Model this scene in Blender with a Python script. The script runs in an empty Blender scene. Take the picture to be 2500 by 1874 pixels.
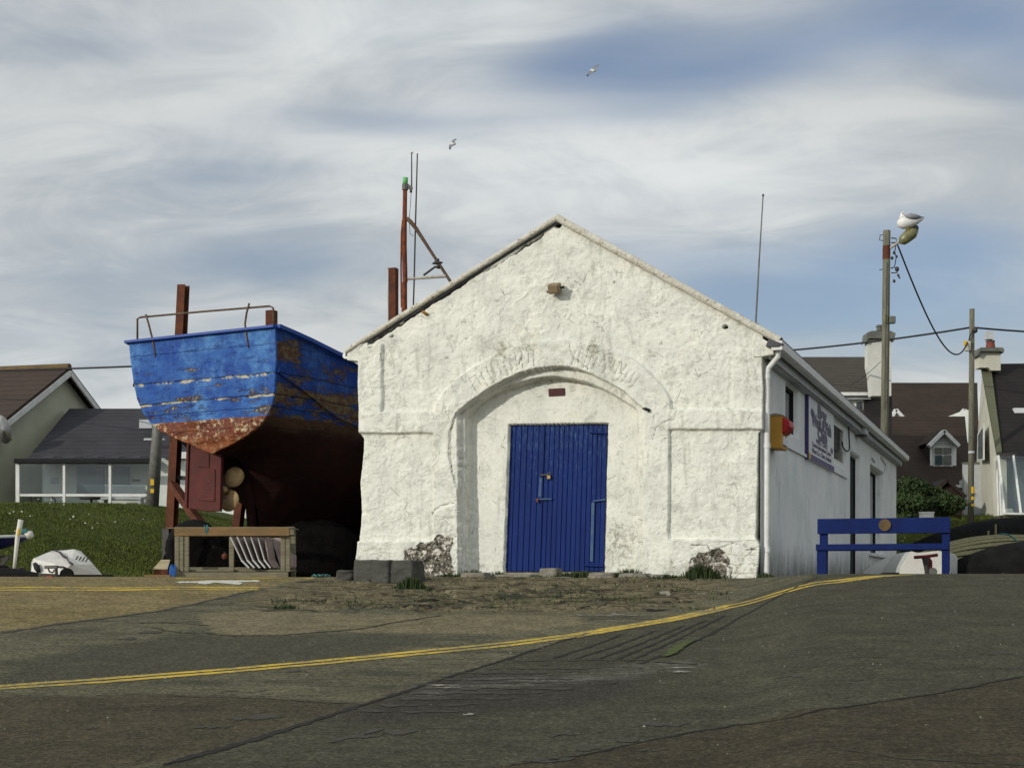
import bpy, math, random
import numpy as np
from mathutils import Vector, Matrix, Euler
random.seed(7); RNG = np.random.default_rng(7)
C = bpy.context.scene.collection
F, HZ, CX = 3600.0, 1425.0, 1250.0      # focal length, eye-level row and centre column of the view, in photo pixels
R = math.radians
# ------------------------------------------------------------------ basic helpers
def P(px, py, d): return Vector(((px-CX)/F*d, d, (HZ-py)/F*d))
MATS = {}
ROOTM = {}
def props(o, label=None, cat=None, group=None, kind=None):
    if label: o['label'] = label
    if cat: o['category'] = cat
    if group: o['group'] = group
    if kind: o['kind'] = kind
    return o
def thing(name, label, cat, loc=(0,0,0), rotz=0.0, group=None, roll=0.0):
    o = bpy.data.objects.new(name, None); C.objects.link(o)
    o.empty_display_size = .2
    o.location = loc; o.rotation_euler = (0, roll, rotz)
    ROOTM[o] = Matrix.Translation(Vector(loc)) @ Euler((0, roll, rotz)).to_matrix().to_4x4()
    return props(o, label, cat, group)
class MB:
    def __init__(s): s.v = []; s.f = []
    def add(s, vs, fs):
        n = len(s.v); s.v += [Vector(v) for v in vs]; s.f += [tuple(i+n for i in f) for f in fs]; return s
    def box(s, c, size, rot=None, taper=1.0):
        x, y, z = size[0]/2, size[1]/2, size[2]/2
        vs = [Vector((a*x*(taper if k>0 else 1), b*y*(taper if k>0 else 1), k*z)) for k in (-1,1) for a,b in ((-1,-1),(1,-1),(1,1),(-1,1))]
        if rot: M = Euler(rot).to_matrix(); vs = [M@v for v in vs]
        c = Vector(c)
        return s.add([v+c for v in vs], [(3,2,1,0),(4,5,6,7),(0,1,5,4),(1,2,6,5),(2,3,7,6),(3,0,4,7)])
    def bb(s, a, b):
        return s.box([(a[i]+b[i])/2 for i in range(3)], [abs(b[i]-a[i]) for i in range(3)])
    def bar(s, a, b, w, h, up=(0,0,1)):
        a = Vector(a); b = Vector(b); d = (b-a).normalized(); u = Vector(up)
        x = d.cross(u)
        if x.length < 1e-4: x = d.cross(Vector((1,0,0)))
        x.normalize(); y = x.cross(d).normalized()
        q = [(-1,-1),(1,-1),(1,1),(-1,1)]
        vs = [p + x*i*w/2 + y*j*h/2 for p in (a,b) for i,j in q]
        return s.add(vs, [(0,1,2,3),(7,6,5,4),(0,4,5,1),(1,5,6,2),(2,6,7,3),(3,7,4,0)])
    def tube(s, pts, r, n=10, caps=True):
        pts = [Vector(p) for p in pts]; rs = r if isinstance(r, (list,tuple)) else [r]*len(pts)
        ref = None; rings = []
        for i, p in enumerate(pts):
            d = (pts[min(i+1,len(pts)-1)] - pts[max(i-1,0)]).normalized()
            if ref is None:
                ref = Vector((0,0,1)) if abs(d.z) < .9 else Vector((1,0,0))
            x = (ref - d*ref.dot(d)).normalized(); ref = x; y = d.cross(x)
            rings.append([p + (x*math.cos(2*math.pi*k/n) + y*math.sin(2*math.pi*k/n))*rs[i] for k in range(n)])
        vs = [v for q in rings for v in q]; fs = []
        for i in range(len(pts)-1):
            for k in range(n):
                a = i*n+k; b = i*n+(k+1)%n; fs.append((a,b,b+n,a+n))
        if caps: fs += [tuple(range(n-1,-1,-1)), tuple((len(pts)-1)*n+k for k in range(n))]
        return s.add(vs, fs)
    def prism(s, poly, ax, a, b):
        """poly of 2D points in the plane across axis ax (0,1,2), from a to b"""
        n = len(poly)
        def mk(p, t):
            l = list(p); l.insert(ax, t); return l
        vs = [mk(p,a) for p in poly] + [mk(p,b) for p in poly]
        return s.add(vs, [tuple(range(n-1,-1,-1)), tuple(range(n,2*n))] + [(i,(i+1)%n,(i+1)%n+n,i+n) for i in range(n)])
    def slab(s, quad, th, nrm=None):
        q = [Vector(p) for p in quad]
        n = Vector(nrm) if nrm else (q[1]-q[0]).cross(q[2]-q[0]).normalized()
        k = len(q); vs = q + [p + n*th for p in q]
        return s.add(vs, [tuple(range(k-1,-1,-1)), tuple(range(k,2*k))] + [(i,(i+1)%k,(i+1)%k+k,i+k) for i in range(k)])
    def ball(s, c, r, nu=12, nv=8, jit=0):
        c = Vector(c); r = Vector(r if hasattr(r,'__len__') else (r,r,r)); vs = []; fs = []
        for j in range(nv+1):
            for i in range(nu):
                th = math.pi*j/nv; ph = 2*math.pi*i/nu; k = 1+random.uniform(-jit,jit)
                vs.append(c+Vector((r.x*math.sin(th)*math.cos(ph), r.y*math.sin(th)*math.sin(ph), r.z*math.cos(th)))*1.0*k if jit==0 else c+Vector((r.x*math.sin(th)*math.cos(ph)*k, r.y*math.sin(th)*math.sin(ph)*k, r.z*math.cos(th)*k)))
        for j in range(nv):
            for i in range(nu):
                a=j*nu+i; b=j*nu+(i+1)%nu; fs.append((a,a+nu,b+nu,b))
        return s.add(vs, fs)
    def build(s, name, mat, parent=None, world=False, smooth=False, bevel=0, sub=0, label=None, recalc=True):
        vs = s.v
        if parent is not None and world:
            M = ROOTM[parent].inverted(); vs = [M @ v for v in vs]
        me = bpy.data.meshes.new(name); me.from_pydata([tuple(v) for v in vs], [], s.f)
        me.materials.append(MATS[mat] if isinstance(mat, str) else mat)
        if recalc:
            import bmesh
            bm = bmesh.new(); bm.from_mesh(me); bmesh.ops.recalc_face_normals(bm, faces=bm.faces); bm.to_mesh(me); bm.free()
        if smooth:
            me.polygons.foreach_set('use_smooth', [True]*len(me.polygons))
        o = bpy.data.objects.new(name, me); C.objects.link(o)
        if parent is not None: o.parent = parent
        if parent is not None: ROOTM[o] = ROOTM[parent]
        if bevel:
            m = o.modifiers.new('b','BEVEL'); m.width = bevel; m.segments = 2; m.limit_method = 'ANGLE'
        if sub:
            m = o.modifiers.new('s','SUBSURF'); m.levels = sub; m.render_levels = sub
        if label: o['label'] = label
        return o
def gridmesh(name, X, Y, Z, mat, parent=None, attrs=None, smooth=True, wrap=False):
    """structured mesh from 2D coordinate arrays"""
    nr, nc = X.shape
    co = np.stack([X, Y, Z], -1).reshape(-1, 3).astype(np.float32)
    i = np.arange(nr-1)[:,None]*nc + np.arange(nc-1)[None,:]
    q = np.stack([i, i+1, i+nc+1, i+nc], -1).reshape(-1)
    me = bpy.data.meshes.new(name); nf = (nr-1)*(nc-1)
    me.vertices.add(nr*nc); me.vertices.foreach_set('co', co.ravel())
    me.loops.add(nf*4); me.loops.foreach_set('vertex_index', q.astype(np.int32))
    me.polygons.add(nf); me.polygons.foreach_set('loop_start', np.arange(0, nf*4, 4, dtype=np.int32))
    me.polygons.foreach_set('use_smooth', np.full(nf, smooth)); me.update(calc_edges=True)
    me.materials.append(MATS[mat])
    for k, a in (attrs or {}).items():
        at = me.attributes.new(k, 'FLOAT', 'POINT'); at.data.foreach_set('value', a.reshape(-1).astype(np.float32))
    o = bpy.data.objects.new(name, me); C.objects.link(o)
    if parent is not None: o.parent = parent
    return o
# ------------------------------------------------------------------ numpy noise and distances
def _h(ix, iy, s):
    n = (ix.astype(np.int64)*374761393 + iy.astype(np.int64)*668265263 + s*1442695041) & 0xffffffff
    n = ((n ^ (n >> 13))*1274126177) & 0xffffffff
    n = (n ^ (n >> 16)) & 0xffffffff
    return n/4294967295.0
def vn(x, y, s=0):
    ix = np.floor(x); iy = np.floor(y); fx = x-ix; fy = y-iy
    fx = fx*fx*(3-2*fx); fy = fy*fy*(3-2*fy)
    a=_h(ix,iy,s); b=_h(ix+1,iy,s); c=_h(ix,iy+1,s); d=_h(ix+1,iy+1,s)
    return (a+(b-a)*fx)*(1-fy) + (c+(d-c)*fx)*fy
def fbm(x, y, s=0, o=4):
    t = 0; a = .5; k = 1
    for i in range(o): t = t + a*vn(x*k, y*k, s+i*17); a *= .5; k *= 2.03
    return t/(1-.5**o)
def vor(x, y, s=0):
    ix = np.floor(x); iy = np.floor(y); f1 = np.full(x.shape, 9.); f2 = f1.copy(); idv = f1.copy()
    for dx in (-1,0,1):
        for dy in (-1,0,1):
            cx = ix+dx; cy = iy+dy
            px = cx+_h(cx,cy,s); py = cy+_h(cx,cy,s+5)
            d = np.hypot(px-x, py-y); r = _h(cx,cy,s+9)
            n1 = d < f1
            f2 = np.where(n1, f1, np.minimum(f2, d)); idv = np.where(n1, r, idv); f1 = np.where(n1, d, f1)
    return f1, f2, idv
def sst(a, b, x):
    t = np.clip((x-a)/(b-a), 0, 1); return t*t*(3-2*t)
def dpoly(x, y, pts, closed=False):
    d = np.full(np.shape(x), 1e9); n = len(pts)
    for i in range(n if closed else n-1):
        ax, ay = pts[i]; bx, by = pts[(i+1)%n]
        L = (bx-ax)**2+(by-ay)**2+1e-12
        t = np.clip(((x-ax)*(bx-ax)+(y-ay)*(by-ay))/L, 0, 1)
        d = np.minimum(d, np.hypot(x-ax-t*(bx-ax), y-ay-t*(by-ay)))
    return d
def inside(x, y, pts):
    r = np.zeros(np.shape(x), bool); n = len(pts)
    for i in range(n):
        ax, ay = pts[i]; bx, by = pts[(i+1)%n]
        if ay == by: continue
        c = ((ay > y) != (by > y)) & (x < (bx-ax)*(y-ay)/(by-ay)+ax)
        r ^= c
    return r
def sdf(x, y, pts):
    d = dpoly(x, y, pts, True); return np.where(inside(x, y, pts), d, -d)
# ------------------------------------------------------------------ materials
class N:
    def __init__(s, name, world=False):
        if world: s.nt = name.node_tree
        else:
            s.m = bpy.data.materials.new(name); s.m.use_nodes = True; s.nt = s.m.node_tree
        s.nt.nodes.clear()
    def n(s, t, **k):
        nd = s.nt.nodes.new(t)
        for a, b in k.items(): setattr(nd, a, b)
        return nd
    def l(s, a, b): s.nt.links.new(a, b)
    def put(s, sock, v):
        if hasattr(v, 'is_output'): s.l(v, sock)
        elif v is not None:
            if hasattr(sock.default_value, '__len__') and not hasattr(v, '__len__'): v = (v,)*len(sock.default_value)
            if hasattr(sock.default_value, '__len__') and len(sock.default_value) == 4 and len(v) == 3: v = (*v, 1)
            sock.default_value = v
    def co(s, which='Object', scale=None, loc=None, rot=None):
        t = s.n('ShaderNodeTexCoord').outputs[which]
        if scale is None and loc is None and rot is None: return t
        m = s.n('ShaderNodeMapping'); s.l(t, m.inputs[0])
        if loc: m.inputs[1].default_value = loc
        if rot: m.inputs[2].default_value = rot
        if scale: m.inputs[3].default_value = scale if hasattr(scale,'__len__') else (scale,)*3
        return m.outputs[0]
    def noise(s, sc, det=5, rough=.6, v=None, dist=0):
        t = s.n('ShaderNodeTexNoise'); t.inputs['Scale'].default_value = sc; t.inputs['Detail'].default_value = det
        t.inputs['Roughness'].default_value = rough; t.inputs['Distortion'].default_value = dist
        if v is not None: s.l(v, t.inputs['Vector'])
        return t.outputs['Fac']
    def vor(s, sc, v=None, feat='F1', out='Distance', rnd=1):
        t = s.n('ShaderNodeTexVoronoi', feature=feat); t.inputs['Scale'].default_value = sc; t.inputs['Randomness'].default_value = rnd
        if v is not None: s.l(v, t.inputs['Vector'])
        return t.outputs[out]
    def ma(s, op, a, b=0, c=None):
        t = s.n('ShaderNodeMath', operation=op); s.put(t.inputs[0], a); s.put(t.inputs[1], b)
        if c is not None: s.put(t.inputs[2], c)
        return t.outputs[0]
    def mr(s, v, a, b, c=0, d=1, smooth=True):
        t = s.n('ShaderNodeMapRange', interpolation_type='SMOOTHSTEP' if smooth else 'LINEAR')
        s.put(t.inputs[0], v); s.put(t.inputs[1], a); s.put(t.inputs[2], b); s.put(t.inputs[3], c); s.put(t.inputs[4], d)
        return t.outputs[0]
    def mix(s, f, a, b, mode='MIX'):
        t = s.n('ShaderNodeMix', data_type='RGBA', blend_type=mode); t.clamp_factor = True
        s.put(t.inputs[0], f); s.put(t.inputs[6], a); s.put(t.inputs[7], b); return t.outputs[2]
    def attr(s, n): return s.n('ShaderNodeAttribute', attribute_name=n).outputs['Fac']
    def xyz(s, v):
        t = s.n('ShaderNodeSeparateXYZ'); s.l(v, t.inputs[0]); return t.outputs
    def done(s, col, rough=.8, bump=None, bs=.3, bd=.02, metal=0, spec=.3, name=None, normal=None):
        b = s.n('ShaderNodeBsdfPrincipled'); o = s.n('ShaderNodeOutputMaterial'); s.l(b.outputs[0], o.inputs[0])
        s.put(b.inputs['Base Color'], col); s.put(b.inputs['Roughness'], rough); s.put(b.inputs['Metallic'], metal)
        s.put(b.inputs['Specular IOR Level'], spec)
        if bump is not None:
            t = s.n('ShaderNodeBump'); t.inputs['Strength'].default_value = bs; t.inputs['Distance'].default_value = bd
            s.l(bump, t.inputs['Height']); s.l(t.outputs[0], b.inputs['Normal'])
        s.b = b
        MATS[name or s.m.name] = s.m; return s.m
def basic(name, c1, c2, sc=6, rough=.8, bs=.3, bd=.01, stretch=None, metal=0, fine=60, c3=None, t3=.62, spec=.3):
    n = N(name); v = n.co('Object', scale=stretch)
    a = n.mr(n.noise(sc, 6, .65, v), .35, .65); col = n.mix(a, c1, c2)
    if c3: col = n.mix(n.mr(n.noise(sc*2.3, 8, .7, v), t3, t3+.08), col, c3)
    f = n.noise(fine, 4, .6, v)
    col = n.mix(.35, col, n.mix(f, (.25,.25,.25), (1,1,1)), 'MULTIPLY') if False else n.mix(n.mr(f,.2,.8,0,.35), col, tuple(x*.55 for x in c1))
    return n.done(col, rough, n.ma('ADD', n.noise(sc*3, 6, .6, v), n.ma('MULTIPLY', f, .4)), bs, bd, metal, spec)
# whitewashed render of the front gable
n = N('whitewash'); v = n.co()
a = n.mix(n.mr(n.noise(2.2,6,.6,v),.35,.65), (.74,.735,.655), (.65,.655,.59))
a = n.mix(n.mr(n.noise(7,8,.7,v),.52,.70,0,.7), a, (.50,.50,.43))
a = n.mix(n.mr(n.noise(1.3,7,.75,v),.58,.7,0,.3), a, (.74,.68,.48))
rs_ = n.mr(n.noise(5.0,8,.75,n.co('Object',scale=(1.6,1.6,.22))),.50,.68,0,.6)
a = n.mix(n.ma('MULTIPLY', rs_, n.mr(n.noise(.8,4,.6,v),.38,.55)), a, (.34,.35,.29))
a = n.mix(n.ma('MULTIPLY', n.mr(n.noise(3.0,9,.85,v),.50,.58), n.mr(n.noise(.9,4,.6,n.co('Object',loc=(5,0,3))),.45,.6,0,.75)), a, (.42,.42,.365))
sp = n.ma('MULTIPLY', n.mr(n.noise(26,7,.85,n.co('Object',scale=(1,1,1.5)),1.8),.575,.64), n.mr(n.noise(2.8,6,.75,v),.44,.60))
a = n.mix(n.ma('MULTIPLY', sp, .85), a, (.16,.15,.12))
# hairline cracks in the paint
cv = n.mix(.12, v, n.n('ShaderNodeTexNoise').outputs['Color'])
ck = n.mr(n.vor(3.1, v=cv, feat='DISTANCE_TO_EDGE'), .0, .012, 1, 0)
ck = n.ma('MULTIPLY', ck, n.mr(n.noise(3.3,3,.6,v),.53,.64))
a = n.mix(n.ma('MULTIPLY', ck, .8), a, (.12,.11,.09))
d = n.mr(n.ma('ADD', n.attr('dirt'), n.ma('MULTIPLY', n.ma('SUBTRACT', n.noise(14,8,.75,v), .5), 2.2)), .40, .95, 0, .85)
a = n.mix(d, a, (.24,.23,.165))
stn = n.mix(n.mr(n.noise(24,7,.8,v),.42,.58), (.022,.020,.017), (.22,.20,.16))
stn = n.mix(n.mr(n.noise(13,6,.7,v),.53,.58), stn, (.60,.57,.50))
m_ = n.mr(n.ma('ADD', n.attr('stone'), n.ma('MULTIPLY', n.ma('SUBTRACT', n.noise(11,8,.8,v), .5), 1.3)), .45, .55)
a = n.mix(m_, a, stn)
a = n.mix(n.mr(n.attr('crack'),.25,.85,0,.9), a, (.06,.055,.045))
hb = n.ma('ADD', n.ma('MULTIPLY', n.noise(9,8,.6,v), 1.0), n.ma('MULTIPLY', n.noise(45,6,.65,v), .35))
hb = n.ma('SUBTRACT', hb, n.ma('MULTIPLY', ck, .25))
n.done(a, .85, n.ma('SUBTRACT', hb, n.ma('MULTIPLY', sp, .5)), 1.0, .022, spec=.12)
n = N('side_render'); v = n.co()
a = n.mix(n.mr(n.noise(1.1,6,.6,v),.35,.65), (.70,.71,.69), (.61,.63,.62))
a = n.mix(n.mr(n.noise(5,8,.7,n.co('Object',scale=(1,1,.35))),.54,.7,0,.55), a, (.34,.37,.36))
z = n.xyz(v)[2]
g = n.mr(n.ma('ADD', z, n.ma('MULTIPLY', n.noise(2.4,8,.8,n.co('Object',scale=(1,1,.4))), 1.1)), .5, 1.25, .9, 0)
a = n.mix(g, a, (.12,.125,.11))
a = n.mix(n.mr(n.attr('dirt'),.3,.9,0,.8), a, (.13,.13,.12))
n.done(a, .85, n.ma('ADD', n.noise(6,8,.6,v), n.ma('MULTIPLY', n.noise(50,4,.6,v),.3)), .7, .02, spec=.15)
basic('white_plastic', (.72,.72,.69), (.6,.6,.57), 5, .45, .1, spec=.4)
basic('white_paint', (.75,.75,.72), (.62,.62,.58), 4, .55, .2)
basic('dull_white', (.50,.52,.53), (.42,.44,.45), 3, .7, .2)
basic('verge_mortar', (.52,.49,.40), (.66,.64,.56), 7, .9, .8, .03, c3=(.13,.12,.08), t3=.57)
basic('slate', (.05,.05,.06), (.085,.085,.10), 3, .6, .3)
basic('mortar_grey', (.45,.43,.38), (.3,.29,.25), 6, .9, .5)
basic('dark_gap', (.012,.012,.014), (.02,.02,.02), 5, .9, .1)
basic('glass_dark', (.015,.02,.025), (.03,.035,.04), 2, .08, 0, spec=.6)
basic('brick_maroon', (.055,.018,.018), (.09,.03,.028), 20, .7, .5, c3=(.4,.3,.28), t3=.68)
basic('lamp_housing', (.20,.15,.08), (.27,.21,.12), 12, .6, .3)
basic('dark_metal', (.035,.032,.03), (.06,.05,.045), 10, .6, .3)
basic('grey_metal', (.17,.17,.15), (.10,.10,.09), 10, .5, .3)
basic('brass', (.30,.20,.08), (.18,.12,.05), 20, .45, .2, metal=.6)
basic('rust', (.20,.055,.02), (.095,.028,.016), 9, .9, .8, .01, c3=(.33,.13,.04), t3=.6)
basic('rust_post', (.13,.042,.018), (.07,.024,.014), 5, .9, .5, .01, c3=(.2,.075,.03), t3=.64)
basic('rusty_white', (.50,.46,.40), (.36,.31,.25), 9, .8, .4, c3=(.14,.05,.025), t3=.56)
basic('rail_rust', (.09,.055,.035), (.15,.10,.07), 14, .8, .5, c3=(.25,.12,.05), t3=.6)
basic('wood_grey', (.22,.20,.13), (.14,.125,.085), 5, .9, .6, .008, stretch=(1,1,6), c3=(.07,.06,.04))
basic('wood_orange', (.22,.13,.05), (.15,.10,.05), 4, .85, .5, .008, stretch=(.5,3,3), c3=(.28,.25,.17), t3=.6)
basic('wood_pale', (.40,.34,.22), (.28,.22,.13), 4, .85, .5, .008, stretch=(.5,3,3))
basic('pole_wood', (.17,.165,.12), (.10,.098,.07), 6, .9, .6, .01, stretch=(3,3,.35), c3=(.06,.035,.02), t3=.58)
basic('panel_pink', (.30,.22,.21), (.40,.35,.32), 6, .8, .5, .008, c3=(.10,.05,.05), t3=.58)
basic('rubber', (.006,.006,.006), (.011,.011,.011), 10, .85, .4, spec=.1)
basic('tarp_black', (.007,.007,.007), (.013,.013,.012), 6, .9, .8, .03, spec=.1)
basic('mound_black', (.004,.004,.004), (.008,.007,.006), 8, .95, 1, .05, spec=.03)  # near-black of the added mounds that stand for shade under the boat
basic('stone_block', (.062,.062,.054), (.095,.093,.08), 3, .95, 1, .03, c3=(.035,.034,.03), t3=.58)
basic('flag_stone', (.27,.25,.20), (.16,.15,.12), 7, .95, .9, .02, c3=(.09,.09,.06))
basic('box_yellow', (.47,.25,.035), (.38,.20,.03), 4, .6, .2)
basic('box_grey', (.30,.26,.20), (.24,.21,.16), 6, .7, .2)
basic('paint_red', (.42,.008,.01), (.30,.006,.008), 4, .45, .1)
basic('red_wine', (.16,.01,.018), (.10,.008,.012), 6, .6, .2)
basic('paint_yellow', (.70,.44,.02), (.60,.36,.02), 6, .6, .2)
basic('sign_white', (.66,.67,.68), (.60,.62,.63), 3, .5, .05)
basic('sign_purple', (.045,.03,.12), (.06,.05,.15), 6, .5, .05)
basic('sign_dark', (.05,.04,.09), (.08,.06,.13), 6, .5, .05)
basic('gull_white', (.78,.77,.74), (.68,.67,.64), 10, .8, .2)
basic('gull_grey', (.27,.28,.30), (.22,.22,.24), 12, .8, .2)
basic('gull_black', (.03,.03,.03), (.05,.045,.04), 12, .8, .2)
basic('gull_beak', (.6,.35,.05), (.5,.3,.05), 12, .6, .1)
basic('cable', (.016,.016,.017), (.022,.022,.022), 8, .6, .1)
basic('lamp_glass', (.21,.20,.09), (.13,.125,.06), 8, .35, .1, spec=.5)
basic('cream_wall', (.52,.52,.39), (.46,.46,.34), 1.5, .9, .3)
basic('white_wall', (.76,.78,.74), (.68,.70,.66), 1.5, .9, .3)
basic('pale_wall', (.58,.56,.47), (.50,.49,.41), 1.5, .9, .3)
basic('chimney_white', (.62,.62,.57), (.52,.52,.48), 1.2, .9, .3)
basic('cap_grey', (.11,.115,.10), (.16,.165,.14), 3, .9, .4)
basic('verge_green', (.105,.11,.065), (.085,.09,.05), 3, .8, .3)
basic('pot_red', (.20,.055,.035), (.15,.04,.03), 8, .8, .3)
basic('blue_plastic', (.02,.12,.42), (.02,.09,.30), 8, .5, .2)
basic('dinghy_blue', (.012,.016,.09), (.01,.01,.05), 6, .4, .1)
basic('hull_white', (.66,.64,.58), (.56,.54,.49), 3, .5, .2, c3=(.30,.2,.1), t3=.68)
basic('dinghy_grey', (.52,.53,.50), (.45,.46,.44), 3, .6, .2)
basic('lath', (.25,.23,.12), (.16,.15,.08), 8, .9, .5, .01, stretch=(3,.5,3), c3=(.42,.38,.28), t3=.6)
basic('rope_teal', (.04,.14,.14), (.06,.18,.17), 20, .8, .5)
basic('red_plastic', (.5,.03,.02), (.4,.02,.02), 8, .5, .2)
basic('propeller', (.44,.31,.15), (.32,.22,.11), 8, .6, .3, c3=(.2,.1,.05), t3=.64)
basic('light_green', (.10,.42,.12), (.2,.55,.2), 8, .3, .1)
basic('foliage', (.028,.05,.012), (.05,.085,.02), 4, .8, .3)
basic('foliage2', (.018,.03,.010), (.035,.055,.015), 4, .8, .3)
basic('grass_blade', (.062,.082,.010), (.115,.140,.018), .7, .8, .1, c3=(.14,.13,.035), t3=.62)
basic('weed', (.022,.040,.010), (.045,.065,.018), 9, .8, .1)
basic('daisy', (.8,.8,.74), (.7,.7,.62), 9, .8, .1)
basic('moss', (.05,.075,.014), (.08,.095,.02), 14, .95, .9, .01)
basic('bench_blue', (.004,.016,.10), (.0035,.012,.075), 6, .6, .2, fine=30, spec=.12)
basic('crack_dark', (.012,.011,.009), (.022,.02,.016), 14, .95, .4)
basic('crack_shade_soft', (.045,.042,.033), (.062,.057,.044), 14, .95, .4)
basic('paint_white_road', (.62,.60,.52), (.5,.48,.4), 14, .8, .3, c3=(.13,.12,.09), t3=.64)
# door planks
n = N('door_blue'); v = n.co()
a = n.mix(n.mr(n.noise(3,6,.6,n.co('Object',scale=(3,3,.4))),.3,.7), (.004,.016,.098), (.005,.021,.128))
a = n.mix(n.mr(n.ma('ADD', n.noise(9,8,.75,n.co('Object',scale=(6,6,.8))), n.ma('MULTIPLY', n.attr('worn'), .18)),.66,.82,0,.65), a, (.07,.14,.24))
a = n.mix(n.mr(n.noise(16,6,.8,n.co('Object',scale=(3,3,.6))),.62,.75,0,.5), a, (.006,.012,.06))
n.done(a, .6, n.noise(25,6,.6,n.co('Object',scale=(4,4,.5))), .35, .006, spec=.12)
# yellow road lines, worn
n = N('line_yellow'); v = n.co()
a = n.mix(n.mr(n.noise(5,6,.7,v),.35,.65), (.62,.43,.035), (.47,.33,.05))
a = n.mix(n.mr(n.ma('ADD', n.ma('MULTIPLY', n.noise(28,8,.8,v),.6), n.ma('MULTIPLY', n.noise(1.7,6,.7,v),.4)),.455,.56,0,.85), a, (.13,.12,.08))
n.done(a, .8, n.noise(60,6,.7,v), .5, .006)
# roof tiles: rows along local z drop
def tiles(name, c1, c2, c3, rows, per=.0):
    n = N(name); v = n.co(); s = n.xyz(v)
    w = n.ma('FRACT', n.ma('MULTIPLY', s[2], rows)); 
    a = n.mix(n.mr(n.noise(1.2,7,.7,v),.35,.65), c1, c2)
    a = n.mix(n.mr(n.noise(4,8,.7,v),.55,.7,0,.7), a, c3)
    a = n.mix(n.mr(n.ma('ADD', w, n.ma('MULTIPLY', n.noise(6,4,.7,v), .25)),.10,.42,.62,0), a, tuple(x*.3 for x in c1))
    n.done(a, .8, w, .8, .05)
tiles('tiles_brown', (.026,.017,.011), (.038,.024,.015), (.018,.013,.009), 6.3)
tiles('tiles_brown_left', (.040,.027,.019), (.052,.034,.024), (.032,.022,.015), 6.0)
tiles('tiles_grey', (.030,.029,.034), (.040,.039,.045), (.045,.042,.042), 8.5)
tiles('tiles_dark', (.012,.0095,.009), (.018,.014,.013), (.011,.009,.009), 7.0)
tiles('tiles_olive', (.052,.045,.034), (.062,.052,.040), (.04,.036,.026), 7.0)
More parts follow.
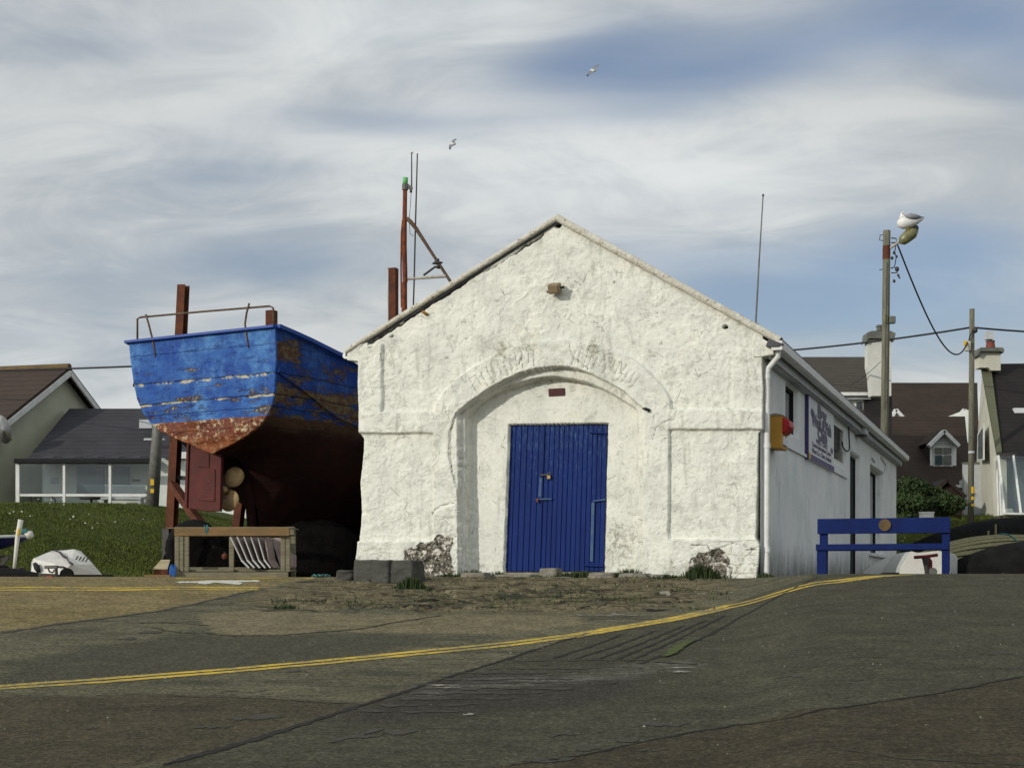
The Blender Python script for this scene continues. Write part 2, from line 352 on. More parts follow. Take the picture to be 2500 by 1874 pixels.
# boat paint: local z is height on the hull; the sides' copy has shade painted in
def hullmat(name, stern):
    n = N(name); v = n.co(); s = n.xyz(v)
    dz = n.ma('ADD', s[2], n.ma('ADD', n.ma('MULTIPLY', n.ma('SUBTRACT', n.noise(1.4,4,.6,v),.5), .06), n.ma('MULTIPLY', n.ma('SUBTRACT', n.noise(7,8,.8,v),.5), .07 if stern else .12)))
    blue = n.mix(n.mr(n.noise(2.2,7,.7,v),.33,.67), (.012,.052,.26) if stern else (.008,.030,.17), (.030,.11,.34) if stern else (.010,.042,.20))
    blue = n.mix(n.mr(n.noise(1.1,8,.75,n.co('Object',scale=(1,1,.8),loc=(2,1,0))),.46,.66,0,.85 if stern else .3), blue, (.10,.26,.52))
    blue = n.mix(n.mr(n.noise(4,8,.8,n.co('Object',scale=(3,3,.35))),.55,.7,0,.45), blue, (.12,.20,.30))
    blue = n.mix(n.mr(n.noise(6,8,.75,n.co('Object',scale=(.6,.6,2.2))),.50,.66,0,.8), blue, (.008,.032,.16))
    low = n.mr(s[2], 3.36, 3.0)
    fl = n.noise(2.6 if stern else 1.7, 9, .78, n.co('Object', scale=(.55,.55,2.0)))
    flm = n.mr(n.ma('ADD', fl, n.ma('MULTIPLY', low, .060 if stern else .075)), .59 if stern else .50, .65 if stern else .575)
    wood = n.mix(n.mr(n.noise(9,8,.75,v),.4,.6), (.07,.032,.018), (.24,.19,.12) if stern else (.13,.095,.05))
    wood = n.mix(n.mr(n.noise(18,5,.7,v),.55,.63), wood, (.52,.46,.33) if stern else (.10,.09,.05))
    c = n.mix(flm, blue, wood)
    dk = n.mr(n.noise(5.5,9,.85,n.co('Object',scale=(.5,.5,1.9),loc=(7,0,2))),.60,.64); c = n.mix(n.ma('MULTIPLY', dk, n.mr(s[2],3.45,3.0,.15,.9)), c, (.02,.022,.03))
    yl = n.mr(n.noise(3.2,6,.75,n.co('Object',scale=(2.5,2.5,.45),loc=(4,0,0))),.62,.72,0,.5)
    c = n.mix(n.ma('MULTIPLY', yl, n.mr(s[2],3.3,2.9)), c, (.19,.20,.04))
    red = n.mix(n.mr(n.noise(3,7,.7,v),.4,.6), (.15,.022,.014), (.21,.065,.014))
    if stern:
        red = n.mix(n.mr(n.noise(5,8,.75,n.co('Object',scale=(1,1,1.5))),.44,.54), red, (.14,.045,.028))
        sh = n.mr(n.ma('ADD', n.noise(9,9,.8,v), n.ma('MULTIPLY', n.noise(1.6,3,.5,v), .25)), .655, .70)
        red = n.mix(sh, red, (.50,.40,.24))
        red = n.mix(n.mr(n.ma('ADD', n.xyz(v)[2], n.ma('MULTIPLY', n.noise(4,6,.8,v), .3)), 2.66, 2.4, 0, .8), red, (.20,.055,.012))
        red = n.mix(n.mr(n.noise(6,8,.8,n.co('Object',scale=(2.5,2.5,.4))),.55,.66,0,.8), red, (.035,.02,.014))
    else:
        red = n.mix(n.mr(n.noise(1.2,6,.7,v),.42,.6), (.016,.005,.004), (.026,.008,.005))  # belly red taken near black, the shade under the hull painted in
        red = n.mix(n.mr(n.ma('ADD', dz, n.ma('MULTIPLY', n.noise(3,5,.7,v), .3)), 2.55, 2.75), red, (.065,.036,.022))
    c = n.mix(n.mr(dz, 2.655, 2.675), red, c)
    # plank seams
    seam = None
    for h, wd, st in ((3.80,.006,.5),(3.335,.010,1),(2.995,.011,1),(2.80,.007,.8),(2.5,.007,.5),(2.3,.007,.5),(2.0,.008,.5),(1.7,.008,.5),(1.4,.008,.5),(1.1,.008,.5)):
        q = n.ma('MULTIPLY', n.mr(n.ma('ABSOLUTE', n.ma('SUBTRACT', dz, h)), wd*.4, wd, 1, 0), st)
        seam = q if seam is None else n.ma('MAXIMUM', seam, q)
    c = n.mix(n.ma('MULTIPLY', seam, n.mr(n.noise(2.1,3,.6,v),.35,.5,.4,.95)), c, (.012,.012,.014))
    if stern:
        pal = n.mr(n.ma('ABSOLUTE', n.ma('SUBTRACT', n.ma('ADD', dz, n.ma('MULTIPLY', n.noise(12,5,.8,v), .035)), 3.33)), .01, .035, 1, 0)
        c = n.mix(n.ma('MULTIPLY', pal, n.mr(n.noise(3.4,4,.7,v),.46,.56)), c, (.50,.44,.30))
        pal = n.mr(n.ma('ABSOLUTE', n.ma('SUBTRACT', n.ma('ADD', dz, n.ma('MULTIPLY', n.noise(12,5,.8,v), .03)), 2.995)), .006, .022, 1, 0)
        c = n.mix(n.ma('MULTIPLY', pal, n.mr(n.noise(2.4,4,.7,v),.46,.54)), c, (.48,.43,.30))
    h = n.ma('SUBTRACT', n.ma('ADD', n.noise(8,8,.7,v), n.ma('MULTIPLY', flm, -.5)), seam)
    n.done(c, .6 if stern else .8, h, .9, .02, spec=.15)
hullmat('stern_paint', True); hullmat('hull_paint_shaded', False)
n = N('cap_blue'); v = n.co()
n.done(n.mix(n.mr(n.noise(5,7,.7,v),.58,.66), (.012,.055,.27), (.03,.08,.20)), .5, n.noise(12,6,.6,v), .3, .01)
basic('rudder_red', (.10,.016,.013), (.065,.012,.009), 4, .7, .5, .01, c3=(.10,.06,.03), t3=.6)
# ground
n = N('ground'); v = n.co()
def msk(a, w=.02, amp=.12, sc=3.0):
    return n.mr(n.ma('ADD', n.attr(a), n.ma('MULTIPLY', n.ma('SUBTRACT', n.noise(sc,8,.75,v), .5), amp)), -w, w)
sp_ = n.noise(90,3,.8,v); sp2 = n.noise(22,7,.75,v); big = n.noise(.55,6,.65,v); med = n.noise(2.4,8,.72,v)
def tone(c1, c2, f=big): return n.mix(n.mr(f,.35,.65), c1, c2)
strv = n.co('Object', scale=(.5,2.2,1))
base = tone((.200,.187,.115), (.25,.228,.138))
base = n.mix(n.mr(n.noise(1.2,9,.78,strv),.48,.62,0,.75), base, (.070,.070,.058))
c = base
left = tone((.37,.29,.125), (.42,.33,.155)); left = n.mix(n.mr(n.noise(2,8,.7,strv),.55,.7,0,.4), left, (.12,.10,.06))
tar = tone((.105,.102,.070), (.132,.128,.083), med); tar = n.mix(n.mr(n.noise(1.6,9,.8,strv),.48,.62,0,.75), tar, (.070,.068,.046))
rock = tone((.24,.20,.115), (.32,.27,.155), med); rock = n.mix(n.mr(n.noise(3.4,9,.75,n.co('Object',scale=(.5,1.6,1))),.5,.6), rock, (.07,.055,.04))
rock = n.mix(n.mr(n.noise(9,9,.8,n.co('Object',scale=(.4,1.8,1))),.64,.7,0,.8), rock, (.24,.21,.16))
brn = tone((.078,.064,.038), (.115,.096,.058), med); brn = n.mix(n.mr(n.noise(2.2,9,.8,strv),.5,.62,0,.8), brn, (.05,.036,.026))
bl = tone((.135,.115,.070), (.105,.088,.053), med); bl = n.mix(n.mr(n.noise(1.5,8,.75,strv),.5,.66,0,.6), bl, (.06,.045,.033))
sandy = tone((.31,.265,.15), (.35,.30,.175))
c = n.mix(msk('bl',.12,.5,1.5), c, bl)
c = n.mix(msk('sand',.06,.4,2), c, sandy)
c = n.mix(msk('dark',.15,.7,1.5), c, (.120,.118,.080))
c = n.mix(msk('rock',.05,.7,2.2), c, rock)
c = n.mix(msk('left',.012,.06), c, left)
c = n.mix(msk('tar',.012,.05), c, tar)
c = n.mix(n.ma('MULTIPLY', msk('purple',.15,.6,1.2), .7), c, (.055,.044,.045))
c = n.mix(n.ma('MULTIPLY', msk('pale',.12,.6,1.6), n.mr(n.noise(4,8,.8,n.co('Object',scale=(.15,3,1))),.45,.58)), c, (.27,.26,.22))
c = n.mix(msk('brn',.03,.14), c, brn)
gr = tone((.075,.115,.014), (.11,.145,.022), med)
c = n.mix(msk('grass',.12,.5,2.5), c, gr)
c = n.mix(n.ma('MULTIPLY', msk('moss',.05,.45,3), n.mr(n.noise(7,7,.8,v),.5,.6)), c, (.055,.068,.016))
sp3 = n.noise(38,4,.75,v)
c = n.mix(n.mr(n.noise(3.1,9,.82,v),.42,.58,.34,0), c, (.050,.047,.032))
c = n.mix(n.mr(n.noise(.9,8,.8,n.co('Object',scale=(.6,1.6,1),loc=(9,4,0))),.54,.66,0,.22), c, (.25,.225,.14))
c = n.mix(n.mr(sp2,.38,.62,.55,0), c, (.028,.026,.019))
c = n.mix(n.mr(sp3,.36,.55,.65,0), c, (.026,.024,.018))
c = n.mix(n.mr(sp3,.56,.70,0,.45), c, (.25,.235,.17))
c = n.mix(n.mr(sp_,.25,.5,.5,0), c, (.03,.029,.022))
c = n.mix(n.ma('MULTIPLY', n.mr(n.vor(26,v),.07,.11,1,0), n.mr(n.noise(5,4,.6,v),.48,.6,0,.6)), c, (.40,.38,.30))
c = n.mix(n.mr(n.vor(60,v),.10,.17,.5,0), c, (.24,.23,.18))
hh = n.ma('ADD', n.ma('MULTIPLY', sp_, .6), n.ma('ADD', n.ma('MULTIPLY', sp2, 1.0), n.ma('MULTIPLY', med, .4)))
n.done(c, .95, hh, 1.0, .016, spec=.08)
# glass with a faint interior
n = N('pane'); gl = n.n('ShaderNodeBsdfGlossy'); gl.inputs[1].default_value = .03; gl.inputs[0].default_value = (.9,.95,1,1)
tr = n.n('ShaderNodeBsdfTransparent'); tr.inputs[0].default_value = (.93,.96,.95,1)
mx = n.n('ShaderNodeMixShader'); mx.inputs[0].default_value = .045; n.l(tr.outputs[0], mx.inputs[1]); n.l(gl.outputs[0], mx.inputs[2])
o_ = n.n('ShaderNodeOutputMaterial'); n.l(mx.outputs[0], o_.inputs[0]); MATS['pane'] = n.m
# ------------------------------------------------------------------ world, sun, camera
w = bpy.data.worlds.new('World'); C_ = bpy.context.scene; C_.world = w; w.use_nodes = True
SUN_EL, SUN_AZ = 18.5, 231.0
n = N(w, world=True)
sky = n.n('ShaderNodeTexSky', sky_type='NISHITA'); sky.sun_disc = False
sky.sun_elevation = R(SUN_EL); sky.sun_rotation = R(SUN_AZ); sky.air_density = 1.3; sky.dust_density = .6; sky.ozone_density = 3.0
dv = n.co('Generated'); sx, sy, sz = n.xyz(dv)[0], n.xyz(dv)[1], n.xyz(dv)[2]
up = n.ma('ADD', n.ma('MAXIMUM', sz, 0), .30)
cmb = n.n('ShaderNodeCombineXYZ'); n.l(n.ma('DIVIDE', sx, up), cmb.inputs[0]); n.l(n.ma('DIVIDE', sy, up), cmb.inputs[1])
mp = n.n('ShaderNodeMapping'); n.l(cmb.outputs[0], mp.inputs[0]); mp.inputs[2].default_value = (0,0,R(-24)); mp.inputs[3].default_value = (1.0,1.7,1); mp.inputs[1].default_value = (3.1,1.7,0)
n1 = n.noise(1.3, 6, .46, mp.outputs[0], .9); n2 = n.noise(4.2, 8, .60, mp.outputs[0], 1.1)
def blob(ax, az, rx, rz, rot=0):
    """soft region of clear sky around a compass bearing (ax) and height (az), as tangents"""
    s_, c_ = math.sin(rot), math.cos(rot)
    ys = n.ma('MAXIMUM', sy, .05)
    x = n.ma('SUBTRACT', n.ma('DIVIDE', sx, ys), ax); z = n.ma('SUBTRACT', n.ma('DIVIDE', sz, ys), az)
    a = n.ma('DIVIDE', n.ma('ADD', n.ma('MULTIPLY', x, c_), n.ma('MULTIPLY', z, s_)), rx)
    b = n.ma('DIVIDE', n.ma('SUBTRACT', n.ma('MULTIPLY', z, c_), n.ma('MULTIPLY', x, s_)), rz)
    q = n.ma('ADD', n.ma('MULTIPLY', a, a), n.ma('MULTIPLY', b, b))
    return n.ma('EXPONENT', n.ma('MULTIPLY', q, -1))
T = lambda px, py: ((px-CX)/F, (HZ-py)/F)
clear = None
for (px,py,rx,ry,rot,wt) in ((1760,150,620,130,.10,.62),(1620,260,480,110,.15,.55),(2350,40,420,120,-.1,.8),(1430,120,240,70,.2,.5),(940,300,320,60,-.10,.60),(620,640,360,80,.05,.55),(480,330,460,90,.0,.50),(300,120,400,60,.05,.35),
                    (1720,680,420,110,-.10,.75),(2230,620,330,90,.0,.60),(2050,760,500,70,.0,.6),(1650,800,300,40,.0,.4),(150,820,300,50,0,.3),(650,430,260,40,.1,.3),(1500,450,760,130,-.04,-.55),(1050,60,420,120,.1,-.5),(2250,380,420,130,-.15,-.35),(950,520,500,90,.1,-.25)):
    b = n.ma('MULTIPLY', blob(*T(px,py), rx/F, ry/F, rot), wt)
    clear = b if clear is None else n.ma('ADD', clear, b)
cl = n.ma('ADD', n.ma('MULTIPLY', n.ma('ADD', n.ma('MULTIPLY', n1, .82), n.ma('MULTIPLY', n2, .18)), 1.5), -.02)
cl = n.ma('SUBTRACT', cl, n.ma('MULTIPLY', n.ma('MULTIPLY', clear, n.ma('ADD', n.ma('MULTIPLY', n2, 1.2), .4)), .55))
cm = n.mr(cl, .09, .86, .15, .97)
white = n.mix(n.mr(n.ma('ADD', n.ma('MULTIPLY', n2, .5), n.ma('MULTIPLY', n1, .5)), .38, .66), (5.0,5.42,5.7), (7.15,7.4,7.35))
brt = n.ma('ADD', n.ma('MULTIPLY', blob(*T(1500,430), 900/F, 200/F, -.03), .26), n.ma('MULTIPLY', blob(*T(1050,40), 500/F, 130/F, .1), .24))
lowg = n.ma('ADD', n.mr(sz, .0, .30, 1.08, .94), brt)
whv = n.n('ShaderNodeVectorMath', operation='SCALE'); n.l(white, whv.inputs[0]); n.l(lowg, whv.inputs['Scale'])
skb = n.n('ShaderNodeVectorMath', operation='MULTIPLY'); n.l(sky.outputs[0], skb.inputs[0]); skb.inputs[1].default_value = (.98,.94,1.08)
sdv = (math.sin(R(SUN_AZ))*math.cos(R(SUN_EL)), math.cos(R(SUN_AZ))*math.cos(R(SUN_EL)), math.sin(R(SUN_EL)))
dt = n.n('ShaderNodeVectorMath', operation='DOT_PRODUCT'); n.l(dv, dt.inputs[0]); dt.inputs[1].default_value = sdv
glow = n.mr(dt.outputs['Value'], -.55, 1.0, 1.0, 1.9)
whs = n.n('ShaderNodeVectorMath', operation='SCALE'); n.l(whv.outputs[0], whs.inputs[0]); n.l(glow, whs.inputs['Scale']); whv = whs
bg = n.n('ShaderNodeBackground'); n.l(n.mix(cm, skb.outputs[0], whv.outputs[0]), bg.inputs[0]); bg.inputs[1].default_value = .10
n.l(bg.outputs[0], n.n('ShaderNodeOutputWorld').inputs[0])
sd = bpy.data.lights.new('sun', 'SUN'); sd.energy = 2.7; sd.angle = R(.8); sd.color = (1.0, .945, .84)
so = bpy.data.objects.new('sun', sd); C.objects.link(so)
e = R(SUN_EL); az = R(SUN_AZ); sdir = Vector((math.sin(az)*math.cos(e), math.cos(az)*math.cos(e), math.sin(e)))
so.rotation_euler = (-sdir).to_track_quat('-Z','Y').to_euler(); so.location = sdir*40
cam = bpy.data.cameras.new('camera'); cam.sensor_width = 36; cam.lens = 36*F/2500; cam.shift_y = (HZ-937)/2500; cam.clip_end = 3000; cam.clip_start = .1
co_ = bpy.data.objects.new('camera', cam); C.objects.link(co_); co_.rotation_euler = (R(90),0,0); C_.camera = co_
vs = C_.view_settings; vs.view_transform = 'Standard'; vs.look = 'None'; vs.gamma = 1; vs.exposure = -0.15
# ------------------------------------------------------------------ terrain
def terr(X, Y):
    X = np.asarray(X, float); Y = np.asarray(Y, float)
    d = np.maximum(Y, .5); k = X/np.maximum(d, 5.0)
    right = sst(.14, .215, k)
    ramp = -1.6 + (.0857 + .0127*right)*Y
    e1 = np.interp(k, [-.8,-.347,-.236,-.169,-.136,-.10], [8,13.4,15.4,18.0,19.6,60])
    ramp = ramp + np.clip(.030*(Y-e1), 0, .10)
    cap = np.interp(k, [-.35,-.136,-.09,.12,.17,.208], [.10,.095,.085,.078,.09,.128])
    a = 40.0
    z = cap - np.log1p(np.exp(np.clip((cap-ramp)*a, -50, 50)))/a
    z = z - .03*sst(18.2, 20.5, Y)*right
    # grass bank on the left behind the road
    xl = -6.6 + .364*(Y-24)
    q = .94*(xl - X)
    q = np.minimum(q, (Y-20.6)*1.2)
    plat = .0556*np.minimum(Y, 33.0) - .05
    z = z + (plat-.1)*(.35*sst(-.3, 4.8, q)+.65*np.clip((q+.1)/4.9,0,1))*(Y > 15)
    # rising ground behind the sheds on the right
    z = z + 1.95*sst(38.5, 46, Y)*sst(-6, 2, X)
    z = z + .005*(fbm(X*1.3, Y*1.3, 3, 3)-.5)*sst(3, 6, Y)
    # lumpy strip of rock and old concrete in front of the shed
    wn = sst(15.0, 15.8, Y + .5*(fbm(X*.9, Y*.9, 13, 2)-.5))*sst(-2.9, -2.3, X)*sst(.2, -.3, X-.13*Y)*sst(22.5, 21.5, Y)
    f1_, f2_, id_ = vor(X*1.9+.5*fbm(X*2, Y*2, 15, 2), Y*3.4, 19)
    z = z + wn*(.05*(id_-.5) - .045*sst(.16, .02, f2_-f1_) + .02*(fbm(X*5, Y*5, 23, 3)-.5))
    return z
def G(px, py, dmin=5.2, dmax=60):
    """where the line of sight through a photo point meets the ground"""
    ds = np.linspace(dmin, dmax, 4000); rx = (px-CX)/F; rz = (HZ-py)/F
    g = terr(rx*ds, ds) - rz*ds
    i = np.argmax(g >= 0) if (g >= 0).any() else len(ds)-1
    d = ds[i]
    if i > 0 and g[i] >= 0: d = ds[i-1] + (ds[i]-ds[i-1])*(-g[i-1])/(g[i]-g[i-1]+1e-12)
    return Vector((rx*d, d, float(terr(rx*d, d))))
def gz(x, y): return float(terr(x, y))
def G2(pts): return [tuple(G(*p)[:2]) for p in pts]
def axis(segs):
    out = [segs[0][0]]
    for a, b, st in segs:
        m = max(1, int(round((b-a)/st))); out += list(a+(b-a)*(np.arange(m)+1)/m)
    return np.array(out)
xs = axis([(-900,-150,75),(-150,-40,8),(-40,-14,1.0),(-14,-9,.25),(-9,9,.06),(9,14,.25),(14,40,1.0),(40,150,8),(150,900,75)])
ys = axis([(-300,-20,35),(-20,0,2),(0,5,.4),(5,24,.06),(24,34,.2),(34,50,.5),(50,110,5),(110,1200,90)])
Xg, Yg = np.meshgrid(xs, ys); Zg = terr(Xg, Yg)
left_poly = G2([(0,1545),(150,1522),(400,1490),(520,1463),(640,1436),(700,1422),(760,1412)]) 
left_poly = [(-60,4.)] + [(left_poly[0][0]-8, left_poly[0][1]-5.0)] + left_poly + [(left_poly[-1][0]+.6,40.),(-60,40.)]
CRE = [(150,1985),(400,1866),(640,1800),(800,1747),(960,1697),(1100,1650),(1227,1612),(1329,1578)]
cre_w = G2([(x, min(y,1874)) for x, y in CRE[1:]])
tar_edge = [(cre_w[0][0]-3.2, cre_w[0][1]-2.4)] + cre_w + G2([(1400,1556),(1500,1527),(1640,1507),(1760,1480),(1850,1448),(1930,1425),(1985,1409)])
tar_poly = tar_edge + [(tar_edge[-1][0]+1.5,30.),(70.,30.),(70.,-20.),(-12.,-20.)]
rock_poly = G2([(640,1436),(700,1424),(760,1414),(900,1416),(1250,1416),(1600,1417),(1860,1414),(1930,1412),(1800,1440),(1690,1470),(1560,1492),(1400,1497),(1180,1496),(1000,1490),(880,1478),(800,1490),(640,1487),(570,1470)])
rock_poly2 = rock_poly[:2] + [(rock_poly[2][0],21.5),(rock_poly[7][0]-.4,20.6)] + rock_poly[8:]
sand_poly = G2([(480,1500),(620,1488),(900,1497),(1200,1500),(1400,1502),(1430,1520),(1250,1545),(1000,1545),(800,1540),(640,1552),(520,1548)])
dark_poly = G2([(0,1620),(260,1575),(480,1535),(560,1555),(900,1545),(1100,1556),(800,1620),(400,1660),(0,1672)])
bl_poly = G2([(0,1700),(420,1692),(640,1704),(860,1716),(905,1722),(800,1747),(640,1800),(400,1860),(300,1870)]) + [(-6,5.2),(-9,8)]
brn_poly = G2([(1180,1872),(1400,1845),(1580,1812),(1790,1772),(2100,1722),(2300,1690),(2500,1652)]) + [(12,11.5),(14,0),(-.5,0),(-.6,6.4)]
pur_poly = G2([(1100,1650),(1250,1640),(1440,1650),(1600,1640),(1560,1690),(1400,1730),(1100,1745),(900,1770),(820,1760),(960,1700)])
pale_poly = G2([(1030,1672),(1200,1650),(1500,1628),(1680,1610),(1740,1625),(1560,1650),(1350,1668),(1150,1690),(1020,1700)])
moss_poly = G2([(800,1478),(880,1462),(1300,1440),(1650,1450),(1560,1475),(1250,1478),(1000,1472),(900,1490)])
m0 = (np.abs(Xg) < 40) & (Yg > -5) & (Yg < 60)
def att(poly):
    a = np.full(Xg.shape, -5.0); a[m0] = sdf(Xg[m0], Yg[m0], poly); return np.clip(a, -5, 5)
xl_ = -6.6 + .364*(Yg-24); q_ = np.minimum(.94*(xl_-Xg), Yg-20.7)
gr_ = np.where(Yg > 15, np.maximum(q_, np.where((Yg > 38)&(Xg > -8), Yg-38.5, -5)), -5)
gr_ = np.maximum(gr_, np.where(Yg > 60, 5, -5)); gr_ = np.where(np.abs(Xg) > 60, 5, gr_)
zg = gridmesh('ground', Xg, Yg, Zg, 'ground', attrs=dict(left=att(left_poly), tar=att(tar_poly), rock=att(rock_poly2), sand=att(sand_poly), dark=att(dark_poly),
     bl=att(bl_poly), brn=att(brn_poly), purple=att(pur_poly), pale=att(pale_poly), moss=att(moss_poly), grass=np.clip(gr_, -5, 5)))
props(zg, kind='structure')
def ribbon(name, pts, wd, mat, jit=0.0, lift=.004, step=.10, wj=.0, ends=True, mb=None, smooth_pts=True):
    """a strip laid on the ground along world points"""
    pw = [Vector((p[0], p[1], 0)) for p in pts]
    out = []
    for a, b in zip(pw[:-1], pw[1:]):
        m = max(1, int((b-a).length/step)); out += [a+(b-a)*i/m for i in range(m)]
    out.append(pw[-1])
    vs = []; fs = []
    ph = random.uniform(0,50)
    for i, p in enumerate(out):
        d = (out[min(i+1,len(out)-1)]-out[max(i-1,0)]).normalized(); nrm = Vector((-d.y, d.x, 0))
        c = p + nrm*jit*(float(fbm(np.array([i*.35+ph]), np.array([ph]), 5, 3)[0])-.5)*2
        wv = (wd(i/(len(out)-1)) if callable(wd) else wd)*(1+wj*(random.random()-.5)*2)/2
        for s in (-1, 1):
            q = c + nrm*wv*s*(1+wj*random.uniform(-.4,.4)); vs.append(Vector((q.x, q.y, gz(q.x, q.y)+lift)))
    for i in range(len(out)-1): fs.append((2*i, 2*i+2, 2*i+3, 2*i+1))
    own = mb is None; mb = mb or MB(); mb.add(vs, fs)
    if own: return props(mb.build(name, mat, recalc=False), kind='structure')
# double yellow lines
yl = [(-200,1690),(0,1674.5),(240,1658),(565,1632.5),(900,1602),(1250,1567.5),(1408,1547.5),(1645,1507.5),(1780,1477),(1900,1446),(2041,1417),(2120,1407.5),(2190,1403.5)]
y2 = [(-200,1697.5),(0,1681),(240,1665.5),(565,1639.5),(900,1609),(1250,1574.5),(1408,1553.5),(1645,1513.5),(1780,1483.5),(1900,1452),(2041,1422.5),(2140,1408.5),(2230,1403)]
mb = MB()
for L in (yl, y2):
    pw = [G(*p, dmax=17.9) for p in L]; ribbon('', [(p.x,p.y) for p in pw], .095, None, jit=.006, wj=.12, mb=mb, step=.06)
props(mb.build('yellow_road_lines', 'line_yellow', recalc=False), kind='structure')
mb = MB()
for yy, off in ((1435.0,0),(1440.2,0)):
    pw = [G(x, y) for x, y in ((-300,yy+2),(0,yy),(300,yy),(560,yy-.6),(632,yy-1.4))]
    ribbon('', [(p.x,p.y) for p in pw], .12, None, jit=.006, wj=.1, mb=mb, step=.1)
pw = [G(x, y) for x, y in ((430,1412.2),(560,1411.8),(690,1410.8),(768,1410.0))]
ribbon('', [(p.x,p.y) for p in pw], .10, None, jit=.01, wj=.1, mb=mb, step=.1)
props(mb.build('yellow_kerb_lines', 'line_yellow', recalc=False), kind='structure')
mb = MB()
for L, wd in (([(432,1422),(520,1420),(600,1419),(628,1418.5)],.14),([(500,1417.8),(560,1418),(632,1417.4)],.10),([(470,1421),(520,1421.2),(560,1422.2),(590,1423)],.12),([(490,1425.5),(505,1421)],.2),([(566,1426),(585,1421.5)],.16)):
    pw = [G(*p) for p in L]; ribbon('', [(p.x,p.y) for p in pw], wd, None, jit=.03, wj=.5, mb=mb, step=.05, lift=.006)
props(mb.build('white_road_marking', 'paint_white_road', recalc=False), kind='structure')
# cracks and joints in the concrete, with a painted crease shadow
mb = MB(); mb2 = MB()
def crk(L, w1, jit=.03, soft=False, wj=.6):
    pw = [G(x, min(y, 1873)) for x, y in L]; w2 = (lambda t: w1(t)*1.1) if callable(w1) else w1*1.1; ribbon('', [(p.x,p.y) for p in pw], w2, None, jit=jit, wj=wj, mb=(mb2 if soft else mb), step=.05)
crk([(400,1866),(640,1800),(800,1747),(960,1697),(1100,1650),(1227,1612),(1329,1578)], lambda t: .05-.02*t, .015)
crk([(1329,1578),(1400,1556),(1440,1545)], .018, .01)
crk([(1560,1621),(1640,1590),(1698,1565),(1800,1510),(1893,1459),(1950,1430),(1999,1409)], .030, .015)
crk([(0,1545),(150,1522),(400,1490),(520,1463),(640,1437)], .05, .04, True)  # road-edge joint, darkened to paint the shadow in its crease
crk([(340,1521),(400,1520),(470,1524),(512,1527)], .03, .04); crk([(370,1532),(430,1543),(490,1545)], .02, .04)
crk([(500,1545),(560,1552),(640,1552),(700,1550),(780,1543),(880,1535),(960,1520),(1080,1501)], .026, .04)
crk([(400,1698),(500,1702),(640,1705),(800,1716),(880,1718)], .014, .02)
for i, (a, b) in enumerate([((1350,1607),(1520,1548)),((1405,1608),(1600,1540)),((1455,1610),(1668,1528)),((1495,1613),(1722,1514)),((1532,1616),(1770,1502))]):
    crk([a, ((a[0]+b[0])/2, (a[1]+b[1])/2+3), b], .026, .015, False, .8)
for y0, x0, x1, wd in ((1612,1240,1600,.035),(1632,1190,1570,.03),(1642,1110,1440,.03),(1658,1085,1420,.04),(1668,1060,1350,.035),(1682,1040,1400,.05),(1694,1000,1330,.04),(1706,980,1260,.05),(1720,930,1180,.05),(1738,860,1120,.05)):
    k = 9; crk([(x0+(x1-x0)*i/k, y0+random.uniform(-2,2)-(x1-x0)*i/k*.006) for i in range(k+1)], wd, .04, True, .9)
crk([(1600,1615),(1640,1618),(1700,1622)], .03, .03)
crk([(1250,1868),(1400,1846),(1580,1810),(1700,1786),(1790,1770),(1950,1748),(2100,1720),(2300,1690),(2500,1652)], .018, .03, False)
crk([(1700,1612),(1900,1606),(2080,1605),(2250,1600),(2500,1596)], .012, .05, True)
crk([(800,1812),(870,1795),(930,1778)], .05, .03, True); crk([(2060,1830),(2200,1850),(2500,1868)], .014, .03, True)
crk([(900,1487),(940,1478),(990,1470),(1040,1462),(1090,1458)], .02, .05); crk([(640,1490),(720,1489),(800,1491)], .02, .05)
for i in range(46):
    x = random.uniform(880,1640); y = random.uniform(1436,1494); l = random.uniform(30,120)
    if y > 1432+ (x < 950)*30: crk([(x,y),(x+l*.5,y+random.uniform(-2,2)),(x+l,y+random.uniform(-3,3))], random.uniform(.012,.035), .05, random.random()<.4)
for (x,y,l,wd) in ((1410,1830,70,.10),(1500,1808,60,.06),(1560,1832,40,.05),(930,1790,90,.09),(860,1800,60,.06),(1270,1860,140,.05),(700,1640,50,.04),(330,1545,80,.06),(280,1560,60,.05),(560,1755,120,.10),(470,1775,90,.06),(1890,1655,70,.04),(1560,1770,120,.07),(1330,1795,80,.04)):
    k = 6; crk([(x+l*i/k, y+random.uniform(-3,3)-l*.05*i/k) for i in range(k+1)], lambda t, wd=wd: wd*(.25+math.sin(math.pi*t)), .05, True, .9)
for i in range(22):
    x = random.uniform(0,2500); y = random.uniform(1450+max(0,(600-x))*.22,1860); l = random.uniform(15,70)
    crk([(x,y),(x+l*.5,y+random.uniform(-2,2)-l*.03),(x+l,y+random.uniform(-3,2)-l*.06)], random.uniform(.008,.022), .04, True, .9)
props(mb.build('pavement_cracks', 'crack_dark', recalc=False), kind='structure')
props(mb2.build('pavement_seams_and_shadow', 'crack_shade_soft', recalc=False), kind='structure')
mb = MB()
pw = [G(*p) for p in ((1622,1604),(1640,1593),(1662,1578),(1690,1566),(1703,1563))]
ribbon('', [(p.x,p.y) for p in pw], lambda t: .10*math.sin(math.pi*min(1,t*.8+.15)), None, jit=.02, wj=.4, mb=mb, lift=.012, step=.04)
props(mb.build('moss_strip', 'moss', recalc=False), kind='stuff')
mb = MB()
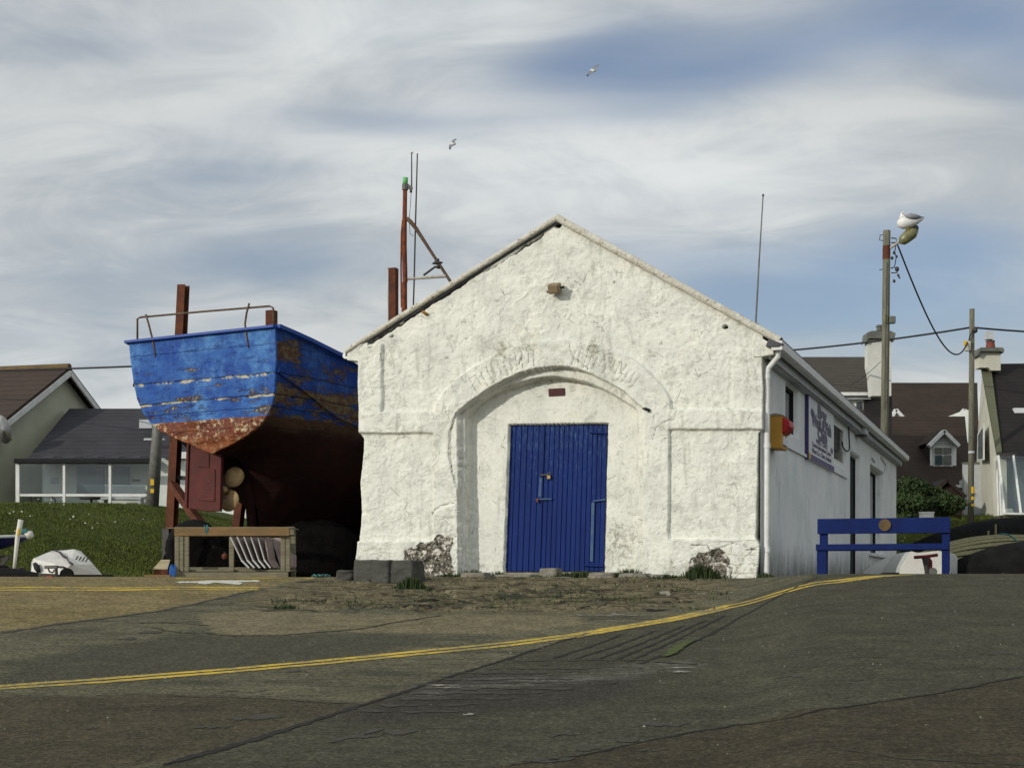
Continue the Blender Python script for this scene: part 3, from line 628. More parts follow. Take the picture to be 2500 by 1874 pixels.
for i in range(700):
    X_ = random.uniform(-7,8); Y_ = random.uniform(6.6,19.5)
    if abs(X_/Y_) > .37: continue
    if float(fbm(np.array([X_*.9]),np.array([Y_*.9]),401,3)[0]) < .47 and random.random() < .8: continue
    r_ = random.uniform(.004,.010)*(1+.4*(random.random()<.06)); z_ = gz(X_,Y_); a_ = random.uniform(0,3)
    pts = [(X_+r_*math.cos(a_+t*2*math.pi/5)*random.uniform(.6,1.2), Y_+r_*math.sin(a_+t*2*math.pi/5)*random.uniform(.6,1.2), z_) for t in range(5)]
    mb.add(pts+[(X_,Y_,z_+r_*.9)], [(t,(t+1)%5,5) for t in range(5)])
basic('grit', (.30,.28,.22), (.25,.24,.19), 30, .9, .2)
props(mb.build('grit','grit',recalc=False), kind='stuff')
mb = MB()
for x0,x1,y in ((1385,1425,1502),(1455,1560,1503),(1480,1530,1500),(1610,1640,1447),(1655,1700,1444),(1700,1722,1450),(1735,1760,1443),(1760,1790,1446),(905,930,1512),(1000,1025,1509),(1130,1160,1745),(1620,1700,1630),(1640,1690,1640),(1040,1120,1672),(1060,1130,1680)):
    k = 5; pw = [G(x0+(x1-x0)*i/k, y+random.uniform(-1.2,1.2)) for i in range(k+1)]
    ribbon('', [(p.x,p.y) for p in pw], lambda t: .035*(.3+math.sin(math.pi*t)), None, jit=.03, wj=.9, mb=mb, lift=.007, step=.04)
props(mb.build('lime_flakes','grit',recalc=False), kind='stuff')
# ------------------------------------------------------------------ the boathouse
ROT = -R(20.0); tx, ty = math.cos(R(20)), -math.sin(R(20)); nx, ny = math.sin(R(20)), math.cos(R(20))
AX, AY = (1862-CX)/F*20.0, 20.0
shed = thing('boathouse', 'whitewashed stone boathouse with a gabled front, a wide blocked arch and a blue plank door', 'boathouse', (AX, AY, 0), ROT)
def L(px, py, off=0.0):
    """photo point -> local (u, off, z) on the plane parallel to the front, off metres into the building"""
    rx, rz = (px-CX)/F, (HZ-py)/F
    d = (AX*nx + AY*ny + off)/(rx*nx + ny)
    X, Y, Z = rx*d, d, rz*d
    return ((X-AX)*tx + (Y-AY)*ty, off, Z)
def L2(pts, off=0.0): return [(L(*p, off)[0], L(*p, off)[2]) for p in pts]
uL0 = L(878,950)[0]; uR0 = L(1862,950)[0]
# heights down the two edges
le = [(L(x,y)[2], L(x,y)[0]) for x, y in ((868,1425),(868,1390),(876,1340),(884,1250),(880,1180),(886,1120),(888,1070),(879,1058),(878,880),(878,700))]
re_ = [(L(x,y)[2], L(x,y)[0]) for x, y in ((1850,1430),(1848,1412),(1856,1330),(1845,1312),(1847,1200),(1850,1056),(1862,1048),(1862,870),(1862,600))]
le = np.array(le); re_ = np.array(re_)
AP = L(1360,541); EL = L(868,852); ER = L(1895,842)
nc, nr = 400, 330
S = np.linspace(0,1,nc); V = np.linspace(0,1,nr)
un = uL0+(uR0-uL0)*S
ztop = np.where(un < AP[0], EL[2]+(AP[2]-EL[2])*(un-EL[0])/(AP[0]-EL[0]), ER[2]+(AP[2]-ER[2])*(un-ER[0])/(AP[0]-ER[0])) + .03
zb = -.12
Zf = zb + V[:,None]*(ztop-zb)[None,:]
ul = np.interp(Zf, le[:,0], le[:,1]); ur = np.interp(Zf, re_[:,0], re_[:,1])
wob = .014*(fbm(Zf*3, Zf*0+3, 4, 3)-.5)*2
Uf = ul + (ur-ul)*S[None,:] + wob*((S<.03)|(S>.97))[None,:]
Wf = np.zeros_like(Uf)
def Q(pts, off=0.0): return L2(pts, off)
rec = .30; st1_ = .10
outer = [(1122,1440),(1120,1200),(1116,1010),(1129,997),(1162,972),(1197,947),(1232,928),(1270,911),(1308,900),(1344,896),(1372,895),(1397,897),(1430,907),(1461,921),(1495,938),(1526,956),(1550,978),(1572,997),(1574,1010),(1572,1200),(1568,1440)]
inner = [(1152,1440),(1150,1200),(1149,1020),(1156,1009),(1180,985),(1209,965),(1240,951),(1270,942),(1306,931),(1344,925),(1366,924),(1388,927),(1418,932),(1447,940),(1470,949),(1491,959),(1525,979),(1558,1000),(1566,1010),(1566,1200),(1562,1440)]
Oq = Q(outer); Iq = Q(inner, rec)
wj = .02*(fbm(Uf*5, Zf*5, 8, 3)-.5)
so_ = sdf(Uf, Zf, Oq)+wj; si_ = sdf(Uf, Zf, Iq)
recm = sst(-.004,.016,so_)*(st1_/rec) + sst(-.012,.012,si_)*(1-st1_/rec)
# raised bands, pilasters, ring and plinth
def box_px(x0,y0,x1,y1,soft=.015):
    p = Q([(x0,y0),(x1,y0),(x1,y1),(x0,y1)]); return sst(-soft, soft, sdf(Uf, Zf, p)+.012*(fbm(Uf*6,Zf*6,21,3)-.5)*2)
ring_o = [(1060,1440),(1060,1060),(1062,1000),(1068,980),(1106,933),(1150,900),(1209,866),(1260,846),(1310,833),(1360,829),(1397,831),(1450,840),(1500,856),(1540,874),(1573,897),(1602,925),(1626,953),(1638,975),(1640,1000),(1636,1060),(1634,1440)]
ringm = sst(-.012,.012, sdf(Uf, Zf, Q(ring_o))+.02*(fbm(Uf*4,Zf*4,31,3)-.5))
band = np.maximum(box_px(860,1004,1064,1060), box_px(1630,1000,1900,1051))
panl = box_px(850,1058,1064,1322); panr = box_px(1630,1049,1900,1316)
ccl = box_px(840,840,936,1010); ccr = box_px(1788,850,1920,1005,.03)
up_l = 1.0
plin = np.maximum(box_px(800,1320,1064,1500), box_px(1630,1315,1950,1500))
lev = np.zeros_like(Uf)
lev = np.maximum(lev, ccl*.055); lev = np.maximum(lev, ccr*.018); lev = np.maximum(lev, band*.060); lev = np.maximum(lev, ringm*.052)
lev = np.maximum(lev, plin*.062)
pan = np.maximum(panl, panr)*(1-ringm); lev = lev*(1-np.maximum(panl,panr)*(1-ringm)*(1-plin)) - pan*.004
Wf = -lev
# plaster texture
lump = (fbm(Uf*2.2, Zf*2.2, 41, 4)-.5)*.035 + (fbm(Uf*9, Zf*9, 51, 4)-.5)*.016
rid = 1-np.abs(2*fbm(Uf*5+3*fbm(Uf*2,Zf*2,5,2), Zf*5, 61, 4)-1); lump = lump - np.clip(rid-.86,0,1)*.06*sst(.45,.6,fbm(Uf*1.6,Zf*1.6,66,3))
pit = sst(.70,.76, fbm(Uf*24, Zf*20, 71, 2))*.006
Wf = Wf + (lump + pit)*(1-.75*recm)
# patched smooth areas
crack = np.zeros_like(Uf); stone = np.zeros_like(Uf); dirt = np.zeros_like(Uf)
def cr(pts, wd=.010, depth=.02, amt=1.0):
    global crack, Wf
    p = Q(pts); jx = .018*(fbm(Uf*14,Zf*14,81,2)-.5)*2; jy = .018*(fbm(Uf*14,Zf*14,83,2)-.5)*2
    d = dpoly(Uf+jx, Zf+jy, p); m = sst(wd, wd*.3, d)*amt
    crack = np.maximum(crack, m); Wf = Wf + depth*m
def slabm(pts, amt, soft=.01):
    """raise or sink a patch of plaster"""
    global Wf
    jx = .02*(fbm(Uf*10,Zf*10,91,2)-.5)*2
    Wf = Wf + amt*sst(-soft, soft, sdf(Uf, Zf, Q(pts))+jx)
slabm([(1117,1008),(1108,1030),(1101,1060),(1098,1110),(1106,1150),(1114,1190),(1124,1190),(1124,1000)], .035, .006)
cr([(1115,1008),(1108,1030),(1100,1060),(1097,1105),(1105,1150),(1112,1180)], .009, .01, .8)
cr([(1054,1255),(1070,1240),(1092,1232),(1112,1228)], .010, .02, .9); slabm([(1060,1258),(1078,1240),(1116,1230),(1116,1262),(1062,1262)], -.012)
cr([(1597,1075),(1603,1045),(1620,1032),(1648,1024)], .009, .012, .8); cr([(1648,1024),(1655,1000),(1640,985)], .007, .01, .6)
cr([(1660,985),(1650,1020),(1644,1052)], .010, .01, .4)
for pts in ([(895,1170),(905,1158),(925,1154)], [(1750,1178),(1780,1183),(1830,1186)], [(1720,1290),(1760,1285)], [(1668,1270),(1700,1268),(1716,1252)],[(1560,800),(1562,820),(1570,835)],
            [(1418,762),(1440,770),(1447,740)],[(1450,785),(1470,800),(1474,830)],[(1120,838),(1140,828),(1160,822)],[(1045,780),(1070,768),(1092,745)],[(1750,768),(1775,775),(1800,790)],[(1690,825),(1700,800)],[(1380,1000),(1383,1003)]):
    cr(pts, .0065, .012, .55)
for i in range(150):
    x = random.uniform(885,1850); y = random.uniform(600,1320)
    if y < 560+abs(x-1360)*.62+30: continue
    if 1120 < x < 1570 and y > 900: continue
    l = random.uniform(6,26); an = random.gauss(0,.9); a_ = random.uniform(.25,.8)*(1.0 if random.random()<.45 else .6)
    cr([(x,y),(x+l*.5*math.cos(an)+random.uniform(-3,3),y+l*.5*math.sin(an)+random.uniform(-3,3)),(x+l*math.cos(an),y+l*math.sin(an))], random.uniform(.004,.008), .012, a_)
# voussoir joints on the ring
def vous(a0, a1, cnt):
    for i in range(cnt):
        t = a0+(a1-a0)*i/(cnt-1)+random.uniform(-.006,.006)
        c = (1360,1165); r0 = 286+random.uniform(-4,10); r1 = 322+random.uniform(-8,8)
        cr([(c[0]+r0*math.sin(t), c[1]-r0*math.cos(t)*.96), (c[0]+r1*math.sin(t+.01), c[1]-r1*math.cos(t+.01)*.985)], .0095, .020, .75)
vous(-.72,-.18, 12); vous(.14,.68, 13)
cr([(1206,868),(1225,860),(1245,850),(1290,838)], .009, .02, .8); cr([(1270,850),(1278,870),(1270,892)], .011, .02, .8); cr([(1393,838),(1396,862),(1410,880),(1440,900)], .010, .02, .75); cr([(1293,838),(1300,858)], .01,.02,.7)
cr([(1100,935),(1106,948),(1120,940)], .007,.01,.6)
# slope-following broken edge under the left verge, holes
cr([(884,850),(930,822),(975,793),(1053,742),(1091,720),(1137,689)], .026, .06, 1.0); cr([(1137,689),(1160,674),(1210,648),(1257,618)], .012, .03, .8); cr([(1257,618),(1325,574)], .022, .05, 1.0)
cr([(1640,740),(1700,775),(1745,800)], .008, .012, .5); cr([(1730,795),(1760,812)], .006, .01, .4)
for x, y, r_ in ((1362,548,.055),(1771,798,.032),(958,821,.022),(1500,690,.01),(1455,650,.01)):
    q = L(x,y); d = np.hypot((Uf-q[0])/1.2, Zf-q[2])+.02*(fbm(Uf*20,Zf*20,99,2)-.5); m = sst(r_, r_*.55, d); crack = np.maximum(crack, m); Wf = Wf + .10*m
# exposed stonework low on the wall
st1 = Q([(985,1395),(990,1345),(1010,1325),(1050,1322),(1068,1300),(1112,1310),(1116,1400),(1116,1425),(1010,1425)])
st2 = Q([(1676,1425),(1682,1370),(1700,1335),(1730,1322),(1770,1330),(1800,1360),(1790,1400),(1830,1425)])
st3 = Q([(868,1400),(872,1350),(900,1335),(960,1340),(975,1390),(960,1425),(868,1425)])
nz = .10*(fbm(Uf*5,Zf*5,111,4)-.5)*2
stone = sst(-.03,.03, sdf(Uf,Zf,st1)+nz-.02); stone = np.maximum(stone, sst(-.03,.03, sdf(Uf,Zf,st2)+nz-.06)); stone = np.maximum(stone, .35*sst(-.03,.03, sdf(Uf,Zf,st3)+nz))
stone = stone*(recm < .02)
f1, f2, idv = vor(Uf*5.5+.4*fbm(Uf*4,Zf*4,7,2), Zf*11, 121)
Wf = Wf + stone*(.012*sst(.10,.0,f2-f1) + .028*(idv-.4) + .022*(fbm(Uf*16,Zf*16,131,3)-.5)*2)
crack = np.maximum(crack, stone*sst(.09,.02,f2-f1)*.8)
# block joints of the painted plinth corner
lowr = box_px(1690,1320,1860,1430); f1, f2, idv = vor(Uf*3.4+.3*fbm(Uf*3,Zf*3,17,2), Zf*8, 141)
Wf = Wf + lowr*(.02*sst(.12,.0,f2-f1)+.02*(idv-.5)); crack = np.maximum(crack, lowr*sst(.05,.01,f2-f1)*.65*sst(.4,.6,fbm(Uf*3,Zf*3,19,2)))
lowl = box_px(1065,1262,1118,1430); f1, f2, idv = vor(Uf*6, Zf*12, 151)
Wf = Wf + lowl*(.014*sst(.12,.0,f2-f1)+.015*(idv-.5))*(1-recm); crack = np.maximum(crack, lowl*sst(.06,.01,f2-f1)*.5*(1-recm))
cr([(1782,1425),(1784,1400),(1790,1388),(1780,1384)], .012, .03, 1.0); cr([(1690,1330),(1730,1330),(1738,1345),(1728,1362)], .012, .02, .9); cr([(1825,1342),(1850,1342)], .012,.02,.9); cr([(1740,1330),(1800,1322),(1850,1318)], .008,.02,.6)
cr([(965,1330),(940,1324),(900,1326)], .006,.01,.5); cr([(1064,1375),(1090,1378)], .01,.02,.8)
dirt = .55*sst(.62,.0,Zf-L(1300,1412)[2]) + .25*sst(-.1,.3,Zf*0+ -1)
dirt = np.maximum(dirt, .5*sst(.10,.0, dpoly(Uf,Zf,Q([(1116,1440),(1116,1010)])))*(recm>.05))
dirt = np.maximum(dirt, .62*sst(.9,.0, np.hypot(Uf-L(1500,1330)[0], (Zf-L(1500,1330)[2])*.8))*(recm>.5))
dirt = np.maximum(dirt, .40*sst(.22,.02, ztop[None,:]-Zf))
for (x,y,rr,am) in ((1225,855,.35,.75),(1450,850,.38,.75),(1000,1380,.35,.6),(1160,1380,.25,.65),(1640,1390,.4,.55),(1090,1340,.25,.7),(1240,870,.22,.6),(1290,850,.22,.6),(1440,865,.25,.6),(1500,880,.25,.6),(1110,935,.2,.5),(1100,830,.30,.6),(1590,865,.22,.62),(1480,800,.4,.45),(1690,880,.4,.40),(1730,1150,.35,.42),(1270,860,.2,.55),(1220,1380,.3,.55),(1440,650,.5,.35),(920,1300,.3,.4),(1650,1240,.25,.45)):
    q = L(x,y); dirt = np.maximum(dirt, am*sst(rr, 0, np.hypot(Uf-q[0], Zf-q[2])))
# recess, doorway
Wf = Wf*(1-sst(0,.2,recm)*.85) + (rec + .008*(fbm(Uf*3,Zf*3,161,3)-.5))*recm
door_px = [(1243,1036),(1484,1033),(1475,1430),(1229,1430)]
dq = Q(door_px, rec); dm = sst(-.006,.010, sdf(Uf,Zf,dq)+.004*(fbm(Uf*20,Zf*20,171,2)-.5)); Wf = Wf + .16*dm
vq = L(1360,958,rec)
crack = crack*(1-recm*.6)
# side returns
k = 5; depth = np.array([.36,.27,.18,.09,.03])
def ext(A, vals_l, vals_r): return np.concatenate([vals_l, A, vals_r], 1)
eL = np.repeat(Uf[:,:1],k,1); eR = np.repeat(Uf[:,-1:],k,1)
Wl = np.repeat(Wf[:,:1],k,1)+depth[None,:]; Wr = np.repeat(Wf[:,-1:],k,1)+depth[None,::-1]
zl = np.repeat(Zf[:,:1],k,1); zr = np.repeat(Zf[:,-1:],k,1); z0 = np.zeros_like(zl)
front = gridmesh('front_wall', ext(Uf,eL,eR), ext(Wf,Wl,Wr), ext(Zf,zl,zr), 'whitewash', shed, attrs=dict(crack=ext(crack,z0,z0), stone=ext(stone,z0,z0), dirt=ext(dirt,z0+.3,z0+.3)))
ROOTM[front] = ROOTM[shed]
# side wall with its openings
US = L(1866,1000,.3)[0]; LEN = 19.0
def Sd(px, py):
    """photo point -> (w, z) on the side wall plane"""
    rx, rz = (px-CX)/F, (HZ-py)/F
    cX, cY = AX+US*tx, AY+US*ty
    d = (cX*tx+cY*ty)/(rx*tx+ty); return ((rx*d-cX)*nx+(d-cY)*ny, rz*d)
zeave = L(1905,838,-.05)[2]
wv = np.concatenate([np.arange(.0,LEN,.045),[LEN]]); zv = np.linspace(-.1, zeave-.05, 84)
Wd, Zd = np.meshgrid(wv, zv); Ud = np.full_like(Wd, US) + .012*(fbm(Wd*1.2,Zd*1.2,5,3)-.5)
ops = {}
def opn(nm, a, b, dp):
    (w0,z1),(w1,z0) = a, b; ops[nm] = (w0,w1,z0,z1,dp)
    m = sst(-.02,.02, np.minimum(np.minimum(Wd-w0, w1-Wd), np.minimum(Zd-z0, z1-Zd)))
    return -dp*m
w1a = Sd(1918,931); w1b = (Sd(1949,1000)[0], Sd(1944,1060)[1])
Ud = Ud + opn('w1', w1a, w1b, .14)
w2a = Sd(2034,1026); w2b = (Sd(2062,1100)[0], Sd(2050,1132)[1]); Ud = Ud + opn('w2', w2a, w2b, .08)
d1a = Sd(2076,1104); d1b = (Sd(2099,1200)[0], -.2); Ud = Ud + opn('d1', d1a, d1b, .155)
w3a = Sd(2125,1136); w3b = (Sd(2157,1200)[0], Sd(2122,1345)[1]); Ud = Ud + opn('w3', w3a, w3b, .25)
dirt_s = np.zeros_like(Wd)
for pts in ([Sd(2150,1117),Sd(2162,1135),Sd(2160,1150)], [Sd(2128,1120),Sd(2136,1128)], [Sd(2125,1320),Sd(2140,1350)]):
    dirt_s = np.maximum(dirt_s, sst(.07,.02,dpoly(Wd,Zd,pts)))
side = gridmesh('side_wall', Ud, Wd, Zd, 'side_render', shed, attrs=dict(dirt=dirt_s))
mb = MB(); zl_ = L(868,1066)[2]
mb.bb((uL0+.02,.3,-.1),(uL0+.30,LEN,EL[2]-.05)); mb.bb((uL0+.3,LEN-.3,-.1),(US-.5,LEN-.02,zeave-.08)); mb.build('rear_walls','side_render',shed)
mb = MB()
lw = Sd(1925,1090); lw2 = Sd(2066,1181)
mb.bb((US-.02,2.0,lw[1]-.035),(US+.035,lw2[0],lw[1]+.01)); mb.build('wall_ledge','side_render',shed); MB().bb((US-.02,w3a[0]-.3,w3b[1]-.10),(US+.07,w3b[0]+.3,w3b[1]-.04)).build('window_sill','side_render',shed)
# windows and side doors (set back in their openings)
def win(o, name, glass='glass_dark', frame='white_paint'):
    w0,w1,z0,z1,dp = ops[o]; x = US-dp+.015
    mb = MB(); t = .05
    mb.bb((x,w0-.02,z0-.02),(x+.05,w0+t,z1+.02)); mb.bb((x,w1-t,z0-.02),(x+.05,w1+.02,z1+.02)); mb.bb((x+.001,w0+t,z0-.02),(x+.049,w1-t,z0+t)); mb.bb((x+.001,w0+t,z1-t),(x+.049,w1-t,z1+.02))
    fr = mb.build(name, frame, shed); p = MB().bb((x+.003,w0+t,z0+t),(x+.018,w1-t,z1-t)).build('pane' if 'window' in name else 'door_panel', glass, fr); ROOTM[fr]=ROOTM[shed]
    return fr
win('w1','window','glass_dark','dark_gap'); win('w3','window','glass_dark','dark_gap'); f = win('w2','window')
win('d1','side_door','dark_gap','dark_gap')
mb = MB(); w0,w1,z0,z1,dp = ops['w2']; mb.bb((US-.12,w0+.35,z0+.25),(US-.06,w0+.55,z0+.72)); mb.build('window_notice','sign_white',shed)
# roof
RL = L(838,851,-.09); RA = L(1360,521,-.09); RR = L(1907,822,-.09)
mb = MB(); th = .10
for a, b in ((RL,RA),(RA,RR)):
    vs = []
    for y in (-.02, LEN+.1):
        for p, q in ((a,0),(b,0),(b,-th),(a,-th)): vs.append((p[0],y,p[2]-.015+q))
    mb.add(vs, [(0,1,2,3),(7,6,5,4),(0,4,5,1),(1,5,6,2),(2,6,7,3),(3,7,4,0)])
mb.build('slate_roof','slate',shed)
def verge(a, b, name, off, tk=1.0):
    m = 90; X = np.zeros((m,9)); Y = X.copy(); Z = X.copy()
    a = np.array(a); b = np.array(b); d = (b-a); Ln = np.hypot(d[0],d[2]); nrm = np.array([-d[2],0,d[0]])/Ln
    if nrm[2] < 0: nrm = -nrm
    for i in range(m):
        t = i/(m-1); c = a+d*t
        prof = [(0,.10),(-.006,.0),(-.012,-.045),(-.075,-.055),(-.13,-.05),(-.128,.0),(-.035,.01),(-.03,.09),(-.03,.10)]
        prof = [(h_*tk, y_) for h_, y_ in [(0,.12),(0,-.03),(-.02,-.05),(-.07,-.052),(-.115,-.045),(-.125,-.02),(-.128,.06),(-.128,.12),(0,.12)]]
        for j,(h,y) in enumerate(prof):
            jt = .007*(float(fbm(np.array([t*40+j*3.3]),np.array([off+j]),4,3)[0])-.5)*2
            X[i,j]=c[0]+nrm[0]*(h+jt); Z[i,j]=c[2]+nrm[2]*(h+jt); Y[i,j]=-.03+y+jt
    o = gridmesh(name, X, Y, Z, 'verge_mortar', shed); return o
verge((RL[0],0,RL[2]),(RA[0],0,RA[2]),'verge_coping',3.,.58); verge((RA[0],0,RA[2]),(RR[0],0,RR[2]),'verge_coping',9.,.78)
# kneelers
mb = MB()
def qb(pts, y0, y1): mb.prism([(p[0],p[1]) for p in Q(pts)], 1, y0, y1)
qb([(852,858),(900,836),(900,887),(878,887),(876,882),(850,880)], -.05, .3)
mb.build('kneeler','whitewash',shed,bevel=.01)
mb = MB(); qb([(1840,815),(1890,842),(1890,866),(1856,872),(1840,872)], -.045, .3); mb.build('kneeler','whitewash',shed,bevel=.01)
# gutter, fascia and soffit on the right
mb = MB(); ug = RR[0]-.03; zg_ = L(1910,832,-.05)[2]
G0, G1 = -.08, LEN+.15
prof = [(ug-.10,zg_-.005),(ug-.10,zg_-.10),(ug-.07,zg_-.125),(ug+.0,zg_-.125),(ug+.035,zg_-.10),(ug+.045,zg_),(ug+.030,zg_),(ug+.02,zg_-.09),(ug-.02,zg_-.108),(ug-.07,zg_-.105),(ug-.085,zg_-.09),(ug-.085,zg_-.005)]
mb.prism(prof, 1, G0, G1); 
mb.prism([(ug-.10,zg_-.125),(ug+.045,zg_-.125),(ug+.045,zg_),(ug-.10,zg_)], 1, G0-.02, G0)
mb.build('gutter','white_plastic',shed)
mb = MB(); mb.bb((ug-.16,.05,zg_-.22),(ug-.125,LEN,zg_-.02)); mb.build('fascia','dull_white',shed)
mb = MB(); mb.bb((US-.1,.31,zg_-.235),(ug-.162,LEN,zg_-.205)); mb.build('soffit','dull_white',shed)
mb = MB(); up_ = L(1874,1000,.10)[0]
mb.tube([(ug-.03,.02,zg_-.12),(ug-.03,.02,zg_-.20),(up_+.02,.07,zg_-.34),(up_,.08,zg_-.42),(up_-.01,.08,.3),(up_-.01,.08,0.03)], .038, 14)
for zz in (zg_-.42, L(1874,1080)[2], L(1874,1335)[2]): mb.tube([(up_-.002,.08,zz),(up_-.002,.08,zz-.07)], .046, 14)
mb.build('downpipe','white_plastic',shed,smooth=False)
mb = MB(); ql = L(845,868,.0); mb.tube([(ql[0],-.02,ql[2]),(ql[0],LEN,ql[2])], .05, 10); mb.tube([(ql[0]+.02,.02,ql[2]),(uL0+.0,.05,ql[2]-.14),(uL0-.03,.05,ql[2]-.14)],.03,8); mb.build('gutter','white_plastic',shed)
mb = MB(); mb.prism([(x,z) for x,z in ((RR[0]-.16,RR[2]-.02),(RR[0]+.03,RR[2]-.10),(RR[0]-.05,RR[2]-.13),(RR[0]-.2,RR[2]-.12))],1,-.13,-.0); mb.build('verge_cap','slate',shed)
# door leaves, planks one by one inside a leaf mesh
def leaf(name, x0t, x1t, x0b, x1b, nb, off, parent=shed):
    xs_ = []; ys_ = []
    mb = MB()
    for i in range(nb):
        for (a0, a1, b0, b1) in ((x0t+(x1t-x0t)*i/nb, x0t+(x1t-x0t)*(i+1)/nb, x0b+(x1b-x0b)*i/nb, x0b+(x1b-x0b)*(i+1)/nb),):
            g = .7
            q = [L(a0+g,1037,off), L(a1-g,1037,off), L(b1-g,1394,off), L(b0+g,1394,off)]
            jy = random.uniform(-.004,.004)
            vs = [(p[0],off+jy,p[2]) for p in q] + [(p[0],off+.035,p[2]) for p in q]
            mb.add(vs, [(0,1,2,3),(7,6,5,4),(0,4,5,1),(1,5,6,2),(2,6,7,3),(3,7,4,0)])
    q0 = L(x0t,1037,off+.03); q1 = L(x1t,1037,off+.03); q2 = L(x1b,1394,off+.03); q3 = L(x0b,1394,off+.03)
    vs = [(p[0],off+.02,p[2]) for p in (q0,q1,q2,q3)]+[(p[0],off+.045,p[2]) for p in (q0,q1,q2,q3)]
    mb.add(vs, [(0,1,2,3),(7,6,5,4),(0,4,5,1),(1,5,6,2),(2,6,7,3),(3,7,4,0)])
    o = mb.build(name,'door_blue',parent,bevel=.003)
    at = o.data.attributes.new('worn','FLOAT','POINT')
    for i, vtx in enumerate(o.data.vertices): at.data[i].value = 1.0 if vtx.co.z > L(1300,1060,off)[2] else .0
    return o
DO = rec+.07
dl = leaf('door_leaf',1246,1331,1233,1318,6,DO); dr = leaf('door_leaf',1332,1483,1319,1474,13,DO)
def at_(px,py,off): return Vector(L(px,py,off))
mb = MB(); mb.bar(at_(1329,1030,DO-.01)-Vector((0,0,.03)), at_(1317,1390,DO-.01), .022, .018, (0,1,0)); mb.build('closing_strip','door_blue',dr,bevel=.003)
mb = MB()
mb.bar(at_(1440,1055,DO-.008), at_(1483,1058,DO-.008), .02, .07, (0,1,0)); mb.build('hinge_strap','door_blue',dr,bevel=.003); mb = MB(); mb.bar(at_(1424,1379,DO-.008), at_(1474,1381,DO-.008), .02, .07, (0,1,0)); mb.build('hinge_strap','door_blue',dr,bevel=.003)
mb = MB(); mb.bar(at_(1449,1223,DO-.010), at_(1479,1219,DO-.010), .02, .05, (0,1,0)); mb.bar(at_(1448,1226,DO-.008), at_(1444,1370,DO-.008), .045, .012, (0,1,0)); m_d = MATS['door_blue'].copy()
basic('door_pale', (.05,.10,.17), (.02,.06,.20), 6, .6, .3)
mb.build('patch_board','door_pale',dr)
mb = MB(); mb.bar(at_(1321,1166,DO-.012), at_(1318,1212,DO-.012), .045, .012, (0,1,0)); mb.build('weathered_board','door_pale',dl)
mb = MB(); mb.bar(at_(1319,1159,DO-.02), at_(1342,1159,DO-.02), .025, .03, (0,1,0)); mb.build('bolt','dark_metal',dl,bevel=.003)
pl = MB().bb(tuple(at_(1335,1160,DO-.045)-Vector((0,.0,.0))), tuple(at_(1345,1169,DO-.02))).build('padlock','brass',dr,bevel=.004); ROOTM[pl]=ROOTM[shed]
mb = MB(); c = at_(1340,1160,DO-.03); mb.tube([c+Vector((-.018,0,-.0)), c+Vector((-.018,0,.03)), c+Vector((0,0,.045)), c+Vector((.018,0,.03)), c+Vector((.018,0,0))], .005, 6); mb.build('shackle','grey_metal',dr)
mb = MB(); mb.bar(at_(1309,1218,DO-.015), at_(1348,1218,DO-.015), .02, .05, (0,1,0)); mb.build('hasp_bar','door_pale',dl,bevel=.003)
mb = MB(); mb.box(at_(1312,1221,DO-.04),(.03,.025,.05)); mb.build('hasp_staple','rust',dl,bevel=.004)
# brick vent
mb = MB(); q = Q([(1339.5,949),(1380,947),(1380.5,966),(1340.5,968)],rec)
mb.prism(q,1,rec-.022,rec+.03); mb.build('air_brick','brick_maroon',shed,bevel=.008)
# door sill stones
for i, (x0,x1,y0,y1) in enumerate(((1150,1232,1399,1410),(1236,1312,1397,1406),(1316,1362,1396,1408),(1366,1420,1397,1404),(1424,1480,1397,1407),(1484,1560,1402,1412),(1110,1146,1403,1413))):
    pass
mb = MB(); a = at_(1238,1397,.12); b = at_(1478,1397,.12)
mb.bb((a.x-.1,.08,-.1),(b.x+.15,rec+.2,a.z)); mb.build('door_sill','flag_stone',shed,bevel=.02)
# small fittings on the gable
mb = MB(); c = at_(1580,1000,-.06); mb.tube([c+Vector((-.045,-.09,.01)), c+Vector((-.01,-.08,.005)), c+Vector((.02,.0,-.005)), c+Vector((.03,.06,-.01))],[.010,.022,.026,.02],8); mb.build('iron_hook','dark_metal',shed,smooth=True)
mb = MB(); c = at_(1043,768,0); mb.tube([c+Vector((-.03,-.10,.03)), c+Vector((0,.0,0)), c+Vector((.01,.06,0))],[.022,.028,.03],8); basic('stub_rust',(.45,.28,.06),(.25,.12,.04),12); mb.build('stub_pipe','stub_rust',shed,smooth=True)
#@@PART3
# ------------------------------------------------------------------ fittings hung on the boathouse (things of their own)
def on_shed(v): return ROOTM[shed] @ Vector(v)
def shed_thing(name, label, cat, v, group=None):
    return thing(name, label, cat, on_shed(v), ROT, group)
c = at_(1361,708,0)
fl = thing('floodlight','brown bulkhead floodlight on the gable above the arch','wall light', on_shed(c), ROT)
MB().box((0,-.13,0),(.17,.15,.14),(.35,0,.04)).build('lamp_body','lamp_housing',fl,bevel=.02)
MB().box((0,-.03,-.01),(.05,.10,.05)).build('wall_bracket','dark_metal',fl,bevel=.01)
mb = MB(); mb.tube([(-.12,-.11,-.04),(.14,-.11,.02)],.018,8); mb.build('pivot_bar','dark_metal',fl)
MB().box((0,-.205,-.028),(.13,.012,.10),(.35,0,.04)).build('lamp_glass','lamp_housing',fl)
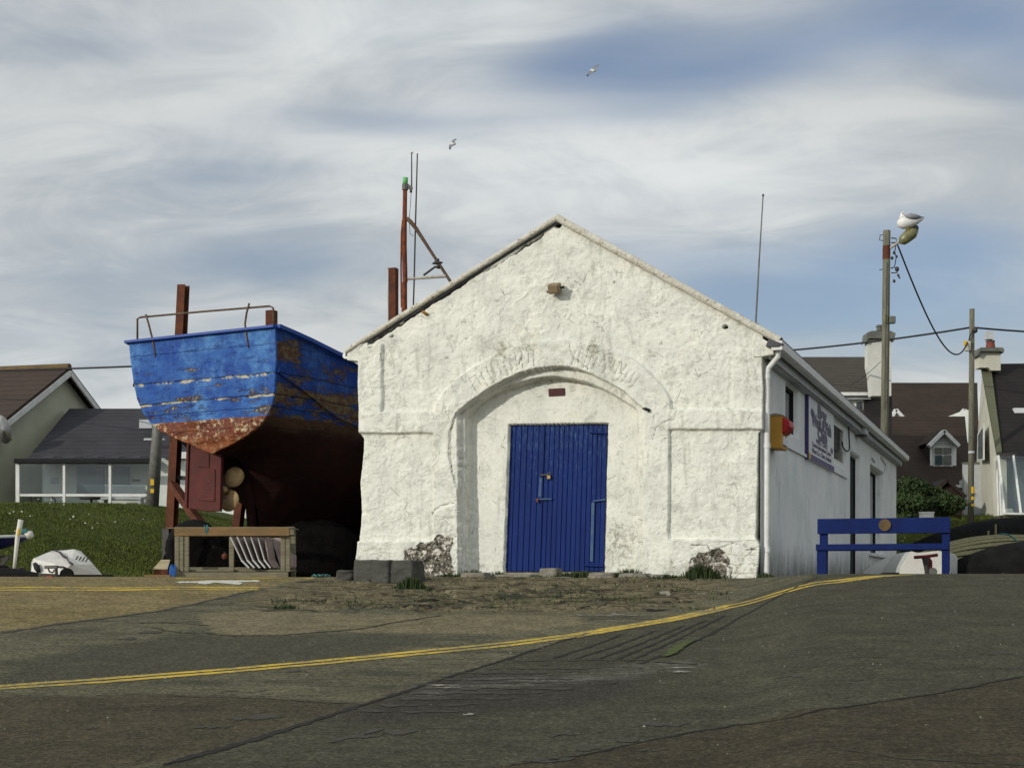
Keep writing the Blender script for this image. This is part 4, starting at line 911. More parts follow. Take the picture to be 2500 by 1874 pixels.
# yellow box with a red front
w0, z0 = Sd(1885,1013); w1, z1 = Sd(1884,1097)
bxr = shed_thing('lifesaving_box','yellow metal box with a bulging red front beside the white downpipe','rescue box',(US,.62,z1))
hh_ = L(1880,1015,.6)[2]-L(1880,1099,.6)[2]
W_ = .19; D_ = .46
mb = MB(); mb.prism([(0.0,0),(W_*.95,-.012),(W_,hh_*.94),(W_*.5,hh_*1.0),(0,hh_*.98)],1,0,D_); mb.build('cabinet','box_yellow',bxr,bevel=.012)
mb = MB(); mb.prism([(0.0,hh_*.97),(W_*.5,hh_*1.01),(W_+.01,hh_*.955),(W_+.01,hh_*.93),(0,hh_*.93)],1,-.012,D_+.012); mb.build('lid','box_grey',bxr,bevel=.006)
mb = MB(); mb.prism([(W_*.9,hh_*.42),(W_+.03,hh_*.42),(W_+.10,hh_*.62),(W_+.09,hh_*.80),(W_+.0,hh_*.90),(W_*.9,hh_*.90)],1,.03,D_-.03); mb.build('red_panel','paint_red',bxr,bevel=.02)
mb = MB(); mb.bb((W_*.97,.08,hh_*.10),(W_+.012,D_-.08,hh_*.34)); mb.build('notice','sign_white',bxr)
# sign board
sw0 = Sd(1966,960); sw1 = Sd(2029,1007); zt = (sw0[1]+sw1[1])/2; sb0 = Sd(1966,1113); sb1 = Sd(2029,1148); zb_ = (sb0[1]+sb1[1])/2-.03
SW = sw1[0]-sw0[0]; SH = zt-zb_
sg = shed_thing('club_sign','white sign board with dark bubble lettering and a purple edge on the side wall','sign',(US,sw0[0],zb_))
# its own frame: x toward the viewer of the side wall, y along the wall, z up
MB().bb((.0,0,0),(.05,SW,SH)).build('board','sign_white',sg)
mb = MB(); mb.bb((.051,.0,-.0),(.056,SW,.09)); mb.build('purple_band','sign_purple',sg)
mb = MB(); mb.bb((.0,-.05,-.02),(.058,-.002,SH)); mb.build('edge_strip','sign_purple',sg)
MB().bb((.058,.02,.0),(.062,.16,.10)).build('yellow_corner','paint_yellow',sg)
def text_on(parent, txt, y, z, size, mat, x=.053, sxx=1.0, name='lettering', wt=.0, rot=0):
    cu = bpy.data.curves.new('t','FONT'); cu.body = txt; cu.size = size; cu.extrude = .001; cu.align_x = 'CENTER'; cu.offset = wt; cu.resolution_u = 3
    o = bpy.data.objects.new('t', cu); C.objects.link(o)
    dg = bpy.context.evaluated_depsgraph_get(); me = bpy.data.meshes.new_from_object(o.evaluated_get(dg)); bpy.data.objects.remove(o)
    # text lies in x-y plane: turn so that it reads along +y (local) and faces +x
    for v_ in me.vertices:
        a, b, c2 = v_.co; a *= sxx
        v_.co = (x+c2, y+a*math.cos(rot)-b*math.sin(rot), z+b*math.cos(rot)+a*math.sin(rot))
    me.materials.clear(); me.materials.append(MATS[mat])
    o = bpy.data.objects.new(name, me); C.objects.link(o); o.parent = parent; return o
text_on(sg,'Bay',SW*.50,SH*.73,.30,'sign_dark',sxx=2.4,wt=.022)
text_on(sg,'West & Fish',SW*.50,SH*.56,.26,'sign_dark',sxx=1.75,wt=.022)
text_on(sg,'Club',SW*.52,SH*.40,.25,'sign_dark',sxx=2.3,wt=.022)
text_on(sg,'WEST COAST',SW*.50,SH*.305,.11,'sign_dark',sxx=2.0,wt=.003)
text_on(sg,'Tourist Information Centre',SW*.50,SH*.225,.10,'sign_dark',sxx=2.0,wt=.003)
text_on(sg,'West Co. Clare, Ireland',SW*.50,SH*.125,.11,'sign_dark',sxx=2.1,wt=.004)
mb = MB()
def fish(y,z,l,h):
    pts = [(y-l,z),(y-l*.4,z+h*.8),(y+l*.3,z+h*.6),(y+l*.7,z+h*.1),(y+l,z+h*.7),(y+l,z-h*.7),(y+l*.7,z-h*.1),(y+l*.2,z-h*.7),(y-l*.5,z-h*.7)]
    mb.prism(pts,0,.0515,.054)
fish(SW*.90,SH*.33,.16,.07); mb.build('fish_emblem','sign_dark',sg)
mb = MB(); fish(SW*.14,SH*.74,.20,.09); mb.build('fish_emblem','sign_purple',sg)
# black hose hanging by the small window
q0 = Sd(2066,1030); q1 = Sd(2066,1090); q2 = Sd(2052,1100)
mb = MB(); pts = [(US+.04,q0[0],q0[1]),(US+.05,q0[0]+.1,q0[1]-.5)]
for t in range(9):
    a = math.pi*t/8; pts.append((US+.05, q0[0]-.45+.55*math.cos(a*1.0), q1[1]-.12*math.sin(a)))
hz = mb.tube(pts,.014,8).build('hose','cable',None)
for v_ in hz.data.vertices: v_.co = ROOTM[shed] @ v_.co
props(hz,'thin black hose looped on the wall beside the small side window','hose')
# junction block under the eave
q = Sd(2092,1045); jb = shed_thing('alarm_box','small grey box fixed under the eave above the side doorway','box',(US,q[0]-.4,q[1]-.16))
MB().bb((0,0,0),(.22,.55,.22)).build('casing','dull_white',jb,bevel=.02); MB().bb((.04,.06,-.03),(.18,.49,.0)).build('grille','dark_metal',jb)
# whip antenna standing on the roof
a = L(1843,778,.0); ro = shed_thing('whip_antenna','thin whip antenna standing on the right edge of the boathouse roof','antenna',(L(1844,790,.8)[0],.8,L(1844,790,.8)[2]))
t0 = Vector(L(1863,478,.8))-Vector(L(1844,790,.8))
MB().tube([(0,0,-.1),t0*.5,t0],[.014,.011,.008],8).build('rod','grey_metal',ro); MB().tube([t0*.995,t0*1.012],.014,8).build('tip','dark_metal',ro); MB().box((0,0,-.05),(.09,.09,.1)).build('foot','grey_metal',ro)
# stone block against the left corner
p0 = G(862,1421); sbk = thing('stone_block','big grey stone block leaning at the left corner of the boathouse','stone block', (p0.x,p0.y,p0.z-.02), ROT)
wB = (1016-862)*p0.y/F/.98; hB = 58*p0.y/F
import bmesh
def rough_block(name, w, d, h, parent, mat, amp=.02, seed=1, skew=.05, cuts=9, taper=.05):
    bm = bmesh.new(); bmesh.ops.create_cube(bm, size=1); bmesh.ops.subdivide_edges(bm, edges=bm.edges, cuts=cuts, use_grid_fill=True)
    rr = np.random.default_rng(seed)
    for v_ in bm.verts:
        x, y, z = v_.co; 
        z01 = z+.5; x *= 1-taper*z01
        nn = float(fbm(np.array([x*3+seed]), np.array([z*3+y*5]), seed, 4)[0])-.5
        v_.co = ((x+.5)*w + skew*z01*w + nn*amp*2, (y+.5)*d+nn*amp*2, z01*h+nn*amp*1.2)
    me = bpy.data.meshes.new(name); bm.to_mesh(me); bm.free(); me.materials.append(MATS[mat]); me.polygons.foreach_set('use_smooth',[True]*len(me.polygons))
    o = bpy.data.objects.new(name, me); C.objects.link(o); o.parent = parent; return o
rough_block('block', wB*.60, .45, hB, sbk, 'stone_block', .020, 3, .03, 11, .02); o = rough_block('block', wB*.43, .40, hB*.96, sbk, 'stone_block', .028, 8, -.04, 11, .10); o.location = (wB*.565,.03,0)
p0 = G(835,1413); rk = rough_block('boulder', .26,.22,.13,None,'stone_block',.03,12,.0,6,.3); rk.location = (p0.x-.1,p0.y,p0.z-.02); props(rk,'small rounded stone lying left of the big grey stone block','stone')
def FB(px, off):
    l = L(px, 1412, off); w_ = ROOTM[shed] @ Vector(l); return Vector((w_.x, w_.y, gz(w_.x, w_.y)))
# flat stones along the threshold
for i,(x0,x1,y,h) in enumerate(((1122,1190,1412,.05),(1195,1262,1407,.05),(1315,1362,1406,.10),(1366,1428,1404,.07),(1432,1500,1409,.06),(1505,1580,1413,.06),(1330,1395,1416,.04),(1560,1625,1411,.05),(1250,1300,1414,.04))):
    p = FB(x0, -.05-(y-1403)*.045); wd = (x1-x0)*p.y/F
    o = rough_block('threshold_stone', wd, .22+.06*(i%3), h+.05, None, 'flag_stone', .015, 30+i, .02, 6, .12); o.location = (p.x,p.y-.05,p.z-.035); o.rotation_euler = (0,0,ROT+random.uniform(-.1,.1))
    lab = ['flat stone at the foot of the left jamb, end of the threshold row','flat stone just left of the blue door foot','thick pale stone below the middle of the blue door','flat stone below the right half of the blue door','stone under the right edge of the blue door','wide stone right of the doorway among the weeds','thin stone lying in front of the thick pale threshold stone','stone at the foot of the right jamb','small stone in front of the left half of the door'][i]
    props(o, lab, 'stone', 'flat stones along the doorway')
# weeds
def tuft(x, y, wdt, h, nb, lab, spread=.12, dead=0):
    p = FB(x, -.12-(y-1400)*.02) if y < 1430 else G(x, y); W = wdt*p.y/F; H = h*p.y/F; mb = MB()
    for i in range(nb):
        bx = random.gauss(0, W*.3); by = random.uniform(-spread, spread); hh2 = H*random.uniform(.35,1.0)*max(.25,1-(abs(bx)/(W*.75))**2)
        lx = random.uniform(-.5,.5)*hh2*.7; ly = random.uniform(-.5,.5)*hh2*.6; ww = random.uniform(.006,.014); an = random.uniform(0,3.14)
        dx, dy = math.cos(an)*ww, math.sin(an)*ww
        mb.add([(bx-dx,by-dy,-.02),(bx+dx,by+dy,-.02),(bx+lx*.4+dx*.7,by+ly*.4+dy*.7,hh2*.6),(bx+lx*.4-dx*.7,by+ly*.4-dy*.7,hh2*.6),(bx+lx,by+ly,hh2)],[(0,1,2,3),(3,2,4)])
    o = mb.build('weed_tuft','weed',None,recalc=False); o.location = p; props(o, lab, 'weeds', 'weeds growing along the wall foot'); return o
tuft(1004,1436,60,34,420,'dark green weed clump at the right end of the big stone block')
tuft(1150,1400,80,26,300,'grass blades standing inside the left jamb of the arch')
tuft(1215,1396,50,26,150,'thin grass just left of the blue door')
tuft(1413,1403,110,22,420,'low weed clump under the right half of the blue door')
tuft(1537,1401,80,38,480,'bushy weed clump right of the blue door')
tuft(1712,1419,80,44,520,'tall dark weed clump against the broken stonework by the right corner',.10)
tuft(1868,1413,34,16,140,'small grass tuft at the foot of the downpipe')
tuft(1090,1408,70,16,240,'low weeds between the stone block and the left jamb')
tuft(1290,1413,120,10,300,'low creeping weeds in front of the threshold stones')
tuft(1628,1414,80,12,240,'low grass at the foot of the right pillar')
tuft(700,1482,60,7,220,'mossy tuft out on the concrete left of the boathouse',.2)
# ------------------------------------------------------------------ fishing boat on its cradle
bd = 24.0; bx0 = (505-CX)/F*bd
boat = thing('fishing_boat','old blue and red wooden fishing boat propped up beside the boathouse','boat',(bx0,bd,0.0),ROT, roll=-R(1.6))
BM = ROOTM[boat]
def Lb(px, py, off=0.0, origin=None):
    """photo point -> boat coordinates on the plane off metres forward of the stern"""
    rx, rz = (px-CX)/F, (HZ-py)/F
    d = (bx0*nx+bd*ny+off)/(rx*nx+ny); return BM.inverted() @ Vector((rx*d, d, rz*d))
# stern outline in boat coordinates
tr_px = [(318,836),(500,815),(674,798),(677,850),(676,900),(674,950),(668,985),(656,1014),(636,1040),(606,1062),(572,1083),(540,1098),(522,1108),(505,1102),(470,1086),(430,1070),(398,1054),(372,1034),(352,1008),(338,975),(329,930),(322,880)]
tr = [Lb(*p) for p in tr_px]
# half profile: sheer -> keel for the right and left sides, 12 points each
def resamp(pts, nn):
    pts = [Vector(p) for p in pts]; ds = [0]
    for a, b in zip(pts[:-1], pts[1:]): ds.append(ds[-1]+(b-a).length)
    out = []
    for i in range(nn):
        t = ds[-1]*i/(nn-1); j = max(k for k in range(len(ds)) if ds[k] <= t+1e-9); j = min(j, len(pts)-2)
        f = (t-ds[j])/max(ds[j+1]-ds[j],1e-9); out.append(pts[j].lerp(pts[j+1], f))
    return out
NP = 16
starb = [ (v.x, v.z) for v in tr[2:13] ]; port = [ (v.x, v.z) for v in ([tr[0]]+tr[:12:-1]) ]
def rs(p): return [(q.x,q.y) for q in resamp([Vector((a,b,0)) for a,b in p], NP)]
S0 = rs(starb); P0 = rs(port)
cxb = S0[-1][0]
half = {1.4:[(1.42,3.86),(1.46,3.4),(1.46,2.95),(1.40,2.60),(1.22,2.25),(.85,1.85),(.45,1.50),(.16,1.2),(.07,.95),(.06,.42)],
        4.0:[(1.72,3.62),(1.76,3.1),(1.72,2.6),(1.60,2.15),(1.32,1.70),(.90,1.32),(.48,1.05),(.16,.85),(.07,.72),(.06,.40)],
        7.0:[(1.66,3.85),(1.62,3.2),(1.52,2.6),(1.35,2.05),(1.05,1.6),(.70,1.25),(.38,1.02),(.14,.86),(.07,.74),(.06,.42)],
        9.6:[(1.12,4.35),(1.0,3.6),(.84,2.9),(.66,2.3),(.46,1.8),(.30,1.4),(.17,1.1),(.09,.9),(.06,.75),(.05,.48)],
        11.4:[(.06,5.0),(.05,4.3),(.05,3.6),(.05,2.9),(.05,2.3),(.05,1.8),(.05,1.4),(.05,1.1),(.05,.9),(.04,.6)]}
stn_y = [0,.3,.6,.9,1.1,1.25,1.33,1.4,2.2,3.1,4.0,5.0,6.0,7.0,8.0,8.9,9.6,10.3,10.9,11.4]
keysy = [0,1.4,4.0,7.0,9.6,11.4]
def sect(y, sgn):
    K = {0:(S0 if sgn>0 else [(2*cxb-a,b) for a,b in P0])}
    for k_ in half: K[k_] = rs([(a+cxb,b) for a,b in half[k_]])
    out = []
    for j in range(NP):
        xs_ = [K[k_][j][0]-cxb for k_ in keysy]; zs_ = [K[k_][j][1] for k_ in keysy]
        i = max(t for t in range(len(keysy)-1) if keysy[t] <= y+1e-9); t = (y-keysy[i])/(keysy[i+1]-keysy[i])
        def cat(v):
            p0 = v[max(i-1,0)]; p1=v[i]; p2=v[i+1]; p3=v[min(i+2,len(v)-1)]
            return .5*((2*p1)+(-p0+p2)*t+(2*p0-5*p1+4*p2-p3)*t*t+(-p0+3*p1-3*p2+p3)*t**3)
        hx = cat(xs_) if i>0 else xs_[0]+(xs_[1]-xs_[0])*(1-(1-t)**1.5); hz2 = cat(zs_) if i > 0 else zs_[0]+(zs_[1]-zs_[0])*t**(1+5*(j/(NP-1))**5)
        out.append((cxb+sgn*max(hx,.03), hz2))
    return out
for sgn in (1,-1):
    X = np.zeros((len(stn_y),NP)); Y = X.copy(); Z = X.copy()
    for i, y in enumerate(stn_y):
        for j,(a,b) in enumerate(sect(y,sgn)): X[i,j]=a; Z[i,j]=b; Y[i,j]=y+(.0 if i else 0)
    if sgn < 0: X = X[:,::-1]; Y = Y[:,::-1]; Z = Z[:,::-1]
    gridmesh('hull', X, Y, Z, 'hull_paint_shaded', boat)
# keel sole, deck and transom
mb = MB(); mb.bb((cxb-.065,1.15,.34),(cxb+.065,11.0,.60)); mb.build('keel','hull_paint_shaded',boat)
mb = MB(); vs = []; fs = []
for i, y in enumerate(stn_y):
    a = sect(y,1)[1]; b = sect(y,-1)[1]; z = a[1]-.35 if y > 0 else a[1]-.2
    vs += [(b[0]+.05,y+.03,z),(a[0]-.05,y+.03,z)]
for i in range(len(stn_y)-1): fs.append((2*i,2*i+1,2*i+3,2*i+2))
mb.add(vs, fs); mb.build('deck','wood_grey',boat)
poly = [(v.x,v.z) for v in tr]
def transom():
    """the flat stern, triangulated on a grid so the planking catches light"""
    mb = MB(); 
    mb.prism(poly,1,-.045,.03)
    return mb.build('transom','stern_paint',boat,bevel=.008)
transom()
mb = MB(); a = tr[0]; b = tr[2]
mb.bar((a.x-.05,-.03,a.z+.0),(b.x+.01,-.03,b.z+.0),.16,.045,(0,0,1)); mb.build('transom_cap','cap_blue',boat,bevel=.008)
mb = MB(); a2 = Lb(326,912); b2 = Lb(675,905)
for sgn in (1,-1):
    pts = [(sect(y,sgn)[0][0]+sgn*.01, y, sect(y,sgn)[0][1]+.01) for y in np.linspace(0,11.3,30)]
    m2 = MB()
    for p, q in zip(pts[:-1],pts[1:]): m2.bar(p,q,.15,.06,(0,0,1))
    m2.build('rail_cap','cap_blue',boat)
    m3 = MB(); pts = [(sect(y,sgn)[4][0]+sgn*.02, y, sect(y,sgn)[4][1]) for y in np.linspace(.0,11.2,30)]
    for p, q in zip(pts[:-1],pts[1:]): m3.bar(p,q,.05,.07,(0,0,1))
    m3.build('rubbing_strake','hull_paint_shaded',boat)
# stern rail and its brackets
mb = MB(); rp = [Lb(338,828),Lb(338,779),Lb(346,775),Lb(500,761),Lb(660,748),Lb(669,752),Lb(671,800)]
for p in rp: p.y = -.03
rl = mb.tube(rp,.017,8).build('stern_rail','rail_rust',boat,smooth=True)
for pts in ([(362,769),(368,795),(378,835),(384,872)],[(614,742),(606,765),(602,792),(606,822),(611,850)]):
    q = [Lb(*p) for p in pts]
    for k_, p in enumerate(q): p.y = -.05-.02*(k_==0)
    MB().tube(q,[.017]*(len(q)-1)+[.012],8).build('rail_bracket','rail_rust',boat,smooth=True)
# rudder, propeller, stern post
ro_ = .75
def Lr(px,py,off=.55): v = Lb(px,py,off); return (v.x,v.z)
mb = MB(); mb.prism([Lr(463,1083),Lr(505,1090),Lr(520,1100),Lr(545,1105),Lr(543,1160),Lr(541,1248),Lr(505,1248),Lr(460,1240),Lr(457,1230)],1,.50,.58)
rud = mb.build('rudder','rudder_red',boat,bevel=.012); ROOTM[rud] = BM
for (x0,y0,x1,y1) in ((488,1092,516,1140),(488,1143,530,1222)):
    m2 = MB(); m2.prism([Lr(x0,y0),Lr(x1,y0+3),Lr(x1-1,y1+2),Lr(x0-1,y1)],1,.485,.50); m2.build('stiffener','rudder_red',rud,bevel=.006)
m2 = MB(); m2.prism([Lr(462,1082),Lr(467,1082),Lr(462,1239),Lr(456,1239)],1,.47,.60); m2.build('rudder_edge','rudder_red',rud)
mb = MB(); a = Lb(519,1096,.62); b = Lb(545,1250,.95)
mb.bar((a.x,.75,a.z+.25),(a.x+.0,.75,a.z-.05),.10,.12); mb.bar((cxb,1.0,Lr(500,1090)[1]+.1),(cxb,1.22,.5),.12,.12,(1,0,0)); mb.build('stern_post','hull_paint_shaded',boat)
mb = MB(); mb.bb((cxb-.07,.55,.36),(cxb+.07,1.3,.47)); mb.build('skeg','hull_paint_shaded',boat)
def blade(pts, off, tw):
    q = [Lb(x,y,off) for x,y in pts]; c = sum(q, Vector())/len(q); m2 = MB()
    vs = []
    for p in q: p.y = off + (p.x-c.x)*tw
    k_ = len(q); vs = q+[p+Vector((0,.025,0)) for p in q]; c1 = c.copy(); c1.y = off-.03; c3 = c1+Vector((0,.07,0))
    fs = [(i,(i+1)%k_,2*k_) for i in range(k_)]+[((i+1)%k_+k_,i+k_,2*k_+1) for i in range(k_)]+[(i,i+k_,(i+1)%k_+k_,(i+1)%k_) for i in range(k_)]
    m2.add(vs+[c1,c3], fs); return m2
E = lambda cx,cy,rx,ry,rot,nn=16: [(cx+rx*math.cos(a)*math.cos(rot)-ry*math.sin(a)*math.sin(rot), cy+rx*math.cos(a)*math.sin(rot)+ry*math.sin(a)*math.cos(rot)) for a in [2*math.pi*i/nn for i in range(nn)]]
hub = MB().tube([Lb(548,1195,.66),Lb(548,1195,.95)],[.05,.075],12).build('propeller','propeller',boat,smooth=True); ROOTM[hub] = BM
blade(E(571,1164,18,25,.25),.76,.5).build('blade','propeller',hub,smooth=True)
blade(E(560,1222,30,25,-.5),.78,-.4).build('blade','propeller',hub,smooth=True)
blade(E(515,1200,24,18,.3),.80,.4).build('blade','propeller',hub,smooth=True)
# posts standing in the boat and mast with aerials
def vert(px, yt, d, zbot, wpx, name, mat, parent=boat, lean=0):
    M = ROOTM[parent].inverted(); a = M @ P(px,yt,d); b = M @ Vector((P(px,yt,d).x+lean, d, zbot)); w_ = wpx/F*d
    return MB().bar(b,a,w_,w_*.8,(0,1,0)).build(name,mat,parent,bevel=.01)
vert(663,758,25.2,3.6,24,'samson_post','rust_post')
mastd = 31.3
def Pm(px,py): return BM.inverted() @ P(px,py,mastd)
deckz = 3.4
mast = MB().tube([Vector((Pm(988,790).x,Pm(988,790).y,deckz)),Pm(987,745),Pm(987,690),Pm(989,688),Pm(987,600),Pm(988,525),Pm(989,460)],[.063,.062,.06,.054,.054,.048,.046],12).build('mast','rust',boat,smooth=True); ROOTM[mast] = BM
MB().tube([Pm(989,450),Pm(989,464)],.066,12).build('mast_collar','grey_metal',mast)
MB().tube([Pm(990,433),Pm(990,434),Pm(989,450)],[.03,.055,.055],12).build('navigation_light','light_green',mast,smooth=True)
MB().bar(Pm(993,452),Pm(1006,462),.07,.07).build('aerial_bracket','grey_metal',mast); 
MB().tube([Pm(1003,470),Pm(1005,455),Pm(1005,373)],[.03,.016,.012],8).build('aerial','dark_metal',mast); MB().tube([Pm(1005,374),Pm(1005,371)],.034,10).build('aerial_cap','gull_white',mast)
MB().tube([Pm(1009,750),Pm(1011,690),Pm(1014,560),Pm(1019,375)],[.018,.018,.018,.014],8).build('long_aerial','dark_metal',mast)
MB().tube([Pm(980,750),Pm(979,650),Pm(980,570),Pm(983,537)],.018,8).build('stay_pipe','rust',mast)
MB().tube([Pm(993,533),Pm(1002,541),Pm(1016,558),Pm(1045,603),Pm(1097,683),Pm(1130,735)],[.045,.045,.042,.034,.032,.032],8).build('boom','rail_rust',mast,smooth=True)
MB().tube([Pm(992,681),Pm(1040,678),Pm(1088,674)],[.028,.028,.036],8).build('spreader','rusty_white',mast)
MB().tube([Pm(1034,672),Pm(1064,650)],.024,8).build('brace','dark_metal',mast)
m2 = MB(); c = Pm(1068,642); m2.ball(c,(.13,.06,.03),12,6); m2.tube([c+Vector((-.02,0,0)),c+Vector((.03,0,.09))],[.07,.02],8); m2.tube([Pm(1069,655),Pm(1072,640)],[.05,.03],8); m2.build('horn_speaker','dark_metal',mast,smooth=True)
MB().tube([Pm(1004,470),Pm(1002,500),Pm(999,540),Pm(1001,570),Pm(1009,576)],.006,5).build('wire','cable',mast)
wp = vert(959,655,31.8,3.2,23,'wheelhouse_post','rust_post')
vert(947,656,31.75,3.3,4,'post_sunlit_side','dull_white')  # pale strip paints the white, sunlit left side of the post
# steel props of the cradle
def prop_post(name, lab, top, bot, w_, dep, zg0):
    d = top[2]; base = Vector((P(bot[0],bot[1],bot[2]).x, bot[2], zg0))
    t = thing(name, lab, 'prop', base, ROT); ROOT = ROOTM[t]
    a = ROOT.inverted() @ base; b = ROOT.inverted() @ P(*top)
    # H section
    dirv = (b-a).normalized(); mb = MB(); mb.bar(a+Vector((0,-dep/2,0)),b+Vector((0,-dep/2,0)),w_,.014,(0,1,0)); mb.bar(a+Vector((0,dep/2,0)),b+Vector((0,dep/2,0)),w_,.014,(0,1,0)); mb.bar(a,b,.014,dep-.015,(0,1,0))
    mb.build('steel_beam','rust_post',t); return t
dp = 25.6
zgp = gz(P(414,1400,dp).x,dp)
pr = prop_post('hull_prop','tall rusty steel beam propping the left side of the boat hull',(448,696,dp),(413,1400,dp),.155,.14,zgp)
M = ROOTM[pr].inverted()
MB().bar(M@P(420,1180,dp-.05), M@P(508,1305,dp-.9),.13,.12).build('diagonal_brace','rust_post',pr)
MB().bar(M@P(420,1164,dp), M@P(560,1176,dp),.05,.07).build('cross_bar','dark_metal',pr)
MB().tube([M@P(425,1345,dp-.12),M@P(436,1395,dp-.14)],.012,6).build('chain_rod','grey_metal',pr)
MB().bb(M@P(405,1290,dp)-Vector((.0,.12,0)),M@P(425,1400,dp)+Vector((0,.0,0))).build('lower_sleeve','dark_metal',pr)
# keel blocks
for i,(y,lab) in enumerate(((1.9,'stack of dark timbers under the stern end of the keel'),(4.8,'stack of dark timbers under the middle of the keel'),(8.0,'stack of dark timbers under the bow end of the keel'))):
    p = BM @ Vector((cxb,y,0)); g = gz(p.x,p.y); top = (BM @ Vector((cxb,y,.34))).z
    t = thing('keel_block',lab,'keel block',(p.x,p.y,g),ROT,'timber stacks under the keel')
    nlay = max(1, round((top-g)/.12)); hl = (top-g)/nlay
    for k_ in range(nlay): MB().box((0,0,hl*(k_+.5)),(.9-.05*k_,.28,hl*.94)).build('timber','wood_grey' if k_%2 else 'rust_post',t,bevel=.01)
for i,(y,sg_,lab) in enumerate(((3.0,1,'timber shore bracing the right bilge near the stern'),(6.2,1,'timber shore bracing the right bilge amidships'),(3.4,-1,'timber shore bracing the left bilge'))):
    a = BM @ Vector((cxb+sg_*1.75,y,0)); a.z = gz(a.x,a.y)-.02; b = BM @ Vector((cxb+sg_*1.45,y,2.0))
    t = thing('bilge_shore',lab,'shore',a,0,'shores along the boat hull'); MB().bar((0,0,0),b-a,.16,.16).build('timber','rust_post',t,bevel=.01)
# black mounds added beneath the hull so the space there stays dark
def heap(name, lab, cat, c, rad, h, seed, mat='mound_black', amp=.25, nn=44, rz=0):
    th_ = np.linspace(0,2*np.pi,nn*2+1); rr = np.linspace(0,1,nn//2); A, B = np.meshgrid(th_, rr)
    X = np.cos(A)*B*rad[0]; Y = np.sin(A)*B*rad[1]; prof = np.clip(1-B**2.6,0,1)**.6
    nz_ = fbm(X*1.6+seed, Y*1.6+seed, seed, 5); Z = prof*h*(1-amp+2*amp*nz_) ; Z[:, -1] = Z[:, 0]
    co_s, si_s = math.cos(rz), math.sin(rz); X2 = X*co_s-Y*si_s; Y2 = X*si_s+Y*co_s
    Zt = terr(X2+c[0], Y2+c[1])-c[2]
    o = gridmesh(name, X2, Y2, Z+Zt-.02, mat); o.location = c; return props(o,lab,cat)
p = P(545,1400,23.75); heap('shade_mound','added black mound for the shade seen through the rack behind the leaning panels','nets',(p.x,p.y,gz(p.x,p.y)),(1.05,.42),.80,10)
p = BM @ Vector((cxb+1.05,1.5,0)); heap('shade_mound','added black mound for the shade in the gap between the boat and the boathouse','nets',(p.x,p.y,gz(p.x,p.y)),(1.0,1.3),.95,5)
p = BM @ Vector((cxb+1.2,5.0,0)); heap('shade_mound','larger added black mound for the shade further back under the boat hull','nets',(p.x,p.y,gz(p.x,p.y)),(1.3,2.2),1.35,6)
p = BM @ Vector((cxb-.5,4.6,0)); heap('shade_mound','low added black mound for the shade behind the tyre under the boat','nets',(p.x,p.y,gz(p.x,p.y)),(1.0,1.6),.7,7)
p = BM @ Vector((cxb-.2,7.2,0)); heap('shade_mound','broad added black mound for the shade behind the rear timber stack','nets',(p.x,p.y,gz(p.x,p.y)),(1.5,1.6),1.0,9)
p = BM @ Vector((cxb+.3,11.0,0)); heap('shade_mound','added black mound for the shade beneath the bow','nets',(p.x,p.y,gz(p.x,p.y)),(2.2,1.2),1.5,8)
# ------------------------------------------------------------------ timber frame with panels, tyre, box
fd = 22.4
p0 = P(420,1408,fd); frg = gz(p0.x,p0.y); FR = thing('timber_frame','low weathered timber rack standing under the stern of the boat','timber rack',(p0.x,p0.y,frg-.01),-R(3)); M = ROOTM[FR].inverted()
def q3(px,py,dy=0): v = M @ P(px,py,fd+dy); return v
def tb(name,x0,y0,x1,y1,dy,dep,mat,lab=None):
    a = q3(x0,y0,dy); b = q3(x1,y1,dy); z0_ = min(a.z,b.z); z1_ = max(a.z,b.z)
    return MB().bb((min(a.x,b.x),a.y,z0_),(max(a.x,b.x),a.y+dep,z1_)).build(name,mat,FR,bevel=.008)
tb('top_rail',425,1287,709,1308,0,.06,'wood_orange'); tb('top_rail',426,1286,722,1306,.75,.06,'wood_grey')
tb('bottom_rail',424,1396,706,1409,0,.06,'wood_grey'); tb('bottom_rail',440,1384,700,1396,.35,.06,'wood_grey')
for x0,x1 in ((426,437),(438,448),(450,461),(559,571),(685,696),(697,708)): tb('upright',x0,1309,x1,1395,.003,.05,'wood_grey')
for x0,x1 in ((709.5,721),(428,440)): tb('upright',x0,1288,x1,1408,.70,.06,'wood_grey')
m2 = MB(); m2.bb(q3(709.5,1287,.06),q3(722,1293,.70)); m2.build('end_rail','wood_grey',FR); m2 = MB(); m2.bb(q3(426,1287,.07),q3(437,1293,.69)); m2.build('end_rail','wood_grey',FR)
tb('shelf',430,1390,708,1395,.10,.60,'wood_grey')
m2 = MB()
for k_ in range(5): a = q3(503+random.uniform(-3,3),1284,-.02); m2.tube([a+Vector((random.uniform(-.03,.03),0,.02)),a+Vector((random.uniform(-.03,.03),-.01,-.05)),a+Vector((random.uniform(-.05,.05),0,-.13))],.007,5)
m2.build('rope_knot','rope_teal',FR)
labs = ['leftmost leaning pink panel in the rack','second leaning pink panel from the left in the rack','third leaning pink panel from the left in the rack','fourth leaning pink panel from the left in the rack','fifth leaning pink panel from the left in the rack','rightmost and widest leaning panel in the rack']
